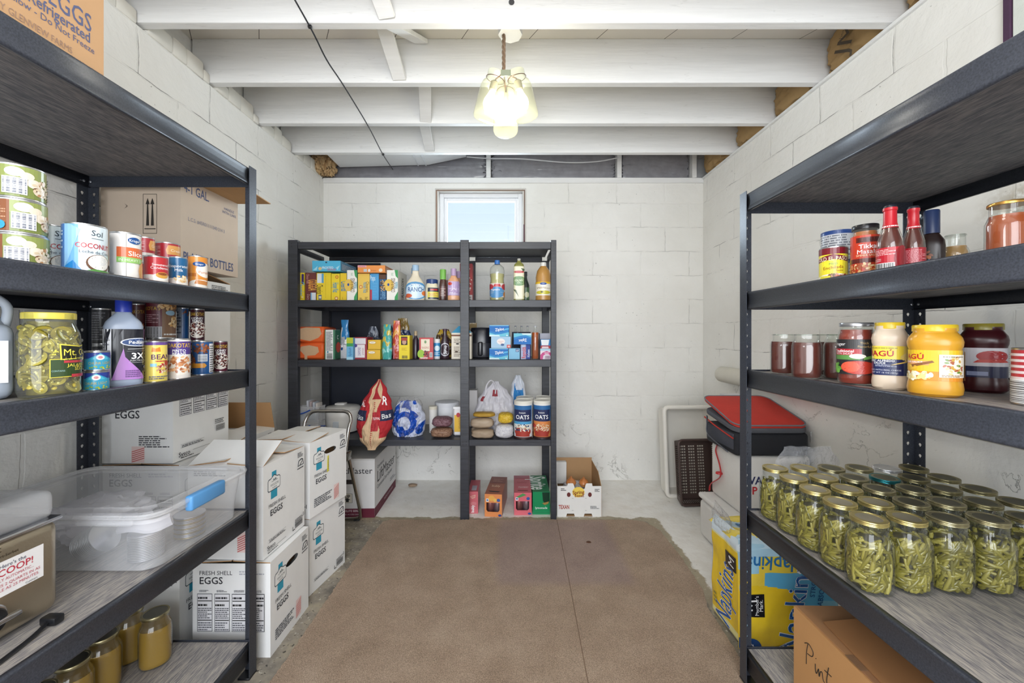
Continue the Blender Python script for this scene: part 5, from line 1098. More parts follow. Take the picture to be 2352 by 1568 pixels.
ragu('golden cheese sauce jar with yellow lid, frontmost of the jars', 2080, 2213, .905, .150, '#d29a2c', [('r', 0, 0, 1, .30, '#df8f2c'), ('t', 'RAGÚ', .28, .78, .17, '#b3202c', 0, .36, .03), ('r', .0, .50, .45, .64, '#e2a06a'), ('t', 'CHEDDAR SAUCE', .26, .60, .06, '#fff', 0, .38, .01), ('e', .22, .42, .13, .11, '#e8b93c'), ('p', [(.3, .42), (.50, .60), (.48, .66), (.28, .50)], '#8a5a34'), ('s', .26, .15, .24, .12, 40, .035, ['#f4ecc8', '#e9d48a', '#fff6dc']), ('r', .54, .12, .80, .86, '#f0e6d2'), ('l', .57, .78, .77, .83, 1, '#6a5a3a'), ('s', .67, .48, .09, .30, 26, .022, ['#c9a04a', '#6a8a3a', '#d9c08a', '#a85a3a']), ('l', .56, .14, .78, .22, 2, '#8a6a4a'), ('r', .86, 0, .98, .95, '#d0a020'), ('l', .87, .05, .97, .9, 18, '#6a4c10')], acol='#e6bc2c')
x, y, r = RJ(2093, 2160, 1.0)
ragu('third cream sauce jar hidden behind the two front yellow lidded jars', 2093, 2165, 1.03, .153, '#d6b04a', [('t', 'RAGÚ', .5, .7, .2, '#b3202c', 0, .5, .03)], acol='#e9cc3c', lid='#a8902c')
ragu('dark red tomato sauce jar with navy and white label and olive lid', 2198, 2318, 1.075, .154, '#3a0d14', [('r', 0, .38, 1, 1, '#cfccd2'), ('t', 'RAGÚ', .10, .80, .20, '#a8202c', 0, .36, .03), ('e', .60, .72, .17, .19, '#a8262a'), ('p', [(.4, .5), (.8, .52), (.7, .62), (.45, .6)], '#c23a30'), ('r', .0, .12, .26, .70, '#dfe0e6'), ('t', '8', .12, .55, .16, '#2c3a6a', 0, None, .02), ('t', 'Simple', .12, .42, .09, '#2c3a6a', 0, .22), ('l', .03, .16, .24, .34, 3, '#4a5a8a'), ('r', .34, .06, .55, .2, '#8a93b4'), ('l', .9, .1, .98, .9, 12, '#777')], acol='#262c4c', lid='#8a7f2a', name='pasta_sauce_jar')
t = can('striped_can', 'red and white striped can at the right edge of the third right shelf', PX(2388, .735), .735, z, .033, .105, [('r', 0, 0, 1, 1, '#c43c44')]+[('r', 0, k/9, 1, k/9+.05, '#f0dede') for k in range(9)]+[('r', 0, .0, .6, .45, '#efefef'), ('bh', .02, .02, .58, .42, '#777')], '#c43c44')

# ------------------------------------------------ fourth shelf: canned green beans
z = RZ[3]+ZB
def bean_mesh(seed, r, fh):
    rnd = random.Random(seed); m = MB(); m.lathe([(r*.72, .006), (r*.74, fh*.96), (.0005, fh*.97)], '#3c3810', 20, sq=2.4)
    cols = ['#857c28', '#928833', '#746c1f', '#9e933e', '#7e7526', '#a89d4c', '#6c651c']
    for i in range(300):
        a = rnd.uniform(0, 2*pi); zz = rnd.uniform(.008, fh); R = (r-.0055)*rnd.choice((1, 1, .95, .88))
        if zz > fh*.86: R *= 1-.55*(zz/fh-.86)
        if zz < .02: R *= .93
        k = (abs(cos(a))**2.4+abs(sin(a))**2.4)**(-1/2.4); R *= k
        L = rnd.uniform(.012, .024); ang = rnd.choice((rnd.gauss(.2, .35), rnd.uniform(0, pi), rnd.gauss(1.2, .4))); rr = rnd.uniform(.0036, .0046); bend = rnd.uniform(-.15, .15)
        pts = []
        for s_ in (-1, -.5, 0, .5, 1):
            da = s_*L*cos(ang)/R; dz = s_*L*sin(ang)+bend*s_*s_*.006
            q = min(max(zz+dz, .007), fh+.004); pts.append(((R-.003*abs(s_)*abs(cos(ang)))*cos(a+da), (R-.003*abs(s_)*abs(cos(ang)))*sin(a+da), q))
        m.tube(pts, [rr*.75, rr, rr*1.02, rr, rr*.72], rnd.choice(cols), 8)
    return m
def bean_jar(label, x, y, lid, seed, band='#b9b088', wax='#a9a189'):
    t = thing('bean_jar', label, 'jar', (x, y, z), face_cam(x, y)+rnd.uniform(-.4, .4), 'quart jars of canned green beans on the right rack')
    r, h = .0447, .171
    pr = [(r*.78, 0), (r*.93, .002), (r, .010), (r*1.0, .02), (r*1.0, h*.60), (r*.985, h*.67), (r*.90, h*.745), (r*.79, h*.80), (r*.76, h*.83), (r*.76, h*.99)]
    MB().lathe(pr, '#fff', 40, sq=2.4).build('glass_body', 'glass', t)
    bean_mesh(seed, r-.002, h*.73).build('beans', 'food', t)['kind'] = 'stuff'
    m = MB().lathe([(.0358, h-.0105), (.0372, h-.010), (.0372, h-.0085), (.0366, h-.0075), (.0374, h-.006), (.0368, h-.0045), (.0375, h-.003), (.0375, h-.0015), (.0365, h), (.033, h), (.0325, h-.001)], band, 40); m.build('screw_band', 'metal', t)
    MB().lathe([(.033, h-.002), (.033, h-.0008), (.027, h-.0004), (.0265, h-.001), (.0005, h-.0009)], wax, 36, cols=[band, band, band, wax]).build('lid', 'lidtop', t)
    return t
M['lidtop'] = printed('tarnished_lid', .42, .65, noise_amt=.35)
rnd = random.Random(2)
protos = [bean_jar('x', 0, 0, 0, 21, '#c9b878', '#c4bca4'), bean_jar('x', 0, 0, 0, 33, '#a89f7a', '#6f6c58'), bean_jar('x', 0, 0, 0, 47, '#8f8763', '#5d5b48')]
rows = [(.988, [.876, .972, 1.070, 1.168, 1.268]), (1.080, [.884, .979, 1.074, 1.169, 1.264, 1.359]), (1.173, [.886, .980, 1.074, 1.169, 1.264, 1.359]), (1.264, [.889, .983, 1.078, 1.172, 1.266, 1.360]), (1.356, [.891, .986, 1.080, 1.174, 1.267, 1.360])]
# two jars cut off at the right frame edge belong to the nearest rows
ORD = ['first', 'second', 'third', 'fourth', 'fifth', 'sixth']; RN = ['nearest row', 'second row', 'middle row', 'fourth row', 'rear row']
band_m = M['metal']
for j, (yy, xs) in enumerate(rows):
    for i, xx in enumerate(xs):
        lab = 'quart jar of green beans, %s from the aisle in the %s' % (ORD[i], RN[j])
        yj = yy+rnd.uniform(-.002, .002); xj = xx+rnd.uniform(-.002, .002); k = 0 if i < 2 else (1 if i < 4 else 2)
        if j == 0 and i == 0: k = 0
        t = protos[k]
        if (j, i) in ((0, 0), (0, 2), (0, 4)):
            t.location = (xj, yj, z); t.rotation_euler = (0, 0, 0); t['label'] = lab
        else: t = dup(t, (xj, yj, z), rnd.choice((0, pi/2, pi, -pi/2)), lab)
        if (j, i) == (3, 3):
            t['label'] = 'quart jar of green beans with a teal screw band, in the fourth row'
            for ch in t.children:
                if ch.name.startswith('screw_band'):
                    ch.data = ch.data.copy(); d = ch.data.color_attributes['Col'].data
                    for c_ in d: c_.color = lin('#2f7d84')
                    ch['label'] = 'teal screw band'
        if (j, i) == (4, 4):
            t['label'] = 'quart jar of green beans with a bright white lid, in the rear row'
            for ch in t.children:
                if ch.name.startswith('lid') or ch.name.startswith('screw_band'):
                    ch.data = ch.data.copy()
                    for c_ in ch.data.color_attributes['Col'].data: c_.color = lin('#dcdde0')
# clear bag behind the jars
tag(bag('clear_bag', 'x', 'bag', 1.04, 1.4115, z, .22, .225, .014, '#eef', wr=.9, mat='film_clear', seed=4, tp=[.5, .9, .8, .9, .7], wp=[.7, .95, .8, 1, .75]), 'crumpled clear plastic bag behind the rear row of bean jars', 'bag')
# cardboard box of pint jars on the bottom right shelf
z = RZ[4]+ZB
t = thing('cardboard_box', 'brown cardboard box with handwriting on the bottom right shelf', 'box', (.868, 1.235, z), R_(-1.5))
h = .274; L = .40; w = .36
m = MB(); m.box(0, w, -L, 0, 0, h, '#c4935f')
m.flat([('t', 'Pint jars', .45, .50, .001, '#333')][:0], (0, 0, 0), (0, -1, 0), (0, 0, 1), L, h); m.build('carton_body', 'paper', t)
# handwriting drawn as pen strokes on the aisle side
def hand(strokes, ox, oz, s):
    q = MB()
    for st in strokes:
        pts = spl([(-.0008, ox-a*s, oz+b*s) for a, b in st], 5); q.tube([(-.0006, p[1], p[2]) for p in pts], .0011, '#2b221c', 5)
    return q
PW = [[(0, .1), (.02, .6), (.1, 1.05)], [(-.1, .95), (.15, 1.1), (.42, .95), (.35, .7), (.08, .62)], [(.55, .55), (.56, .3), (.62, .2), (.72, .45)], [(.58, .8), (.6, .82)], [(.75, .5), (.78, .2), (.85, .45), (.95, .5), (1.0, .25), (1.08, .2)], [(1.3, 1.0), (1.2, .4), (1.28, .18), (1.4, .25)], [(1.08, .72), (1.45, .76)],
      [(1.95, .45), (1.95, .0), (1.85, -.35), (1.75, -.2)], [(1.93, .8), (1.95, .82)], [(2.35, .5), (2.18, .45), (2.15, .22), (2.28, .2), (2.38, .48), (2.42, .2)], [(2.52, .5), (2.56, .2)], [(2.54, .4), (2.68, .55), (2.78, .48)], [(3.05, .52), (2.92, .5), (3.05, .32), (3.0, .15), (2.85, .2)]]
hand(PW, -.055, .135, .066).build('handwriting', 'matte', t)
m = MB(); m.box(.004, w-.004, -L+.004, L*-.5-.002, h+.001, h+.005, '#9c7250'); m.build('flap', 'paper', t)
m = MB(); m.box(.004, w-.004, -L*.5+.0, -.004, h+.001, h+.005, '#a87c55'); m.build('flap', 'paper', t)
fl = MB().box(0, .17, -.31, -.001, 0, .004, '#a3744a').build('flap', 'paper', t, (.03, -.08, h+.007)); fl.rotation_euler = (0, R_(-9), R_(-4))
tp = MB().box(.0, w, -.245, -.195, h+.0055, h+.0062, '#8a6a50').build('packing_tape', 'film', t)

# ------------------------------------------------ floor, right side
t = thing('foam_cooler', 'white foam cooler with lid on the floor, under the other cooler', 'cooler', (1.16, 2.0, 0))
MB().rbox(0, .42, 0, .48, .003, .225, .025, '#eceae6', 3).build('cooler_body', 'matte', t); MB().rbox(-.006, .426, -.006, .486, .229, .262, .015, '#efedea', 3).build('cooler_lid', 'matte', t)
MB().rbox(-.008, .0, .12, .26, .08, .16, .003, '#e3e1dc', 1).build('grip_recess', 'matte', t)
t = thing('foam_cooler', 'white foam cooler with a red strap, on top of the other cooler', 'cooler', (1.228, 2.145, .2625))
MB().rbox(0, .375, 0, .325, 0, .315, .022, '#eeece8', 3).flat([('t', 'WALMART', .46, .60, .13, '#2e3462', 0, .9, .03), ('t', 'UP', .13, .40, .13, '#c8323a', 0, None, .03)][:0], (0, 0, 0), (1, 0, 0), (0, 0, 1), .375, .315).build('cooler_body', 'matte', t)
MB().flat([('t', 'WA', .115, .60, .13, '#2e3462', 0, None, .03), ('t', 'UP', .085, .43, .13, '#c8323a', 0, None, .03)], (.02, -.0005, 0), (1, 0, 0), (0, 0, 1), .375, .315, base=.0008).build('lettering', 'gloss', t)
m = MB(); m.tube(spl([(-.006, .24, .310), (-.006, .255, .27), (-.01, .20, .20), (-.014, .19, .14), (-.012, .30, .06), (-.008, .325, .01)]), .009, '#c93034', 8, flat=.35); m.lathe([(.001, 0), (.02, .005), (.018, .014), (.001, .018)], '#c93034', 12, c=(-.014, .2, .15)); m.build('red_strap', 'plastic', t)
# lunch cooler bag
t = thing('lunch_bag', 'soft lunch cooler bag with red lid and dark sides on top of the foam coolers', 'bag', (1.195, 2.14, .5785))
bw, bl, bh = .395, .33, .125
MB().rbox(0, bw, 0, bl, 0, bh, .022, '#25272e', 3).build('bag_body', 'cloth', t)
MB().rbox(.0-.004, .012, .02, bl-.02, .03, bh-.01, .005, '#4a4d58', 2).build('side_pocket', 'cloth', t)
def slab(x0, x1, y0, y1, za, zb, th, col, name, mat='cloth', rr=.012):
    m = MB().rbox(x0, x1, y0, y1, 0, th, rr, col, 3); L_ = y1-y0
    m.v = [(a, b, c+za+(zb-za)*(b-y0)/L_) for a, b, c in m.v]; return m.build(name, mat, t)
def soft_slab(e, za, zb, th, col, name, y1, crown=.0, rr=.055):
    """rounded lid panel that rises from front to back"""
    m = MB(); ring = []
    for cx, cy, a0 in ((bw+e-rr, y1-rr, 0), (-e+rr, y1-rr, pi/2), (-e+rr, -e+rr, pi), (bw+e-rr, -e+rr, 3*pi/2)):
        for i in range(9): q = a0+pi/2*i/8; ring.append((cx+rr*cos(q), cy+rr*sin(q)))
    k = len(ring); cx, cy = bw/2, y1/2; lay = []
    for f, z_ in ((.985, 0), (1, .004), (1, th-.004), (.985, th), (.8, th+crown*.6), (.5, th+crown), (.2, th+crown*1.1)):
        lay.append([(cx+(p-cx)*f, cy+(q-cy)*f, z_+za+(zb-za)*(cy+(q-cy)*f)/y1) for p, q in ring])
    vs = [p for l_ in lay for p in l_]; fs = [list(range(k))[::-1]]
    for j in range(len(lay)-1):
        for i in range(k): fs.append((j*k+i, j*k+(i+1) % k, (j+1)*k+(i+1) % k, (j+1)*k+i))
    fs.append([(len(lay)-1)*k+i for i in range(k)]); m.add(vs, fs, col, True); o = m.build(name, 'cloth', t)
    return [(p[0]+(p[0]-cx)*.012, p[1]+(p[1]-cy)*.012, p[2]) for p in lay[3]]
soft_slab(.004, bh, bh+.05, .026, '#5b5e66', 'zip_band', bl+.02)
rg = soft_slab(.002, bh+.024, bh+.125, .016, '#cb3b30', 'red_lid', bl+.05, .012)
MB().tube(rg, .004, '#7b7e86', 8, True).build('piping', 'cloth', t)
for x_, z_ in ((.06, bh+.01), (bw-.004, bh+.01)): MB().rbox(x_, x_+.006, -.012, -.007, z_-.055, z_, .001, '#b6b8bc', 1).build('zip_pull', 'metal', t)
MB().tube(spl([(-.005, .30, bh+.03), (-.02, .27, bh-.01), (-.028, .24, .06), (-.012, .12, .0+.02), (-.008, .07, .01)]), .012, '#6c707a', 8, flat=.3).build('strap', 'cloth', t)
MB().tube(spl([(-.006, bl, bh+.02), (-.007, bl*.6, bh-.005), (-.008, .01, bh-.03)]), .004, '#c8392f', 8).build('red_piping', 'cloth', t)
m = MB(); m.flat([('r', 0, 0, 1, 1, '#e4e3e6'), ('e', .3, .55, .22, .3, '#25272e'), ('e', .3, .55, .12, .16, '#e4e3e6'), ('p', [(.55, .1), (.7, .9), (.8, .9), (.65, .1)], '#25272e'), ('p', [(.75, .1), (.9, .9), (.98, .8), (.85, .1)], '#25272e')], (0, 0, 0), (1, 0, 0), (0, 0, 1), .12, .10)
m.box(0, .12, .0005, .06, 0, .10, '#e4e3e6'); tag(m.build('folded_bag', 'cloth', None, (1.345, 2.53, .5785+.17)), 'black and white patterned folded bag behind the red lunch bag lid', 'bag')
bx_ = MB().rbox(0, .14, 0, .09, 0, .165, .01, '#3c3f48', 2).build('stuff_sack', 'cloth', None, (1.34, 2.50, .5785)); tag(bx_, 'dark pouch behind the lunch bag, under the patterned bag', 'bag'); bx_.location.y = 2.52
# plastic baskets standing on end
def basket(label, x, y, rz, w, h, d, col, lean, slots, name='plastic_basket', base=0.003, rim=.012, g=None):
    t = thing(name, label, 'basket', (x, y, base), (R_(lean), 0, rz))
    m = MB(); fl = .02
    # bottom panel (now the back, standing up) with slots, at y=d
    holes = []
    if slots:
        nx, nz = slots
        for i in range(nx):
            if i % 4 == 3: continue
            for j in range(nz):
                hx = fl+.03+(w-2*fl-.06)*(i+.15)/nx; hz = fl+.03+(h-2*fl-.06)*(j+.2)/nz
                holes.append([(hx, hz), (hx, hz+(h-.1)/nz*.55), (hx+(w-.1)/nx*.75, hz+(h-.1)/nz*.55), (hx+(w-.1)/nx*.75, hz)])
    pts, tr = tess([(fl, fl), (w-fl, fl), (w-fl, h-fl), (fl, h-fl)], holes); m.add([(a, d, b) for a, b in pts], tr, col)
    c = [((0, 0), (w, 0), (fl, fl), (w-fl, fl)), ((w, 0), (w, h), (w-fl, fl), (w-fl, h-fl)), ((w, h), (0, h), (w-fl, h-fl), (fl, h-fl)), ((0, h), (0, 0), (fl, h-fl), (fl, fl))]
    for a, b, e, f in c:
        L_ = sqrt((b[0]-a[0])**2+(b[1]-a[1])**2); n = max(3, int(L_/.018)) if slots else 0; hs = []
        for i in range(n):
            u0 = .08+.84*(i+.2)/n; u1 = .08+.84*(i+.7)/n; hs.append([(u0, .3), (u0, .8), (u1, .8), (u1, .3)])
        pts, tr = tess([(0, 0), (1, 0), (1, 1), (0, 1)], hs)
        vs = []
        for u, v in pts:
            p0 = (a[0]+(b[0]-a[0])*u, a[1]+(b[1]-a[1])*u); p1 = (e[0]+(f[0]-e[0])*u, e[1]+(f[1]-e[1])*u); vs.append((p0[0]+(p1[0]-p0[0])*v, d*v, p0[1]+(p1[1]-p0[1])*v))
        m.add(vs, tr, col)
    solid(m.build('basket_body', 'plastic', t), .003)
    rr = .03; pts = []
    for cx, cz, a0 in ((w-rr, h-rr, 0), (rr, h-rr, pi/2), (rr, rr, pi), (w-rr, rr, 3*pi/2)):
        for i in range(7): a = a0+pi/2*i/6; pts.append((cx+rr*1.0*cos(a), 0, cz+rr*1.0*sin(a)))
    MB().tube(pts, rim, col, 10, True).build('rim', 'plastic', t)
    return t
basket('tall white plastic tub standing on end and leaning on the wall by the corner', 1.175, 3.02, R_(3), .40, .655, .15, '#efebe2', -5, None, 'plastic_tub', .016, .017)
for q in ():
    pass
basket('brown slotted plastic basket standing on end in front of the white tub', 1.215, 2.86, R_(5), .31, .455, .10, '#4c3c38', -6, (12, 17), 'plastic_basket', .011, .009)

# napkin pack
NB, NY, NW = '#5fa8cf', '#f0cc2e', '#e9eef2'
def napcol(u, v):
    if v > .80 and u < .75: return '#9cc4d8'
    d = u*1.05+v*.2+.16*sin(v*5)
    if d < .62: return NY if (u+v*.3) > .08 else '#a9cfe0'
    if d > .98: return '#8fc3dd'
    return '#5aa9d2' if v > .42+(u-.6)*.5 else NY
t = thing('napkin_pack', 'large plastic wrapped pack of paper napkins, yellow and blue, beside the right rack post', 'napkins', (.890, 1.545, .003), R_(2))
def napbox(w, l, h, seed):
    """shrink wrapped block: rounded box with wrinkles; colours and lettering on the near and aisle faces"""
    m = MB().rbox(0, w, 0, l, 0, h, .035, NY, 4)
    return m
w, l, h = .40, .25, .43
def nface(O, U, V, W, Hh, cf, art, seed, nu=110, nv=110, name='wrapper'):
    O, U, V = Vector(O), Vector(U), Vector(V); Nn = U.cross(V)
    def S(a, b, off=0.0):
        e = min(a, W-a, b, Hh-b); ed = max(0, .035-e)/.035
        q = O+U*a+V*b; bump = noise.noise(Vector((a*9+seed, b*9, 0)))*.012+noise.noise(Vector((a*30, b*22, seed)))*.0015
        return q+Nn*(bump*(1-ed)-.028*ed*ed+off)
    m = MB(); vs = [S(W*i/nu, Hh*j/nv) for j in range(nv+1) for i in range(nu+1)]; fs = []; cc = []
    for j in range(nv):
        for i in range(nu): a = j*(nu+1)+i; fs.append((a, a+1, a+nu+2, a+nu+1)); cc.append(cf((i+.5)/nu, (j+.5)/nv))
    m.add(vs, fs, cc, True); m.art(art, W, Hh, lambda a, b, o: S(min(max(a, 0), W), min(max(b, 0), Hh), o+.0022), .015, seed)
    return m.build(name, 'film', t)
def cf_near(u, v):
    if v > .86: return '#a8cde0' if u < .5 else '#e9d060'
    if v > .72: return '#ecd24a' if u > .15 else '#9fd0e6'
    edge = .28+.42*((1-v)/.7)**1.5 if v < .72 else .3
    if u < edge and v < .62-.1*u: return NY
    if u < .22: return '#f0d24a'
    return '#5fb0d8' if u < edge+.18 or v > .45 else '#86c4de'
def cf_side(u, v):
    if v > .88: return '#d9e6ee'
    if u < .12: return '#bcd2e4'
    if u > .88: return '#a9cfe0'
    return NY if .12 < v < .86 else '#e9e3a0'
MM_ = [('r', 0, 0, 1, 1, '#1d1c20'), ('p', [(.1, .45), (.2, .45), (.2, .75), (.35, .55), (.5, .75), (.5, .45), (.6, .45), (.6, .9), (.5, .9), (.35, .7), (.2, .9), (.1, .9)], '#eee')]
nface((0, 0, 0), (1, 0, 0), (0, 0, 1), w, h, cf_near, [('r', .03, .33, .21, .53, '#1d1c20'), ('t', 'M', .08, .43, .11, '#f2f2f2', 90, None, .02), ('t', "Member's", .135, .43, .035, '#f2f2f2', 90, .17), ('t', 'Mark.', .175, .43, .035, '#f2f2f2', 90, .1), ('t', 'Napkins', .50, .40, .20, '#eef3fa', 82, .80, .03), ('t', 'Napkins', .50, .40, .20, '#1c5aa6', 82, .80, .005), ('t', 'STRONG,', .70, .62, .045, '#24548c', 85, .3, .01), ('t', 'ABSORBENT', .78, .58, .045, '#24548c', 85, .4, .01), ('t', 'Napkins', .30, .80, .12, '#2a6fa8', 176, .55, .02), ('e', .08, .06, .10, .08, '#1c4f94'), ('t', '9', .08, .06, .08, '#fff')], 3)
nface((0, l, 0), (0, -1, 0), (0, 0, 1), l, h, cf_side, [('t', 'Napkins', .50, .38, .24, '#eef3fa', 82, .60, .03), ('t', 'Napkins', .50, .38, .24, '#1c5aa6', 82, .60, .005), ('r', .55, .66, .85, .80, '#1d1c20'), ('t', 'M', .72, .73, .09, '#f2f2f2', 80, None, .02), ('l', .2, .18, .3, .3, 3, '#8a8a3a')], 8)
nface((0, 0, h), (1, 0, 0), (0, 1, 0), w, l, lambda u, v: '#bfd8e6' if (u+v) % .6 < .3 else '#ecd45a', [('t', 'Napkins', .5, .5, .25, '#2a6fa8', 0, .8, .02)], 5, 40, 40)
MB().box(.02, w-.02, .02, l-.002, .003, h-.03, '#f1efe8').build('napkins', 'matte', t)
b_ = bag('film_end', 'x', '', .02, .18, h-.03, .17, .085, .05, '#dfeaf2', wr=.5, mat='film_clear', seed=9, obj=False, parent=t, rz=R_(80))
for k in ('label', 'category'):
    if k in b_: del b_[k]
# ------------------------------------------------ black wooden rack: top shelf
Y0 = 2.70
def C(name, label, cat, a, b, top, z, h=None, y=Y0, dep=.20, col='#ddd', art=(), side=None, sart=(), bot=None, **k):
    """carton between pixel columns a..b whose top edge is at pixel row top"""
    if h is None: h = PZ(top, y)-z
    return carton(name, label, cat, PX(a, y), PX(b, y), y, dep, z, h, col, art, side, sart, **k)
z = WZ[1]+.0005-.002+.002
CH = 'cereal boxes on the top shelf of the wooden rack'
YEL = '#efd22e'
C('cereal_box', 'yellow cereal box at the far left end of the top shelf, spine out', 'cereal box', 682, 699, 626, z, dep=.22, col=YEL, side=YEL, art=[('r', .62, .60, .95, .95, '#3c2a6a'), ('t', 'Cheerios', .55, .42, .28, '#6fa9c4', -90, .5, .02), ('e', .75, .12, .12, .03, '#e9e0b0'), ('l', .2, .06, .7, .16, 2, '#b09a2c')], group=CH)
C('cereal_box', 'brown cereal box, second from the left end of the top shelf', 'cereal box', 701, 726, 626, z, dep=.22, y=2.70, col='#6d3330', side='#7d4238', art=[('t', 'Choco Puffs', .25, .78, .10, '#d9a0a0', -90, .34), ('t', 'COCOA', .72, .55, .32, '#e0a84a', -90, .40, .03), ('t', 'PUFFS', .52, .55, .16, '#d98a3a', -90, .3, .02), ('r', .58, 0, .98, .28, '#dfe4ea'), ('r', .5, 0, .6, .28, '#6fb0d8'), ('t', 'Dairy', .3, .12, .1, '#c9a09a', -90, .2)], group=CH)
C('cereal_box', 'wide yellow cereal box with a blue and white panel, under the blue flat box', 'cereal box', 727, 760, 626, z, dep=.23, y=2.70, col=YEL, side='#e3c422', art=[('r', .05, .63, .50, .97, '#dfe6ec'), ('r', .36, .63, .50, .97, '#5fa6cf'), ('t', 'Cheerios', .24, .40, .24, '#5c4a1c', -90, .34, .01), ('r', .14, .03, .36, .20, '#3a5a8a'), ('r', .17, .07, .33, .16, '#dfd9c0'), ('l', .62, .1, .66, .9, 14, '#c9ab20')], group=CH)
C('cereal_box', 'narrow yellow cereal box with two red rings', 'cereal box', 761, 780, 628, z, dep=.23, col=YEL, side=YEL, art=[('e', .68, .87, .20, .06, '#c9502c'), ('e', .68, .87, .12, .035, YEL), ('t', 'Honey Nut', .55, .48, .22, '#4a9ab8', -90, .36, .03), ('e', .62, .08, .22, .07, '#c9702c'), ('e', .62, .08, .14, .04, '#f0dca0')], group=CH)
C('cereal_box', 'golden yellow cereal box beside the first corn flakes box', 'cereal box', 781, 796, 627, z, dep=.23, y=2.70, col='#e9c62c', side='#3c6a94', art=[('t', 'Cheerios', .72, .52, .26, '#3f7fa8', -90, .36, .03), ('l', .35, .05, .45, .14, 2, '#8a6a1c')], group=CH)
CF = [('p', [(0, .3), (.5, .45), (.68, .75), (.6, 0), (0, 0)], '#f1efe8'), ('e', .18, .5, .45, .20, '#e7c25a'), ('p', [(.70, 1), (1, 1), (1, .72), (.8, .8)], '#3c9a58'), ('p', [(1, .3), (.72, .12), (.70, 0), (1, 0)], '#3c9a58'), ('t', 'CORN FLAKES', .55, .50, .13, '#6a4a2c', 90, .46, .015), ('t', 'Wholesome', .82, .50, .12, '#4aa0b8', 90, .22, .02), ('e', .14, .52, .10, .045, '#2c4f9a'), ('l', .4, .82, .6, .92, 3, '#9ac0a0')]
C('cereal_box', 'white and green corn flakes box, left one of two', 'cereal box', 797, 820, 620, z, dep=.22, y=2.70, col='#efeee8', art=CF, side='#3c9a58', group=CH)
C('cereal_box', 'pale orange cereal box between the left corn flakes box and the blue one', 'cereal box', 822, 849, 628, z, dep=.22, col='#e9c45a', side='#4f93c6', art=[('t', 'Honey Nut', .62, .48, .14, '#4a9ab8', -90, .4, .02), ('t', 'Cheerios', .82, .5, .12, '#7a5a20', -90, .4), ('e', .25, .5, .16, .07, '#d98a4a'), ('e', .25, .5, .09, .03, '#efd890'), ('l', .15, .03, .4, .12, 2, '#8a6a2c'), ('l', .6, .03, .85, .14, 3, '#8a6a2c')], group=CH)
C('cereal_box', 'light blue cereal box with a red corner strip under the orange flat box', 'cereal box', 850, 870, 628, z, dep=.22, y=2.70, col='#4f9fd6', side='#3a86c0', art=[('t', 'Pops', .3, .84, .2, '#cfe6f4', 0, .6, .02), ('r', 0, 0, .22, .40, '#b83a4a'), ('l', .3, .1, .8, .7, 6, '#5aa9dc')], group=CH)
C('cereal_box', 'dark blue granola box left of the right corn flakes box', 'cereal box', 871, 887, 630, z, dep=.22, y=2.70, col='#2c5a86', side='#2c5a86', art=[('s', .5, .55, .4, .22, 60, .10, ['#c9a05c', '#8a5a34', '#e0c08a', '#3a2a20']), ('r', 0, .82, 1, 1, '#5a3a28'), ('t', 'Quaker', .5, .2, .2, '#7fb0d8', 90, .3)], group=CH)
C('cereal_box', 'white and green corn flakes box, right one, with black lettering on its side', 'cereal box', 888.5, 914, 620, z, dep=.23, y=2.70, col='#efeee8', side='#e6e5de', art=CF, sart=[('t', 'CORN', .50, .66, .26, '#3a3a34', 90, .28, .04), ('t', 'FLAKES', .50, .32, .26, '#3a3a34', 90, .34, .04)], group=CH)
zt = z+.186
C('cereal_box', 'light blue cereal box laid flat across the yellow boxes', 'cereal box', 717, 782, 600, PZ(626, 2.70)+.0055, h=.070, y=2.675, dep=.27, col='#4fb3da', side='#6a9cc0', rz=0.0, art=[('t', 'FROSTED', .55, .34, .24, '#dff0f8', 0, .4, .02), ('t', 'CRUNCH', .68, .16, .20, '#c9505c', 0, .3, .02), ('e', .28, .25, .06, .16, '#d9c08a'), ('p', [(.02, .1), (.2, .5), (.16, .1)], '#9fd6ea'), ('p', [(.98, .55), (.84, .35), (.9, .1)], '#9fd6ea'), ('r', .47, .78, .53, .90, '#27384a')], sart=[('l', .1, .2, .9, .8, 5, '#d9dbe0')])
C('cereal_box', 'orange cereal box laid flat between the corn flakes boxes', 'cereal box', 821.5, 884.5, 607, PZ(628, 2.70)+.002, h=.049, y=2.675, dep=.27, col='#e5924a', side='#c98f6a', art=[('r', 0, .72, .32, 1, '#e0a0a8'), ('l', .04, .8, .28, .92, 1, '#b45a6a'), ('r', .22, .12, .34, .5, '#b9c4cc'), ('e', .42, .3, .04, .2, '#dfe2e0'), ('t', 'Oat Squares', .58, .3, .18, '#a3502c', 0, .2), ('e', .84, .34, .07, .24, '#e9d6c0')], sart=[('l', .1, .2, .9, .8, 4, '#e9d6c8')])
# bottles
def B(name, label, a, b, top, prof, body, z, y=Y0+.05, **k):
    x, r = pxw(a, b, y); h = PZ(top, y)-z
    pf = [(p[0]*r, p[1]*h) for p in prof]
    c = k.pop('cap', None)
    if c: k['cap'] = (c[0]*r, c[1]*h, h, c[2])
    az = k.pop('az', (.1, .5)); k['az'] = (az[0]*h, az[1]*h)
    if 'lh' in k: k['lh'] *= h
    return bottle(name, label, x, y, z, pf, body, **k)
ranchp = [(.85, 0), (.98, .02), (1, .06), (1, .42), (.9, .52), (.5, .66), (.36, .74), (.34, .86)]
RN_ = [('e', .5, .45, .46, .52, '#4f93c8'), ('e', .5, .42, .40, .42, '#c9dff0'), ('t', 'RANCH', .52, .52, .26, '#2c5a94', 0, .55, .03), ('e', .25, .15, .14, .12, '#d0603c'), ('e', .82, .3, .12, .14, '#dd7a3c'), ('t', 'Hidden', .5, .80, .14, '#fff', 0, .3)]
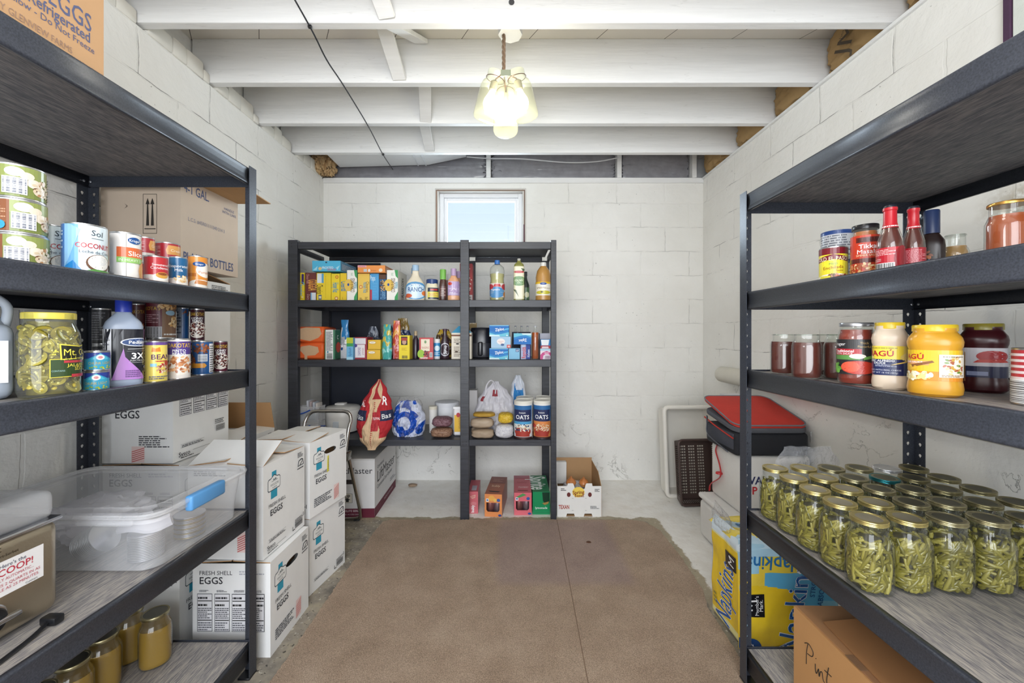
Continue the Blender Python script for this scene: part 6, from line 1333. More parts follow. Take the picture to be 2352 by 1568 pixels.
t = B('dressing_bottle', 'large ranch dressing bottle with blue label in front', 933, 976, 609, ranchp, '#e6dcc6', z, y=2.74, mat='gloss', cap=(.37, .84, '#a9c8e4'), art=RN_, az=(.06, .54), sy=.6, sq=2.6)
dup(t, (t.location.x-.035, 2.86, z), .1, 'second ranch dressing bottle half hidden behind the front one', None)
B('mayonnaise_jar', 'short mayonnaise jar with a navy lid and yellow label', 977, 1008, 642, [(.88, 0), (1, .05), (1, .55), (.92, .68), (.82, .76), (.82, .80)], '#e6dfc4', z, mat='gloss', cap=(.86, .78, '#28437c'), art=[('r', .3, .08, .85, .62, '#e9de5a'), ('r', .3, .62, .85, .95, '#2b3348'), ('r', .42, .72, .75, .86, '#c03a3a'), ('r', .32, .02, .85, .16, '#2b3348'), ('l', .35, .25, .8, .55, 3, '#c97a4a')], az=(.06, .62), sq=2.6, cat='jar')
B('dressing_bottle', 'dark dressing bottle with a lime green cap sleeve', 1009, 1026, 619, [(.9, 0), (1, .04), (1, .50), (.85, .62), (.72, .68), (.7, .75)], '#4a2c24', z, mat='gloss', cap=(.85, .68, '#7fbf5a'), art=[('r', .2, .1, .8, .9, '#5c3a38'), ('l', .3, .2, .7, .8, 5, '#b09a90')], az=(.08, .5), sq=3)
B('dressing_bottle', 'small pale capped bottle just behind the green topped bottle', 1022, 1030, 629, [(1.2, 0), (1.3, .04), (1.2, .50), (.7, .70), (.6, .8)], '#8a7a6a', z, y=2.87, mat='gloss', cap=(.8, .78, '#e2dfe2'))
t = B('dressing_bottle', 'orange island dressing bottle with a pale purple cap and label', 1028, 1056, 617, [(.9, 0), (1, .04), (.98, .14), (.86, .32), (.98, .55), (.95, .62), (.5, .74), (.42, .80)], '#e3ab84', z, mat='gloss', cap=(.46, .78, '#c3a9cf'), art=[('r', .12, .05, .88, .95, '#b9a0cc'), ('t', 'ISLAND', .5, .45, .16, '#fff', 0, .6, .02), ('e', .3, .8, .12, .1, '#c9402c'), ('l', .25, .12, .75, .3, 2, '#efe6f4')], az=(.14, .62), sy=.65, sq=2.6)
dup(t, (t.location.x+.018, 2.87, z), 0, 'second island dressing bottle behind the front orange one')
C('snack_canister', 'tall red patterned box mostly behind the middle post, top shelf', 'box', 1056, 1085, 605, z, y=2.90, dep=.09, col='#b4484c', art=[('s', .5, .6, .45, .38, 60, .07, ['#e9c9c4', '#8a2430', '#d98a6a', '#f0dede']), ('r', 0, 0, 1, .2, '#d9d0d4'), ('bh', .1, .02, .4, .18, '#555'), ('l', .5, .02, .95, .18, 3, '#666')])
OILP = [(.85, 0), (.98, .02), (1, .05), (1, .42), (.93, .48), (.92, .56), (.98, .60), (1.0, .74), (.90, .82), (.55, .88), (.32, .91), (.30, .94)]
B('oil_bottle', 'clear cooking oil bottle with a blue cap, standing alone in the right bay', 1125, 1159, 598, OILP, '#fff', z, mat='glass', cap=(.36, .90, '#3f78c4'), liquid='#d3cf9c', lh=.66, lmat='oil', art=[('p', [(.1, 0), (.9, 0), (.9, 1), (.1, 1)], '#d9d4cf'), ('e', .45, .35, .36, .40, '#4f8fc4'), ('e', .2, .75, .16, .2, '#b8404a'), ('e', .82, .75, .16, .22, '#b8404a'), ('p', [(.35, .75), (.65, .75), (.6, .95), (.4, .95)], '#c43c44'), ('t', 'Vegetable', .42, .55, .13, '#fff', 0, .36), ('e', .88, .2, .14, .22, '#d98a3c')], az=(.08, .42), span=pi*1.1)
B('oil_bottle', 'tall square olive oil bottle with green and cream label', 1180, 1204, 594, [(.9, 0), (1, .01), (1, .80), (.85, .86), (.35, .92), (.30, .96)], '#8a8a4c', z, mat='gloss', cap=(.34, .945, '#b9bab4'), art=[('r', .04, .0, .96, 1, '#e0dcc0'), ('e', .5, .55, .42, .15, '#5c8a4a'), ('t', 'OLIVE', .5, .57, .06, '#e9f0d0', 0, .5, .02), ('t', 'OIL', .5, .50, .05, '#e9f0d0'), ('e', .5, .83, .28, .04, '#b8343c'), ('p', [(.2, .3), (.5, .05), (.35, .28)], '#4a5a34'), ('p', [(.6, .95), (.95, .9), (.7, .85)], '#4a5a34'), ('p', [(.7, .05), (.96, .3), (.96, 0)], '#b9b26a')], az=(.04, .80), sq=6)
B('oil_bottle', 'dark green oil bottle behind the square olive oil bottle', 1199, 1216, 624, [(.9, 0), (1, .02), (1, .55), (.5, .72), (.35, .80), (.35, .88)], '#1e2c2a', z, y=2.86, mat='gloss', cap=(.42, .86, '#20242c'), art=[('r', .2, .05, .9, .9, '#4a6a4a'), ('e', .6, .4, .2, .2, '#d9d9b8')], az=(.05, .52))
B('juice_bottle', 'amber apple juice bottle with a white cap at the right end of the top shelf', 1230, 1266, 603, [(.85, 0), (.98, .02), (1, .06), (1, .46), (.96, .50), (.97, .62), (.80, .78), (.45, .88), (.34, .91), (.34, .93)], '#b98a4a', z, mat='gloss', cap=(.38, .90, '#e9e8e4'), art=[('r', 0, .0, 1, .85, '#efe9dc'), ('r', 0, .85, 1, 1, '#e3b82c'), ('e', .5, .86, .12, .10, '#2c4f9a'), ('e', .5, .22, .28, .14, '#c9c03a'), ('e', .45, .25, .05, .06, '#5a5a20'), ('l', .25, .5, .75, .65, 2, '#9a8a6a')], az=(.13, .48), span=pi*1.1)

# ------------------------------------------------ second shelf down
z = WZ[2]+.0005
OR = '#e2622c'
def orangepack(label, a, b, pt, zz, h):
    t = tag(None or carton('filter_pack', label, 'package', PX(a, 2.70), PX(b, 2.70), 2.70, .20, zz, h, OR, [('p', [(.10, .45), (.12, .85), (.35, .95), (.85, .92), (.92, .55), (.80, .30), (.5, .10), (.15, .22)] if pt else [(.15, .55), (.2, .78), (.5, .85), (.80, .75), (.84, .45), (.7, .25), (.42, .22), (.42, 0), (.32, 0), (.32, .25)], '#c9a684')], mat='film', r=.012, side='#d9562a'))
    return t
orangepack('lower orange shrink wrapped pack with a tan window at the left end', 679, 743, 0, z, .111)
orangepack('upper orange shrink wrapped pack stacked at the left end of the shelf', 680, 744, 1, z+.1118, .108)
C('pasta_box', 'green and white pasta box beside the orange packs', 'box', 746, 769, 757, z, dep=.09, col='#e6e7e6', side='#2c6a4c', art=[('r', 0, 0, .08, 1, '#2f7a54'), ('r', .85, 0, 1, 1, '#2f7a54'), ('l', .14, .3, .8, .95, 16, '#5c6068'), ('bh', .2, .03, .75, .2, '#444'), ('e', .3, .25, .08, .03, '#2f7a9a')], sart=[('e', .6, .4, .4, .18, '#c9402c'), ('t', 'C', .5, .75, .14, '#fff')])
def blubag(u, v): return '#2f86c4' if v > .55 and (u > .25 or v > .8) else ('#2a7ab8' if v > .5 and u > .6 else '#e1e3e8')
bag('snack_bag', 'white bag with blue folded top leaning beside the green pasta box', 'bag', PX(792, 2.83), 2.83, z, .085, .27, .06, '#e1e3e8', [('l', .2, .35, .8, .55, 6, '#7a7f8a'), ('e', .4, .25, .1, .04, '#2f5f9a')], wp=[1, 1, .9, .75, .55, .6], tp=[.8, 1, .8, .5, .3, .1], colf=blubag, seed=3, lean=.0)
C('drink_mix_box', 'small green and blue box in front of the white and blue bag', 'box', 796, 811, 775, z, y=2.664, dep=.033, col='#6fb0d8', side='#4f93c0', art=[('r', 0, .72, 1, 1, '#b8c43a'), ('r', 0, .6, 1, .74, '#3c9a58'), ('t', 'Splash', .5, .35, .12, '#2c6aa0', 90, .4), ('r', 0, 0, 1, .12, '#9fd0e6')])
C('cracker_box', 'maroon and white cracker box lying on its side', 'box', 812, 843, 774, z, dep=.12, col='#9c3440', side='#8a2c38', art=[('r', .1, .68, .9, .95, '#e0dde2'), ('r', .06, .68, .9, .70, '#cfcbd4'), ('r', .12, .08, .84, .66, '#e9e2e4'), ('e', .12, .62, .16, .08, '#5a3f8a'), ('t', 'DIAMOND', .42, .36, .13, '#6a4f9a', 90, .36, .01), ('t', 'premium', .68, .36, .09, '#a05a6a', 90, .3), ('e', .05, .15, .10, .05, '#e0b08a')])
YB_ = [('e', .36, .72, .28, .14, '#a8743a'), ('e', .36, .72, .26, .12, '#f2ead6'), ('t', 'Land', .36, .72, .1, '#8a5a2c', 0, .3), ('r', .0, .0, 1, .1, '#d9ae2c')]
C('butter_box', 'lower of two small yellow boxes in the middle of the shelf', 'box', 843, 873, 803, z, dep=.14, col='#e3b63a', side='#d9c53a', art=YB_)
C('butter_box', 'upper of two small yellow boxes in the middle of the shelf', 'box', 845, 874, 780, z+.0665, h=.064, dep=.14, col='#e3b63a', side='#d9c53a', art=YB_)
sv = lambda s: (lambda u, v: '#9aa0ac' if noise.noise(Vector((u*4, v*4, s))) > .05 else '#4c5260')
bag('snack_bag', 'silver foil bag slumped behind the yellow butter boxes', 'bag', PX(857, 2.91), 2.91, z, .10, .225, .07, '#9aa0ac', colf=sv(1), seed=5, wp=[.8, .9, 1, .8, .45], tp=[.7, 1, .8, .6, .15], wr=.4)
bag('snack_bag', 'grey and dark blue foil bag right of the silver one', 'bag', PX(893, 3.01), 3.01, z, .13, .235, .07, '#6a7282', colf=sv(4), seed=8, wp=[.8, .9, 1, .8, .4], tp=[.7, 1, .8, .6, .15], wr=.4)
tl = lambda u, v: '#4aa6a0' if noise.noise(Vector((u*3, v*6, 2))) > -.1 else ('#c9b44a' if v > .3 else '#8fd0cc')
bag('chip_bag', 'teal snack bag standing between the butter boxes and the red bag', 'bag', PX(888, 2.71), 2.72, z, .070, .235, .05, '#4aa6a0', colf=tl, seed=11, wp=[.9, 1, .95, .8, .7], tp=[.7, 1, .8, .5, .1], rz=-.15)
rd = lambda u, v: '#c9503c' if noise.noise(Vector((u*3, v*5, 7))) > -.12 else ('#e0a04a' if v > .35 else '#d9838a')
bag('chip_bag', 'red and orange snack bag left of the tall yellow box', 'bag', PX(906.5, 2.72), 2.77, z, .060, .262, .035, '#c9503c', colf=rd, seed=14, wp=[.9, 1, .95, .85, .7], tp=[.7, 1, .8, .5, .1], rz=.1)
nvb = lambda u, v: '#26375f' if v < .7 else '#8a7034'
bag('chip_bag', 'navy snack bag with crumpled gold top behind the red one', 'bag', PX(925, 2.92), 2.92, z, .13, .285, .06, '#26375f', [('t', 'FRITOS', .45, .58, .12, '#c9ccd8', -50, .5, .02)], colf=nvb, seed=17, wp=[.9, 1, 1, .7, .5], tp=[.7, 1, .7, .4, .1], wr=.4)
C('pasta_box', 'tall yellow box with a small picture panel near its top', 'box', 916, 941, 770, z, dep=.07, col='#efd83a', side='#e3c83a', art=[('r', .2, .6, .8, .95, '#3a3330'), ('e', .5, .72, .2, .1, '#c9a08a'), ('r', .22, .78, .78, .9, '#a8443c'), ('l', .25, .38, .75, .5, 3, '#c9a82c'), ('b', .3, .04, .8, .16, '#444')], rz=-.05)
B('vinegar_bottle', 'small dark bottle with a cork stopper', 948, 962, 760, [(.95, 0), (1, .03), (1, .68), (.6, .76), (.45, .80), (.45, .86)], '#271a2a', z, mat='gloss', cap=(.5, .84, '#b09a7a'))
C('raisin_box', 'red and cream raisin box beside the small dark bottle', 'box', 963, 995, 775, z, dep=.025, col='#c03c40', side='#a8343a', art=[('r', .12, .38, .75, .93, '#eaddc8'), ('t', 'RAISINS', .44, .54, .10, '#b85a4a', 0, .5), ('e', .44, .80, .08, .07, '#7a9a6a'), ('e', .12, .25, .25, .2, '#9ac03a'), ('s', .5, .25, .2, .16, 26, .05, ['#3a2030', '#5a3040']), ('t', 'RAISINS', .35, .07, .08, '#fff', 0, .5, .02), ('r', .74, .1, .95, .32, '#dcd9dc'), ('b', .76, .12, .93, .3, '#555')], mat='gloss')
B('shaker_canister', 'white and blue shaker canister next to the raisin box', 997, 1011, 778, [(.95, 0), (1, .03), (1, .85), (.97, .86)], '#e3e5ea', z, mat='gloss', cap=(1.0, .85, '#eceaea'), art=[('r', 0, 0, 1, 1, '#3a8cc4'), ('e', .5, .6, .3, .2, '#d9ecf6'), ('l', .2, .1, .8, .35, 3, '#d9ecf6')], az=(.14, .80), sq=2, cat='canister')
B('syrup_bottle', 'brown chocolate syrup bottle with a round label', 1012, 1032, 755, [(.9, 0), (1, .03), (1, .18), (.88, .32), (1, .50), (.9, .60), (.5, .76), (.42, .82), (.42, .92)], '#33202a', z, mat='gloss', cap=(.5, .92, '#4a3040'), art=[('e', .5, .5, .40, .46, '#c9c9d4'), ('e', .5, .5, .34, .40, '#33202a'), ('t', 'Syrup', .5, .5, .2, '#e6e6ec', 90, .6, .02)], az=(.08, .55), sy=.7)
gb = lambda u, v: '#c9a63a' if noise.noise(Vector((u*4, v*5, 3))) > -.05 else '#5a4426'
bag('chip_bag', 'gold and brown snack bag lying behind the canister and syrup bottle', 'bag', PX(1020, 2.95), 2.95, z, .14, .205, .07, '#c9a63a', colf=gb, seed=21, wp=[1, 1, 1, .8, .5], tp=[.8, 1, .8, .5, .15], wr=.5)
t = thing('milk_carton', 'cream gable top carton with blue top, partly behind the middle post', 'carton', (PX(1060, 2.74), 2.74, z))
cw = PX(1083, 2.74)-PX(1037, 2.74)
m = MB().box(-cw/2, cw/2, 0, .09, 0, .178, '#e9e2d2'); m.flat([('r', 0, .87, 1, .93, '#7a4a34'), ('l', .12, .62, .5, .8, 3, '#8a7f70'), ('l', .12, .1, .5, .5, 6, '#8a7f70'), ('e', .3, .58, .08, .03, '#3a3430'), ('e', .8, .3, .05, .03, '#3a3430'), ('e', .25, .28, .08, .03, '#5a4a3c')], (-cw/2, 0, 0), (1, 0, 0), (0, 0, 1), cw, .178); m.build('carton_body', 'paper', t)
MB().add([(-cw/2, 0, .178), (cw/2, 0, .178), (cw/2, .09, .178), (-cw/2, .09, .178), (-cw*.18, .045, .225), (cw*.18, .045, .225)], [(0, 1, 5, 4), (2, 3, 4, 5), (1, 2, 5), (3, 0, 4)], ['#4fa6cf', '#4fa6cf', '#d9e6ec', '#d9e6ec']).build('gable_top', 'paper', t)
bag('snack_bag', 'brown and gold coffee bag standing behind the middle post', 'bag', PX(1083, 3.08), 3.08, z, .085, .255, .06, '#a88a5a', [('e', .5, .55, .4, .16, '#4a2a20'), ('t', 'Lays', .5, .55, .1, '#d9a04a', 0, .6)], colf=lambda u, v: '#b39a6c' if v > .35 else '#8a4a34', seed=24, tp=[.8, 1, .9, .6, .2])
t = thing('air_fryer', 'black round air fryer with a chrome trimmed handle drawer', 'appliance', (PX(1106, 2.93), 2.935, z))
MB().lathe([(.080, 0), (.088, .01), (.090, .10), (.086, .19), (.075, .215), (.001, .22)], '#191b24', 36, sq=2.8).build('fryer_body', 'gloss', t)
MB().lathe([(.0895, .005), (.092, .02), (.092, .100), (.090, .105)], '#34353c', 36, sq=2.8).build('drawer', 'gloss', t)
MB().rbox(-.012, .016, -.165, -.09, .02, .115, .008, '#1d1e24', 3).build('handle', 'gloss', t); MB().rbox(-.016, -.012, -.16, -.1, .02, .11, .002, '#b9bac2', 1).build('handle_trim', 'chrome', t)
MB().rbox(-.044, -.040, -.1, -.094, .13, .205, .002, '#9a9ca6', 1).build('highlight_strip', 'chrome', t)
ZP = [('p', [(0, 0), (1, 0), (1, .38), (.6, .22), (.3, .18), (0, .35)], '#6fc4dc'), ('p', [(0, .0), (.55, 0), (.5, .12), (0, .16)], '#d9eef4'), ('p', [(0, .5), (.35, .35), (.75, .45), (1, .6), (1, 1), (0, 1)], '#1f70c0'), ('p', [(.70, .5), (1, .62), (1, .75), (.8, .7)], '#5ab4e0'), ('t', 'Ziploc', .52, .64, .26, '#f4f6fa', 8, .46, .04), ('r', .02, .93, 1, .99, '#8fd0e8'), ('r', .86, .05, .94, .14, '#e9eef2')]
ZPR = [('p', [(1, 1), (0, 1), (0, .62), (.4, .78), (.7, .82), (1, .65)], '#6fc4dc'), ('p', [(1, 1), (.45, 1), (.5, .88), (1, .84)], '#d9eef4'), ('p', [(1, .5), (.65, .65), (.25, .55), (0, .4), (0, 0), (1, 0)], '#1f70c0'), ('t', 'Ziploc', .52, .34, .26, '#f4f6fa', 188, .46, .04)]
ZG = 'storage bag boxes in the right bay'
C('storage_bag_box', 'blue zip bag box at the bottom of the left stack in the right bay', 'box', 1124, 1167, 800, z, h=.074, dep=.13, y=2.70, col='#2d86cc', side='#2a5f9c', art=ZP, group=ZG)
C('storage_bag_box', 'plain light blue box with a grey badge next to the lowest zip bag box', 'box', 1168.5, 1194, 800, z, h=.074, dep=.13, y=2.705, col='#86bfe0', side='#6aa4c8', art=[('r', .62, .68, .92, .96, '#4a5f94'), ('t', 'GP', .77, .80, .16, '#dfe4f0', 0, .24, .02)])
C('storage_bag_box', 'light blue box with a white oval, middle of the left stack', 'box', 1128, 1173, 771, z+.0748, h=.078, dep=.13, y=2.695, col='#a9cbe6', side='#7fa9cc', art=[('e', .50, .58, .21, .26, '#f0eaea'), ('t', 'sandwich', .5, .60, .09, '#d98a80', 0, .3), ('t', 'bags', .5, .48, .09, '#d98a80'), ('e', .58, .30, .09, .10, '#4a6a9c'), ('r', .80, .03, 1, .30, '#cf5a5a'), ('t', '90', .9, .16, .14, '#fff', 0, None, .02)])
C('storage_bag_box', 'blue zip bag box on top of the left stack, slightly turned', 'box', 1124, 1169, 744, z+.1535, h=.076, dep=.13, y=2.705, col='#2d86cc', side='#1c4a8a', art=ZP, group=ZG, rz=-.02)
C('foil_box', 'red and navy food wrap box standing on end in the right bay', 'box', 1196, 1218, 793, z, h=.100, dep=.055, y=2.72, col='#2c4494', side='#22367c', art=[('r', 0, 0, .55, 1, '#a9b4d4'), ('t', 'Reynolds', .30, .45, .28, '#c9444c', 90, .75, .03), ('e', .3, .9, .2, .08, '#c9d6ec'), ('t', 'Kitchens', .80, .4, .16, '#e4e8f4', 90, .5, .01)])
C('storage_bag_box', 'blue zip bag box lying upside down on the foil box', 'box', 1180, 1220, 768, z+.1008, h=.074, dep=.13, y=2.70, col='#2d86cc', side='#2a5f9c', art=ZPR, group=ZG)
C('organizer_box', 'black box behind the upside down zip bag box', 'box', 1176, 1219, 762, z, y=2.88, dep=.14, col='#1c2038', side='#1c2038', art=[('e', .3, .95, .05, .03, '#6a7090'), ('e', .6, .9, .05, .03, '#6a7090')])
bp = [(.9, 0), (1, .03), (1, .68), (.5, .84), (.35, .88), (.35, .98)]
bt0 = None
for i, px in enumerate((1184, 1198, 1212)):
    lab = ['leftmost of the three clear glass bottle tops behind the black box', 'middle clear glass bottle behind the black box', 'right clear glass bottle behind the black box'][i]
    if i == 0: bt0 = B('glass_bottle', lab, 1178, 1190, 748, bp, '#fff', z, y=3.08, mat='glass', cap=(.4, .96, '#9a9ca6'), group='clear bottles at the back of the right bay')
    else: dup(bt0, (PX(px, 3.08), 3.08, z), 0, lab)
B('syrup_bottle', 'tall slender bottle of amber syrup beside the upside down zip bag box', 1221, 1238, 748, bp, '#fff', z, y=2.74, mat='glass', liquid='#a85322', lh=.80, cap=(.4, .97, '#b9bac2'), group=None)
t = C('ribbed_tub', 'clear ribbed plastic tub at the right end, holding small packets', 'tub', 1240, 1266, 765, z, y=2.80, dep=.12, col='#b9bac6', art=[('r', k/9+.02, 0, k/9+.05, 1, '#9092a4') for k in range(9)])
C('packet_box', 'pink and white baking soda box at the right end of the shelf', 'box', 1241, 1265, 801, z, h=.072, dep=.06, y=2.70, col='#e6dce6', art=[('p', [(0, 0), (.22, 0), (.3, .35), (.5, .5), (.8, .48), (1, .3), (1, .62), (.6, .78), (.2, .62), (0, .4)], '#c9508c'), ('r', 0, .82, 1, 1, '#a9d0e4'), ('b', .45, .05, .92, .35, '#8a6a80'), ('l', .4, .55, .8, .66, 2, '#fff')])
C('packet_box', 'red and blue sweetener box resting on the pink box', 'box', 1242, 1265, 776, z+.0728, h=.062, dep=.06, y=2.70, col='#2f7fbf', art=[('p', [(.1, .35), (.75, .35), (.85, .95), (.02, .95)], '#e9eef2'), ('r', 0, 0, .95, .32, '#a8343c'), ('p', [(.1, .02), (.8, .02), (.75, .22), (.15, .22)], '#e6cfd6')])

# ------------------------------------------------ third shelf down
z = WZ[3]+.0005
def drawer(label, zz, k):
    t = thing('drawer_bin', label, 'bin', (PX(680, 2.74), 2.72, zz))
    w_ = PX(735, 2.72)-PX(680, 2.72); q = MB()
    q.box(0, w_, 0, .003, 0, .098, '#fff').box(0, w_, .097, .10, 0, .098).box(0, .003, .003, .097, 0, .098).box(w_-.003, w_, .003, .097, 0, .098).box(0, w_, 0, .10, 0, .003)
    q.rbox(-.004, w_+.004, -.004, .006, .094, .103, .003, '#fff', 1).rbox(w_-.004, w_+.006, .004, .10, .094, .103, .003, '#fff', 1).build('bin_body', 'clear_plastic', t)
    MB().tube(spl([(-.002, -.010, .052), (w_*.35, -.012, .060), (w_*.68, -.010, .082)]), .0042, '#2c55b4', 8).build('blue_edge', 'plastic', t)
    MB().tube(spl([(w_+.004, .02, .072), (w_+.006, .05, .066), (w_+.004, .09, .058)]), .0035, '#2c55b4', 8).build('blue_edge', 'plastic', t)
    MB().rbox(.02, w_-.03, .02, .085, .004, .07, .01, '#dcd3c4' if k else '#b9c8d4', 2).build('packets_inside', 'soft', t)
    return t
drawer('lower clear plastic bin with a blue edge at the left end', z, 1); drawer('upper clear plastic bin with a blue edge, stacked at the left end', z+.1035, 0)
m = MB()
for i in range(4): m.rbox(PX(705, 2.75)+i*.021, PX(705, 2.75)+.017+i*.021, 2.735, 2.81, z+.175, z+.247-.006*i, .008, ['#dfe2ea', '#c9b8b8', '#cfd6e0', '#e6e0dc'][i], 2)
tag(m.build('packets', 'soft'), 'row of pale sachets standing in the upper clear bin', 'packets')
t = thing('rice_cooker', 'white round rice cooker behind the chrome stool hoop', 'appliance', (PX(788, 2.915), 2.915, z))
MB().lathe([(.09, 0), (.11, .006), (.117, .035), (.119, .08), (.119, .155), (.117, .16)], '#e9e7e2', 40).build('cooker_body', 'gloss', t)
MB().lathe([(.120, .160), (.120, .168), (.11, .178), (.04, .188), (.001, .19)], '#dcdad5', 40).build('cooker_lid', 'gloss', t)
MB().rbox(-.05, .02, -.03, .03, .188, .202, .006, '#efedea', 2).build('lid_handle', 'plastic', t); MB().rbox(-.02, .02, -.127, -.12, .04, .09, .003, '#c9d0d6', 1).build('switch_plate', 'plastic', t)
def ricec(u, v):
    a = abs(u-.5)*2; r = .55+.25*sin(v*9)
    if .42 < v < .56 and (u < .32 or u > .72): return '#232a4c'
    if a > r*.75 and v > .18: return '#b3252e'
    if .50 < u < .70 and .28 < v < .55: return '#b3353c'
    if v > .72 and .40 < u < .62 + .1*sin(v*20): return '#a8242c'
    return '#d9b994'
bag('rice_bag', 'tall red and tan rice bag hanging over the shelf edge, stitched at the bottom', 'bag', PX(860, 2.64), 2.585, z-.045, .235, .435, .13, '#d9b994', [('t', 'ROYAL', .62, .455, .035, '#fff', 0, .2, .02), ('t', 'Rice', .14, .47, .07, '#eee', -5, .22, .01), ('t', 'Bas', .86, .49, .07, '#eee', 8, .2, .01), ('t', 'AL', .10, .66, .09, '#fff', 0, .16, .02), ('t', 'R', .85, .70, .12, '#fff', -10, .16, .02)]+[('p', [(.50, k*.028+.02), (.56, k*.028+.03), (.52, k*.028+.04)], '#a8242c') for k in range(24)], lean=.16, wp=[.22, .72, .98, 1, .82, .5, .10], tp=[.15, .9, 1.1, 1, .8, .4, .05], colf=ricec, seed=31, wr=.22, n=110, mat='cloth')
zoff = z
t = thing('plastic_bundle', 'blue and clear plastic bag bundle beside the rice bag', 'bag', (PX(938, 2.80), 2.80, z))
bl = lambda u, v: '#1c4fb4' if (abs(sqrt((u-.45)**2+(v-.38)**2)-.27) < .075 or noise.noise(Vector((u*4, v*4, 9))) > .18 or (.3 < u < .6 and v > .82)) else '#c9cfe2'
b_ = bag('wrapper', 'x', 'x', 0, 0, 0, .235, .235, .16, '#c9cfe2', colf=bl, seed=34, wp=[.85, 1, 1, .85, .5], tp=[.8, 1, .9, .6, .25], wr=.5, n=90, parent=t, obj=False)
b2 = bag('clear_wrap', 'x', 'x', .0, .02, 0, .225, .25, .17, '#dde', seed=36, wp=[.85, 1, 1, .9, .6], tp=[.8, 1, .9, .7, .4], wr=.6, mat='film_clear', parent=t, obj=False)
B('flour_tub', 'white tub with pale lid behind the lentil bags', 985, 1004, 932, [(.9, 0), (1, .9)], '#e4e2de', z, y=2.86, mat='plastic', cap=(1.05, .88, '#d9d4c4'), sq=2, cat='tub')
B('white_bucket', 'white lidded bucket at the back of the shelf left of the middle post', 1000, 1054, 921, [(.88, 0), (1, .84), (1, .85)], '#e4e6ea', z, y=2.98, mat='plastic', cap=(1.05, .84, '#dfe1e6'), sq=2, cat='bucket')
B('small_tub', 'short white tub behind the bag of dried lentils', 1008, 1022, 960, [(.95, 0), (1, .85)], '#e9e9ea', z, y=2.86, mat='plastic', cap=(1.04, .8, '#e2e2e6'), sq=2, cat='tub')
def pouch(name, label, a, b, top, bot, col, col2, seed, y=2.72, zz=None, d=.10, mat='soft', grp=None, art=()):
    zz = z if zz is None else zz; w_ = PX(b, y)-PX(a, y); h_ = (bot-top)*y/F*1.0; rr = random.Random(seed)
    m = dome_heap(MB(), w_, d, h_, col, seed, .07 if mat == 'soft' else .09, 26, p=3.2)
    if col2:
        for i in range(len(m.c)):
            if rr.random() < .35: m.c[i] = lin(col2)
    o = m.build(name, mat, None, ((PX(a, y)+PX(b, y))/2, y+d/2, zz)); return tag(o, label, 'bag', grp)
pouch('lentil_bag', 'clear bag of brown lentils at the shelf front with a yellow corner', 987, 1036, 982, 1003, '#a8846c', '#8a6450', 41, y=2.69, d=.11)
pouch('lentil_bag', 'clear bag of purple brown beans on top of the lentil bag', 990, 1035, 962, 984, '#94707a', '#7a545c', 42, y=2.71, zz=z+.066, d=.12)
C('yellow_bottle', 'white bottle with yellow label right beside the middle post', 'bottle', 1041, 1074, 934, z, y=2.76, dep=.06, col='#e9e8ea', art=[('r', .08, .14, 1, .72, '#e6b83a'), ('e', .35, .72, .14, .08, '#b8343c'), ('t', 'JOHNSON', .45, .45, .08, '#8a5a2c', 90, .4), ('r', .0, .93, 1, 1, '#f4f4f6')], mat='plastic', r=.010)
C('paper_box', 'tall white box behind the grocery bag in the right bay', 'box', 1074, 1096, 896, z, y=3.04, dep=.09, col='#e6e3e2')
grb = lambda u, v: '#a8424a' if (.40 < u < .58 and .70 < v < .84) or (.08 < u < .16 and .60 < v < .70) else '#eceaf0'
t = thing('grocery_bag', 'translucent white grocery bag with tied handles and red spots showing', 'bag', (PX(1138, 2.92), 2.92, z))
bag('bag_body', 'x', 'x', 0, 0, 0, .28, .355, .15, '#eceaf0', colf=grb, seed=45, wp=[.62, .95, 1, .95, .62, .16], tp=[.7, 1, .95, .7, .4, .12], wr=.42, mat='soft', parent=t, obj=False, n=48)
MB().tube(spl([(-.07, -.02, .27), (-.06, -.03, .33), (-.03, -.03, .365), (-.0, -.03, .33), (.0, -.03, .27)]), .009, '#f2f1f6', 8, flat=.4).build('bag_handle', 'soft', t)
bb = lambda u, v: '#3f8fd0' if .3 < v < .85 and .2 < u < .85 and noise.noise(Vector((u*3, v*3, 1))) > -.25 else '#dfe4ee'
bag('bread_bag', 'blue and clear bag leaning at the back beside the grocery bag', 'bag', PX(1190, 3.02), 3.02, z, .13, .39, .08, '#3f8fd0', colf=bb, seed=48, wp=[.8, 1, .95, .9, .75, .3], tp=[.8, 1, .9, .8, .5, .15], wr=.5)
FG = 'brown sugar bags stacked at the front of the right bay'
pouch('sugar_bag', 'lowest tan bag of brown sugar, frontmost', 1082, 1134, 989, 1009, '#b9a48c', None, 51, y=2.67, d=.11, grp=FG)
pouch('sugar_bag', 'tan sugar bag behind the lowest one, by the middle post', 1082, 1112, 985, 1003, '#c0ab94', None, 52, y=2.785, d=.045, grp=FG)
pouch('sugar_bag', 'upper tan bag of brown sugar on the pile', 1080, 1133, 968, 990, '#c3af98', None, 53, y=2.69, zz=z+.064, d=.10, grp=FG)
pouch('sugar_bag', 'golden edged bag under the grocery bag, top of the sugar pile', 1086, 1136, 962, 972, '#c9a03c', None, 54, y=2.715, zz=z+.134, d=.09, grp=FG)
pouch('flour_bag', 'crumpled white flour bag between the sugar and the oats', 1137, 1179, 974, 1005, '#e9e8ec', '#d9d8e0', 55, y=2.67, d=.12)
pouch('tortilla_bag', 'yellow bag with brown script lying on the white flour bag', 1144, 1178, 955, 978, '#e6bd2c', '#f0d45a', 56, y=2.70, zz=z+.093, d=.12)
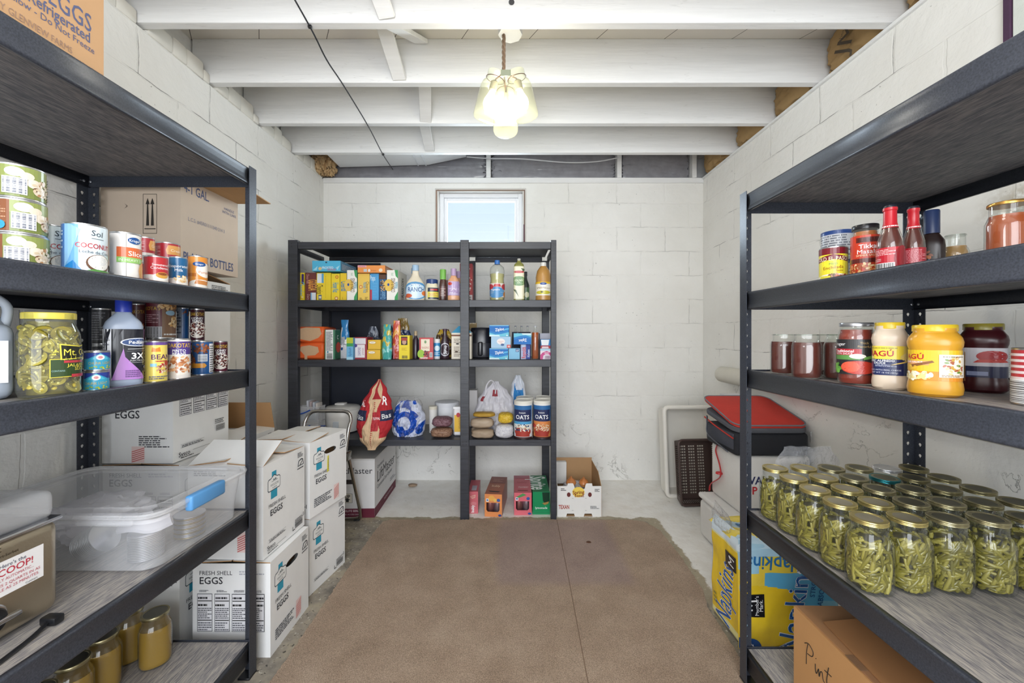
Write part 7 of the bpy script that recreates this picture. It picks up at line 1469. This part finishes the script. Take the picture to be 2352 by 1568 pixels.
OATS = lambda bowl, fr: [('r', 0, 0, 1, 1, '#efeeea'), ('r', .12, .0, .80, .96, '#3a7fb4'), ('r', .12, .62, .80, .96, '#2c6aa4'), ('r', .18, .50, .76, .84, '#232c58'), ('t', 'OATS', .47, .63, .12, '#fff', 0, .50, .015), ('t', 'Instant', .47, .76, .05, '#fff', 0, .3), ('r', .12, .40, .80, .50, fr), ('r', .12, 0, .80, .42, fr if fr != '#4f9fd0' else '#dfe6ea'), ('e', .47, .20, .28, .14, '#a8382c'), ('r', .24, .06, .70, .2, '#a8382c'), ('s', .47, .31, .28, .11, 70, .03, bowl), ('r', .12, 0, .80, .05, '#3c1c1c'), ('l', .83, .3, .98, .95, 12, '#6a6f7c'), ('l', .0, .3, .10, .9, 12, '#9a9fac')]
def oats(label, a, b, art, y=2.73, base=None):
    x, r = pxw(a, b, y)
    if base: return dup(base, (x, y, z), face_cam(x, y), label)
    t = thing('oats_canister', label, 'canister', (x, y, z), face_cam(x, y)); h = .252
    MB().lathe([(r, .003), (r, h-.02)], '#efeeea', 40).wrap(art, r, .003, h-.024, pi*1.15).build('label_sleeve', 'paper', t)
    MB().lathe([(r*.98, 0), (r*1.01, .001), (r*1.01, .005), (r, .006)], '#8a8a90', 36).build('bottom_rim', 'metal', t)
    MB().lathe([(r*1.02, h-.021), (r*1.03, h-.018), (r*1.03, h-.004), (r*.99, h-.001), (r*.92, h), (r*.9, h-.003), (.001, h-.003)], '#e9e6dc', 40).build('lid', 'plastic', t); return t
o1 = oats('left oats canister in front, with blueberries in the bowl', 1181, 1223, OATS(['#e6dcc8', '#d9ccb0', '#2c3050', '#3c4470', '#f0e8d8'], '#4f9fd0'))
o2 = oats('right oats canister in front, with an orange panel and apple', 1225.5, 1266, OATS(['#e0b48a', '#d9ccb0', '#c98a5c', '#f0e0c8'], '#dd8a4a')+[('e', .20, .36, .10, .06, '#b8403a')], y=2.735)
dup(o1, (PX(1206, 2.87), 2.87, z), 0, 'rear oats canister behind the left front one, only its lid showing'); dup(o2, (PX(1249, 2.88), 2.88, z), 0, 'rear oats canister behind the right front one, only its lid showing')

# ------------------------------------------------ floor at the back
# long white opener carton under the rack
t = thing('opener_carton', 'long white carton with black lettering and maroon base under the wooden rack', 'box', (-.912, 2.700, 0.001), R_(1.8))
w, l, h = .475, .55, .385
m = MB(); m.box(-w, 0, 0, l, 0, h, '#e9e8e8')
MR = '#6a1f35'
def band(x, y_): return None
m.flat([('r', 0, 0, 1, .16, MR), ('t', 'ELITE SERIES', .70, .12, .035, '#e6d6dc', 0, .4, .015), ('t', 'MAKING ACCESS EASIER', .66, .06, .025, '#d9c4cc', 0, .55, .01), ('t', 'LiftMaster', .72, .82, .11, '#26272b', 0, .50, .03), ('p', [(.55, .26), (.69, .26), (.69, .42), (.55, .42)], '#2a2a2c'), ('p', [(.555, .264), (.685, .264), (.685, .416), (.555, .416)], '#e4e0d4'), ('t', 'UP', .62, .37, .06, '#2a2a2c', 0, .1, .03), ('p', [(.575, .31), (.665, .31), (.62, .345)], '#2a2a2c'), ('r', .60, .275, .64, .315, '#2a2a2c')], (-w, 0, 0), (1, 0, 0), (0, 0, 1), w, h)
m.flat([('r', 0, 0, 1, .16, MR), ('t', 'LiftMaster', .52, .66, .21, '#26272b', 0, .84, .035), ('t', 'Commercial Door Operator', .45, .48, .075, '#5a5b60', 0, .70), ('t', 'Commercial', .25, .83, .06, '#5a5b60', 0, .3), ('l', .70, .26, .98, .34, 2, '#9a9ba0'), ('t', 'MAKING ACCESS EASIER', .62, .09, .04, '#d9c4cc', 0, .5, .01)], (0, 0, 0), (0, 1, 0), (0, 0, 1), l, h)
m.rbox(-.25, -.14, -.001, .0, .225, .255, .0005, '#3a3230', 1)
m.build('carton_body', 'paper', t)
MB().box(-w, 0, 0, l, h+.001, h+.006, '#dedcda').build('flap', 'paper', t); MB().box(-w-.0, .0+.001, -.001, l*.5, h+.0065, h+.010, '#cfcbc6').build('flap', 'paper', t)
bag('yellow_strap', 'x', 'x', -.30, -.012, .19, .09, .17, .012, '#e6d43a', seed=61, parent=t, obj=False, wr=.4)
for ch in t.children:
    if ch.name.startswith('yellow_strap'): ch['label'] = 'yellow plastic tape on the carton end'
# step stool of chrome tube
t = thing('step_stool', 'folding step stool with bent chrome tube hoop behind the egg cases', 'stool', (0, 0, 0))
xa, xb = -1.275, -.985; zt = PZ(944, 2.50)
MB().tube(spl([(xa+.06, 2.30, .02), (xa+.025, 2.36, .25), (xa+.008, 2.46, .62), (xa+.01, 2.488, zt-.05), (xa+.045, 2.50, zt-.004), (xa+.12, 2.50, zt), (xb-.10, 2.50, zt), (xb-.03, 2.50, zt-.006), (xb-.002, 2.486, zt-.05), (xb-.006, 2.45, .62), (xb-.012, 2.34, .25), (xb-.016, 2.28, .02)], 8), .0105, '#cdccca', 12).build('front_hoop', 'chrome', t)
zp = PZ(1045, 2.43)
MB().tube(spl([(xa+.02, 2.45, zp), (xa+.02, 2.55, .25), (xa+.02, 2.645, .04), (xa+.05, 2.66, .014), (xa+.14, 2.66, .012), (xb-.10, 2.66, .012), (xb-.03, 2.66, .016), (xb+.0, 2.64, .05), (xb+.002, 2.54, .27), (xb+.0, 2.44, zp)], 8), .0105, '#b9b4ac', 12).build('rear_hoop', 'chrome', t)
MB().rbox(xa+.04, xb-.035, 2.28, 2.42, .24, .255, .005, '#4a4a4e', 2).build('lower_step', 'matte', t); MB().rbox(xa+.045, xb-.04, 2.44, 2.54, .435, .45, .005, '#4a4a4e', 2).build('upper_step', 'matte', t)
MB().rbox(xb-.010, xb+.012, 2.40, 2.47, zp-.03, zp+.02, .004, '#8a867e', 2).build('hinge', 'chrome', t)
for x_ in (xa+.05, xb-.03): MB().rbox(x_-.02, x_+.02, 2.645, 2.675, .0015, .01, .003, '#2a2a2c', 1).build('rubber_foot', 'plastic', t)
# soda cartons
def soda(label, a, b, top, y, dep, h, col, side, art, tart, rz=0, hole=True, sart=()):
    w_ = PX(b, y)-PX(a, y); t = thing('soda_carton', label, 'carton', ((PX(a, y)+PX(b, y))/2, y, .001), rz, 'sparkling water cartons on the floor')
    m = MB(); 
    if hole:
        hh = [(.10*w_, .30*h), (.10*w_, .62*h), (.86*w_, .62*h), (.86*w_, .30*h), (.78*w_, .22*h), (.18*w_, .22*h)]
        pts, tr = tess([(0, 0), (w_, 0), (w_, h), (0, h)], [hh]); m.add([(p-w_/2, 0, q) for p, q in pts], tr, col)
    else: m.add([(-w_/2, 0, 0), (w_/2, 0, 0), (w_/2, 0, h), (-w_/2, 0, h)], [(0, 1, 2, 3)], col)
    m.add([(-w_/2, 0, 0), (w_/2, 0, 0), (w_/2, dep, 0), (-w_/2, dep, 0), (-w_/2, 0, h), (w_/2, 0, h), (w_/2, dep, h), (-w_/2, dep, h)], [(3, 2, 1, 0), (4, 5, 6, 7), (1, 2, 6, 5), (3, 0, 4, 7), (2, 3, 7, 6)], [side, side, side, side, side])
    m.flat(art, (-w_/2, 0, 0), (1, 0, 0), (0, 0, 1), w_, h); m.flat(tart, (-w_/2, 0, h), (1, 0, 0), (0, 1, 0), w_, dep)
    if sart: m.flat(sart, (-w_/2, dep, 0), (0, -1, 0), (0, 0, 1), dep, h)
    m.build('carton_body', 'gloss', t)
    if hole:
        m = MB()
        for i in range(max(1, int(w_/.058))):
            for r_ in range(1): m.lathe([(.024, 0), (.027, .006), (.027, .085), (.024, .094), (.022, .092), (.001, .092)], '#b9a8b8' if i % 2 else '#c48a8a', 20, c=(-w_/2+.034+i*(w_-.068)/max(1, int(w_/.058)-1), .035, .006))
        m.build('cans_inside', 'metal', t)
    return t
soda('narrow pink sparkling water carton beside the middle post', 1075, 1098, 0, 2.76, .22, .150, '#d9737c', '#c9606c', [('t', 'bubly', .45, .22, .14, '#fff', 90, .34, .03), ('e', .55, .45, .3, .08, '#e08a90'), ('p', [(.2, .78), (.75, .86), (.7, .72), (.4, .68)], '#e9c9b0'), ('p', [(.25, .78), (.7, .83), (.65, .74), (.4, .71)], '#df8a8a'), ('r', .0, .58, 1, .59, '#c95a66')], [('r', .3, .1, .8, .5, '#b9b4c0')], hole=False)
BUB = lambda c: [('e', .88, .07, .10, .05, '#2c4f94'), ('r', .08, .66, .24, .80, '#eef0f2'), ('r', .11, .70, .21, .76, '#3a5a9a'), ('e', .8, .74, .1, .07, '#3f62a8')]
soda('orange sparkling water carton with a torn opening, second from the middle post', 1113, 1153, 0, 2.71, .33, .152, '#e9955c', '#a8624a', BUB(0)+[('e', .4, .82, .18, .12, '#f0b45c'), ('e', .6, .74, .1, .08, '#f0c46a')], [('p', [(.25, .12), (.75, .10), (.85, .16), (.15, .18)], '#2c1c1c'), ('t', 'bubly', .5, .45, .10, '#f4d4b4', 0, .5, .02), ('r', 0, .6, 1, 1, '#8a4a40'), ('l', .2, .7, .8, .9, 3, '#b07a6a')], rz=-.10)
soda('pink and red sparkling water carton between the orange and green cartons', 1181, 1221, 0, 2.735, .33, .152, '#e0707c', '#c9606c', BUB(0)+[('p', [(.1, .8), (.5, .98), (.7, .9), (.3, .78)], '#5a9a5c')], [('p', [(.2, .10), (.8, .10), (.8, .14), (.2, .14)], '#7a2430'), ('t', 'STRAWBERRY', .55, .30, .08, '#f4d4d8', 0, .6, .01), ('t', 'bubly', .5, .6, .12, '#b8505c', 0, .6, .02), ('r', 0, .82, 1, 1, '#b05a6a')])
soda('green lemon lime soda carton with white lettering and a torn corner', 1223.5, 1263, 0, 2.745, .32, .154, '#22915c', '#1c7a4c', [('t', 'lymonade', .5, .30, .10, '#e6f2ea', 0, .7, .015), ('p', [(.55, .98), (.98, .98), (.98, .55), (.75, .45), (.6, .6)], '#163a2a'), ('p', [(.55, .50), (.95, .58), (.9, .48), (.7, .42)], '#a8844c'), ('r', .06, .08, .94, .09, '#1a7048'), ('r', .06, .55, .07, .09, '#1a7048')], [('t', 'Sprite', .45, .52, .36, '#eef6f0', -90, .80, .05)], hole=False)
# onion box with onions
yb = 2.715; x0, x1 = PX(1280, yb), PX(1381, yb); w = x1-x0; l = .32; hf = .205; hb = .30
t = thing('onion_box', 'open white printed cardboard onion box on the floor right of the wooden rack', 'box', (x0, yb, .001))
m = MB(); hb2 = .012
out = [(0, 0), (.2*w, 0), (.22*w, .02), (.38*w, .02), (.40*w, 0), (.6*w, 0), (.62*w, .02), (.78*w, .02), (.80*w, 0), (w, 0), (w, hf), (.80*w, hf), (.79*w, hf+.018), (.66*w, hf+.018), (.64*w, hf+.005), (.62*w, hf-.02), (.40*w, hf-.02), (.38*w, hf+.005), (.36*w, hf+.018), (.24*w, hf+.018), (.22*w, hf), (0, hf)]
pts, tr = tess(out, []); 
m.add([(a, 0, b) for a, b in pts], tr, '#eeece8')
m.flat([('e', .48, .80, .14, .17, '#f3d25a'), ('t', 'Spring', .48, .80, .12, '#8a3a20', 4, .26, .05), ('t', 'Sweet', .50, .69, .09, '#8a3a20', 0, .28, .05), ('e', .26, .72, .042, .075, '#6a2c28'), ('e', .74, .72, .042, .075, '#6a2c28'), ('t', 'TEXAN', .15, .32, .13, '#b0402c', 0, .24, .05), ('l', .08, .85, .2, .95, 2, '#555'), ('l', .85, .82, .96, .92, 3, '#555'), ('l', .75, .26, .95, .36, 3, '#777'), ('r', .33, .60, .37, .605, '#888'), ('r', .63, .60, .67, .605, '#888'), ('r', .33, .2, .37, .205, '#888'), ('r', .63, .2, .67, .205, '#888')], (0, 0, 0), (1, 0, 0), (0, 0, 1), w, hf)
for xx in (0, w):
    m.add([(xx, 0, 0), (xx, l, 0), (xx, l, hb-.02), (xx, l*.3, hb-.03), (xx, 0, hf)], [(0, 1, 2, 3, 4)], '#b89268' if xx else '#dedbd6')
m.add([(0, l, 0), (w, l, 0), (w, l, hb), (0, l, hb)], [(0, 1, 2, 3)], '#b08a60'); m.add([(0, 0, .004), (w, 0, .004), (w, l, .004), (0, l, .004)], [(0, 1, 2, 3)], '#b08a60')
solid(m.build('carton_body', 'paper', t), .003)
MB().rbox(.02, .10, l-.05, l-.006, .12, hb-.02, .003, '#e4e2de', 1).build('flap', 'paper', t)
nb = thing('newspaper', 'crumpled newspaper sheets lining the onion box', 'paper', (x0, yb, .001))
q = dome_heap(MB(), w*.68, l*.66, .155, '#c9c6c8', 71, .22, 26, (w*.5, l*.54, .012))
for i in range(len(q.c)):
    if random.random() < .25: q.c[i] = lin('#9d9a9e')
q.build('sheets', 'matte', nb)
for i, (ox, oy, oz, s_, lb) in enumerate(((.36, .22, .185, .036, 'left onion on top in the cardboard box'), (.66, .24, .182, .034, 'right onion on top in the cardboard box'), (.50, .10, .118, .028, 'onion at the front notch of the cardboard box'))):
    o = thing('onion', 'brown skinned '+lb, 'onion', (x0+ox*w, yb+oy*l+.02, oz-.02), 0, 'onions in the cardboard box')
    MB().lathe([(.004, 0), (s_*.7, s_*.25), (s_, s_*.85), (s_*.8, s_*1.4), (s_*.3, s_*1.75), (s_*.12, s_*2.1), (.001, s_*2.15)], '#c9824c', 20, cols=['#b9733f', '#d08f58', '#c67d46', '#b8703a', '#a8683a', '#9a6034']).build('bulb', 'gloss', o)
# small stone chip on the ledge
tag(dome_heap(MB(), .07, .04, .022, '#a08a74', 81, .2, 12).build('stone_chip', 'matte', None, (PX(948, 3.25), 3.25, .001)), 'small brown chip of brick on the floor near the back wall', 'stone')
# purple stain strip on the right wall top edge, and the wall switch cable trim by the rack
MB().rbox(XR-.006, XR-.001, 3.0-1.55, 3.0-1.54, 2.0, 2.01, .001, '#e9e7e2', 1)
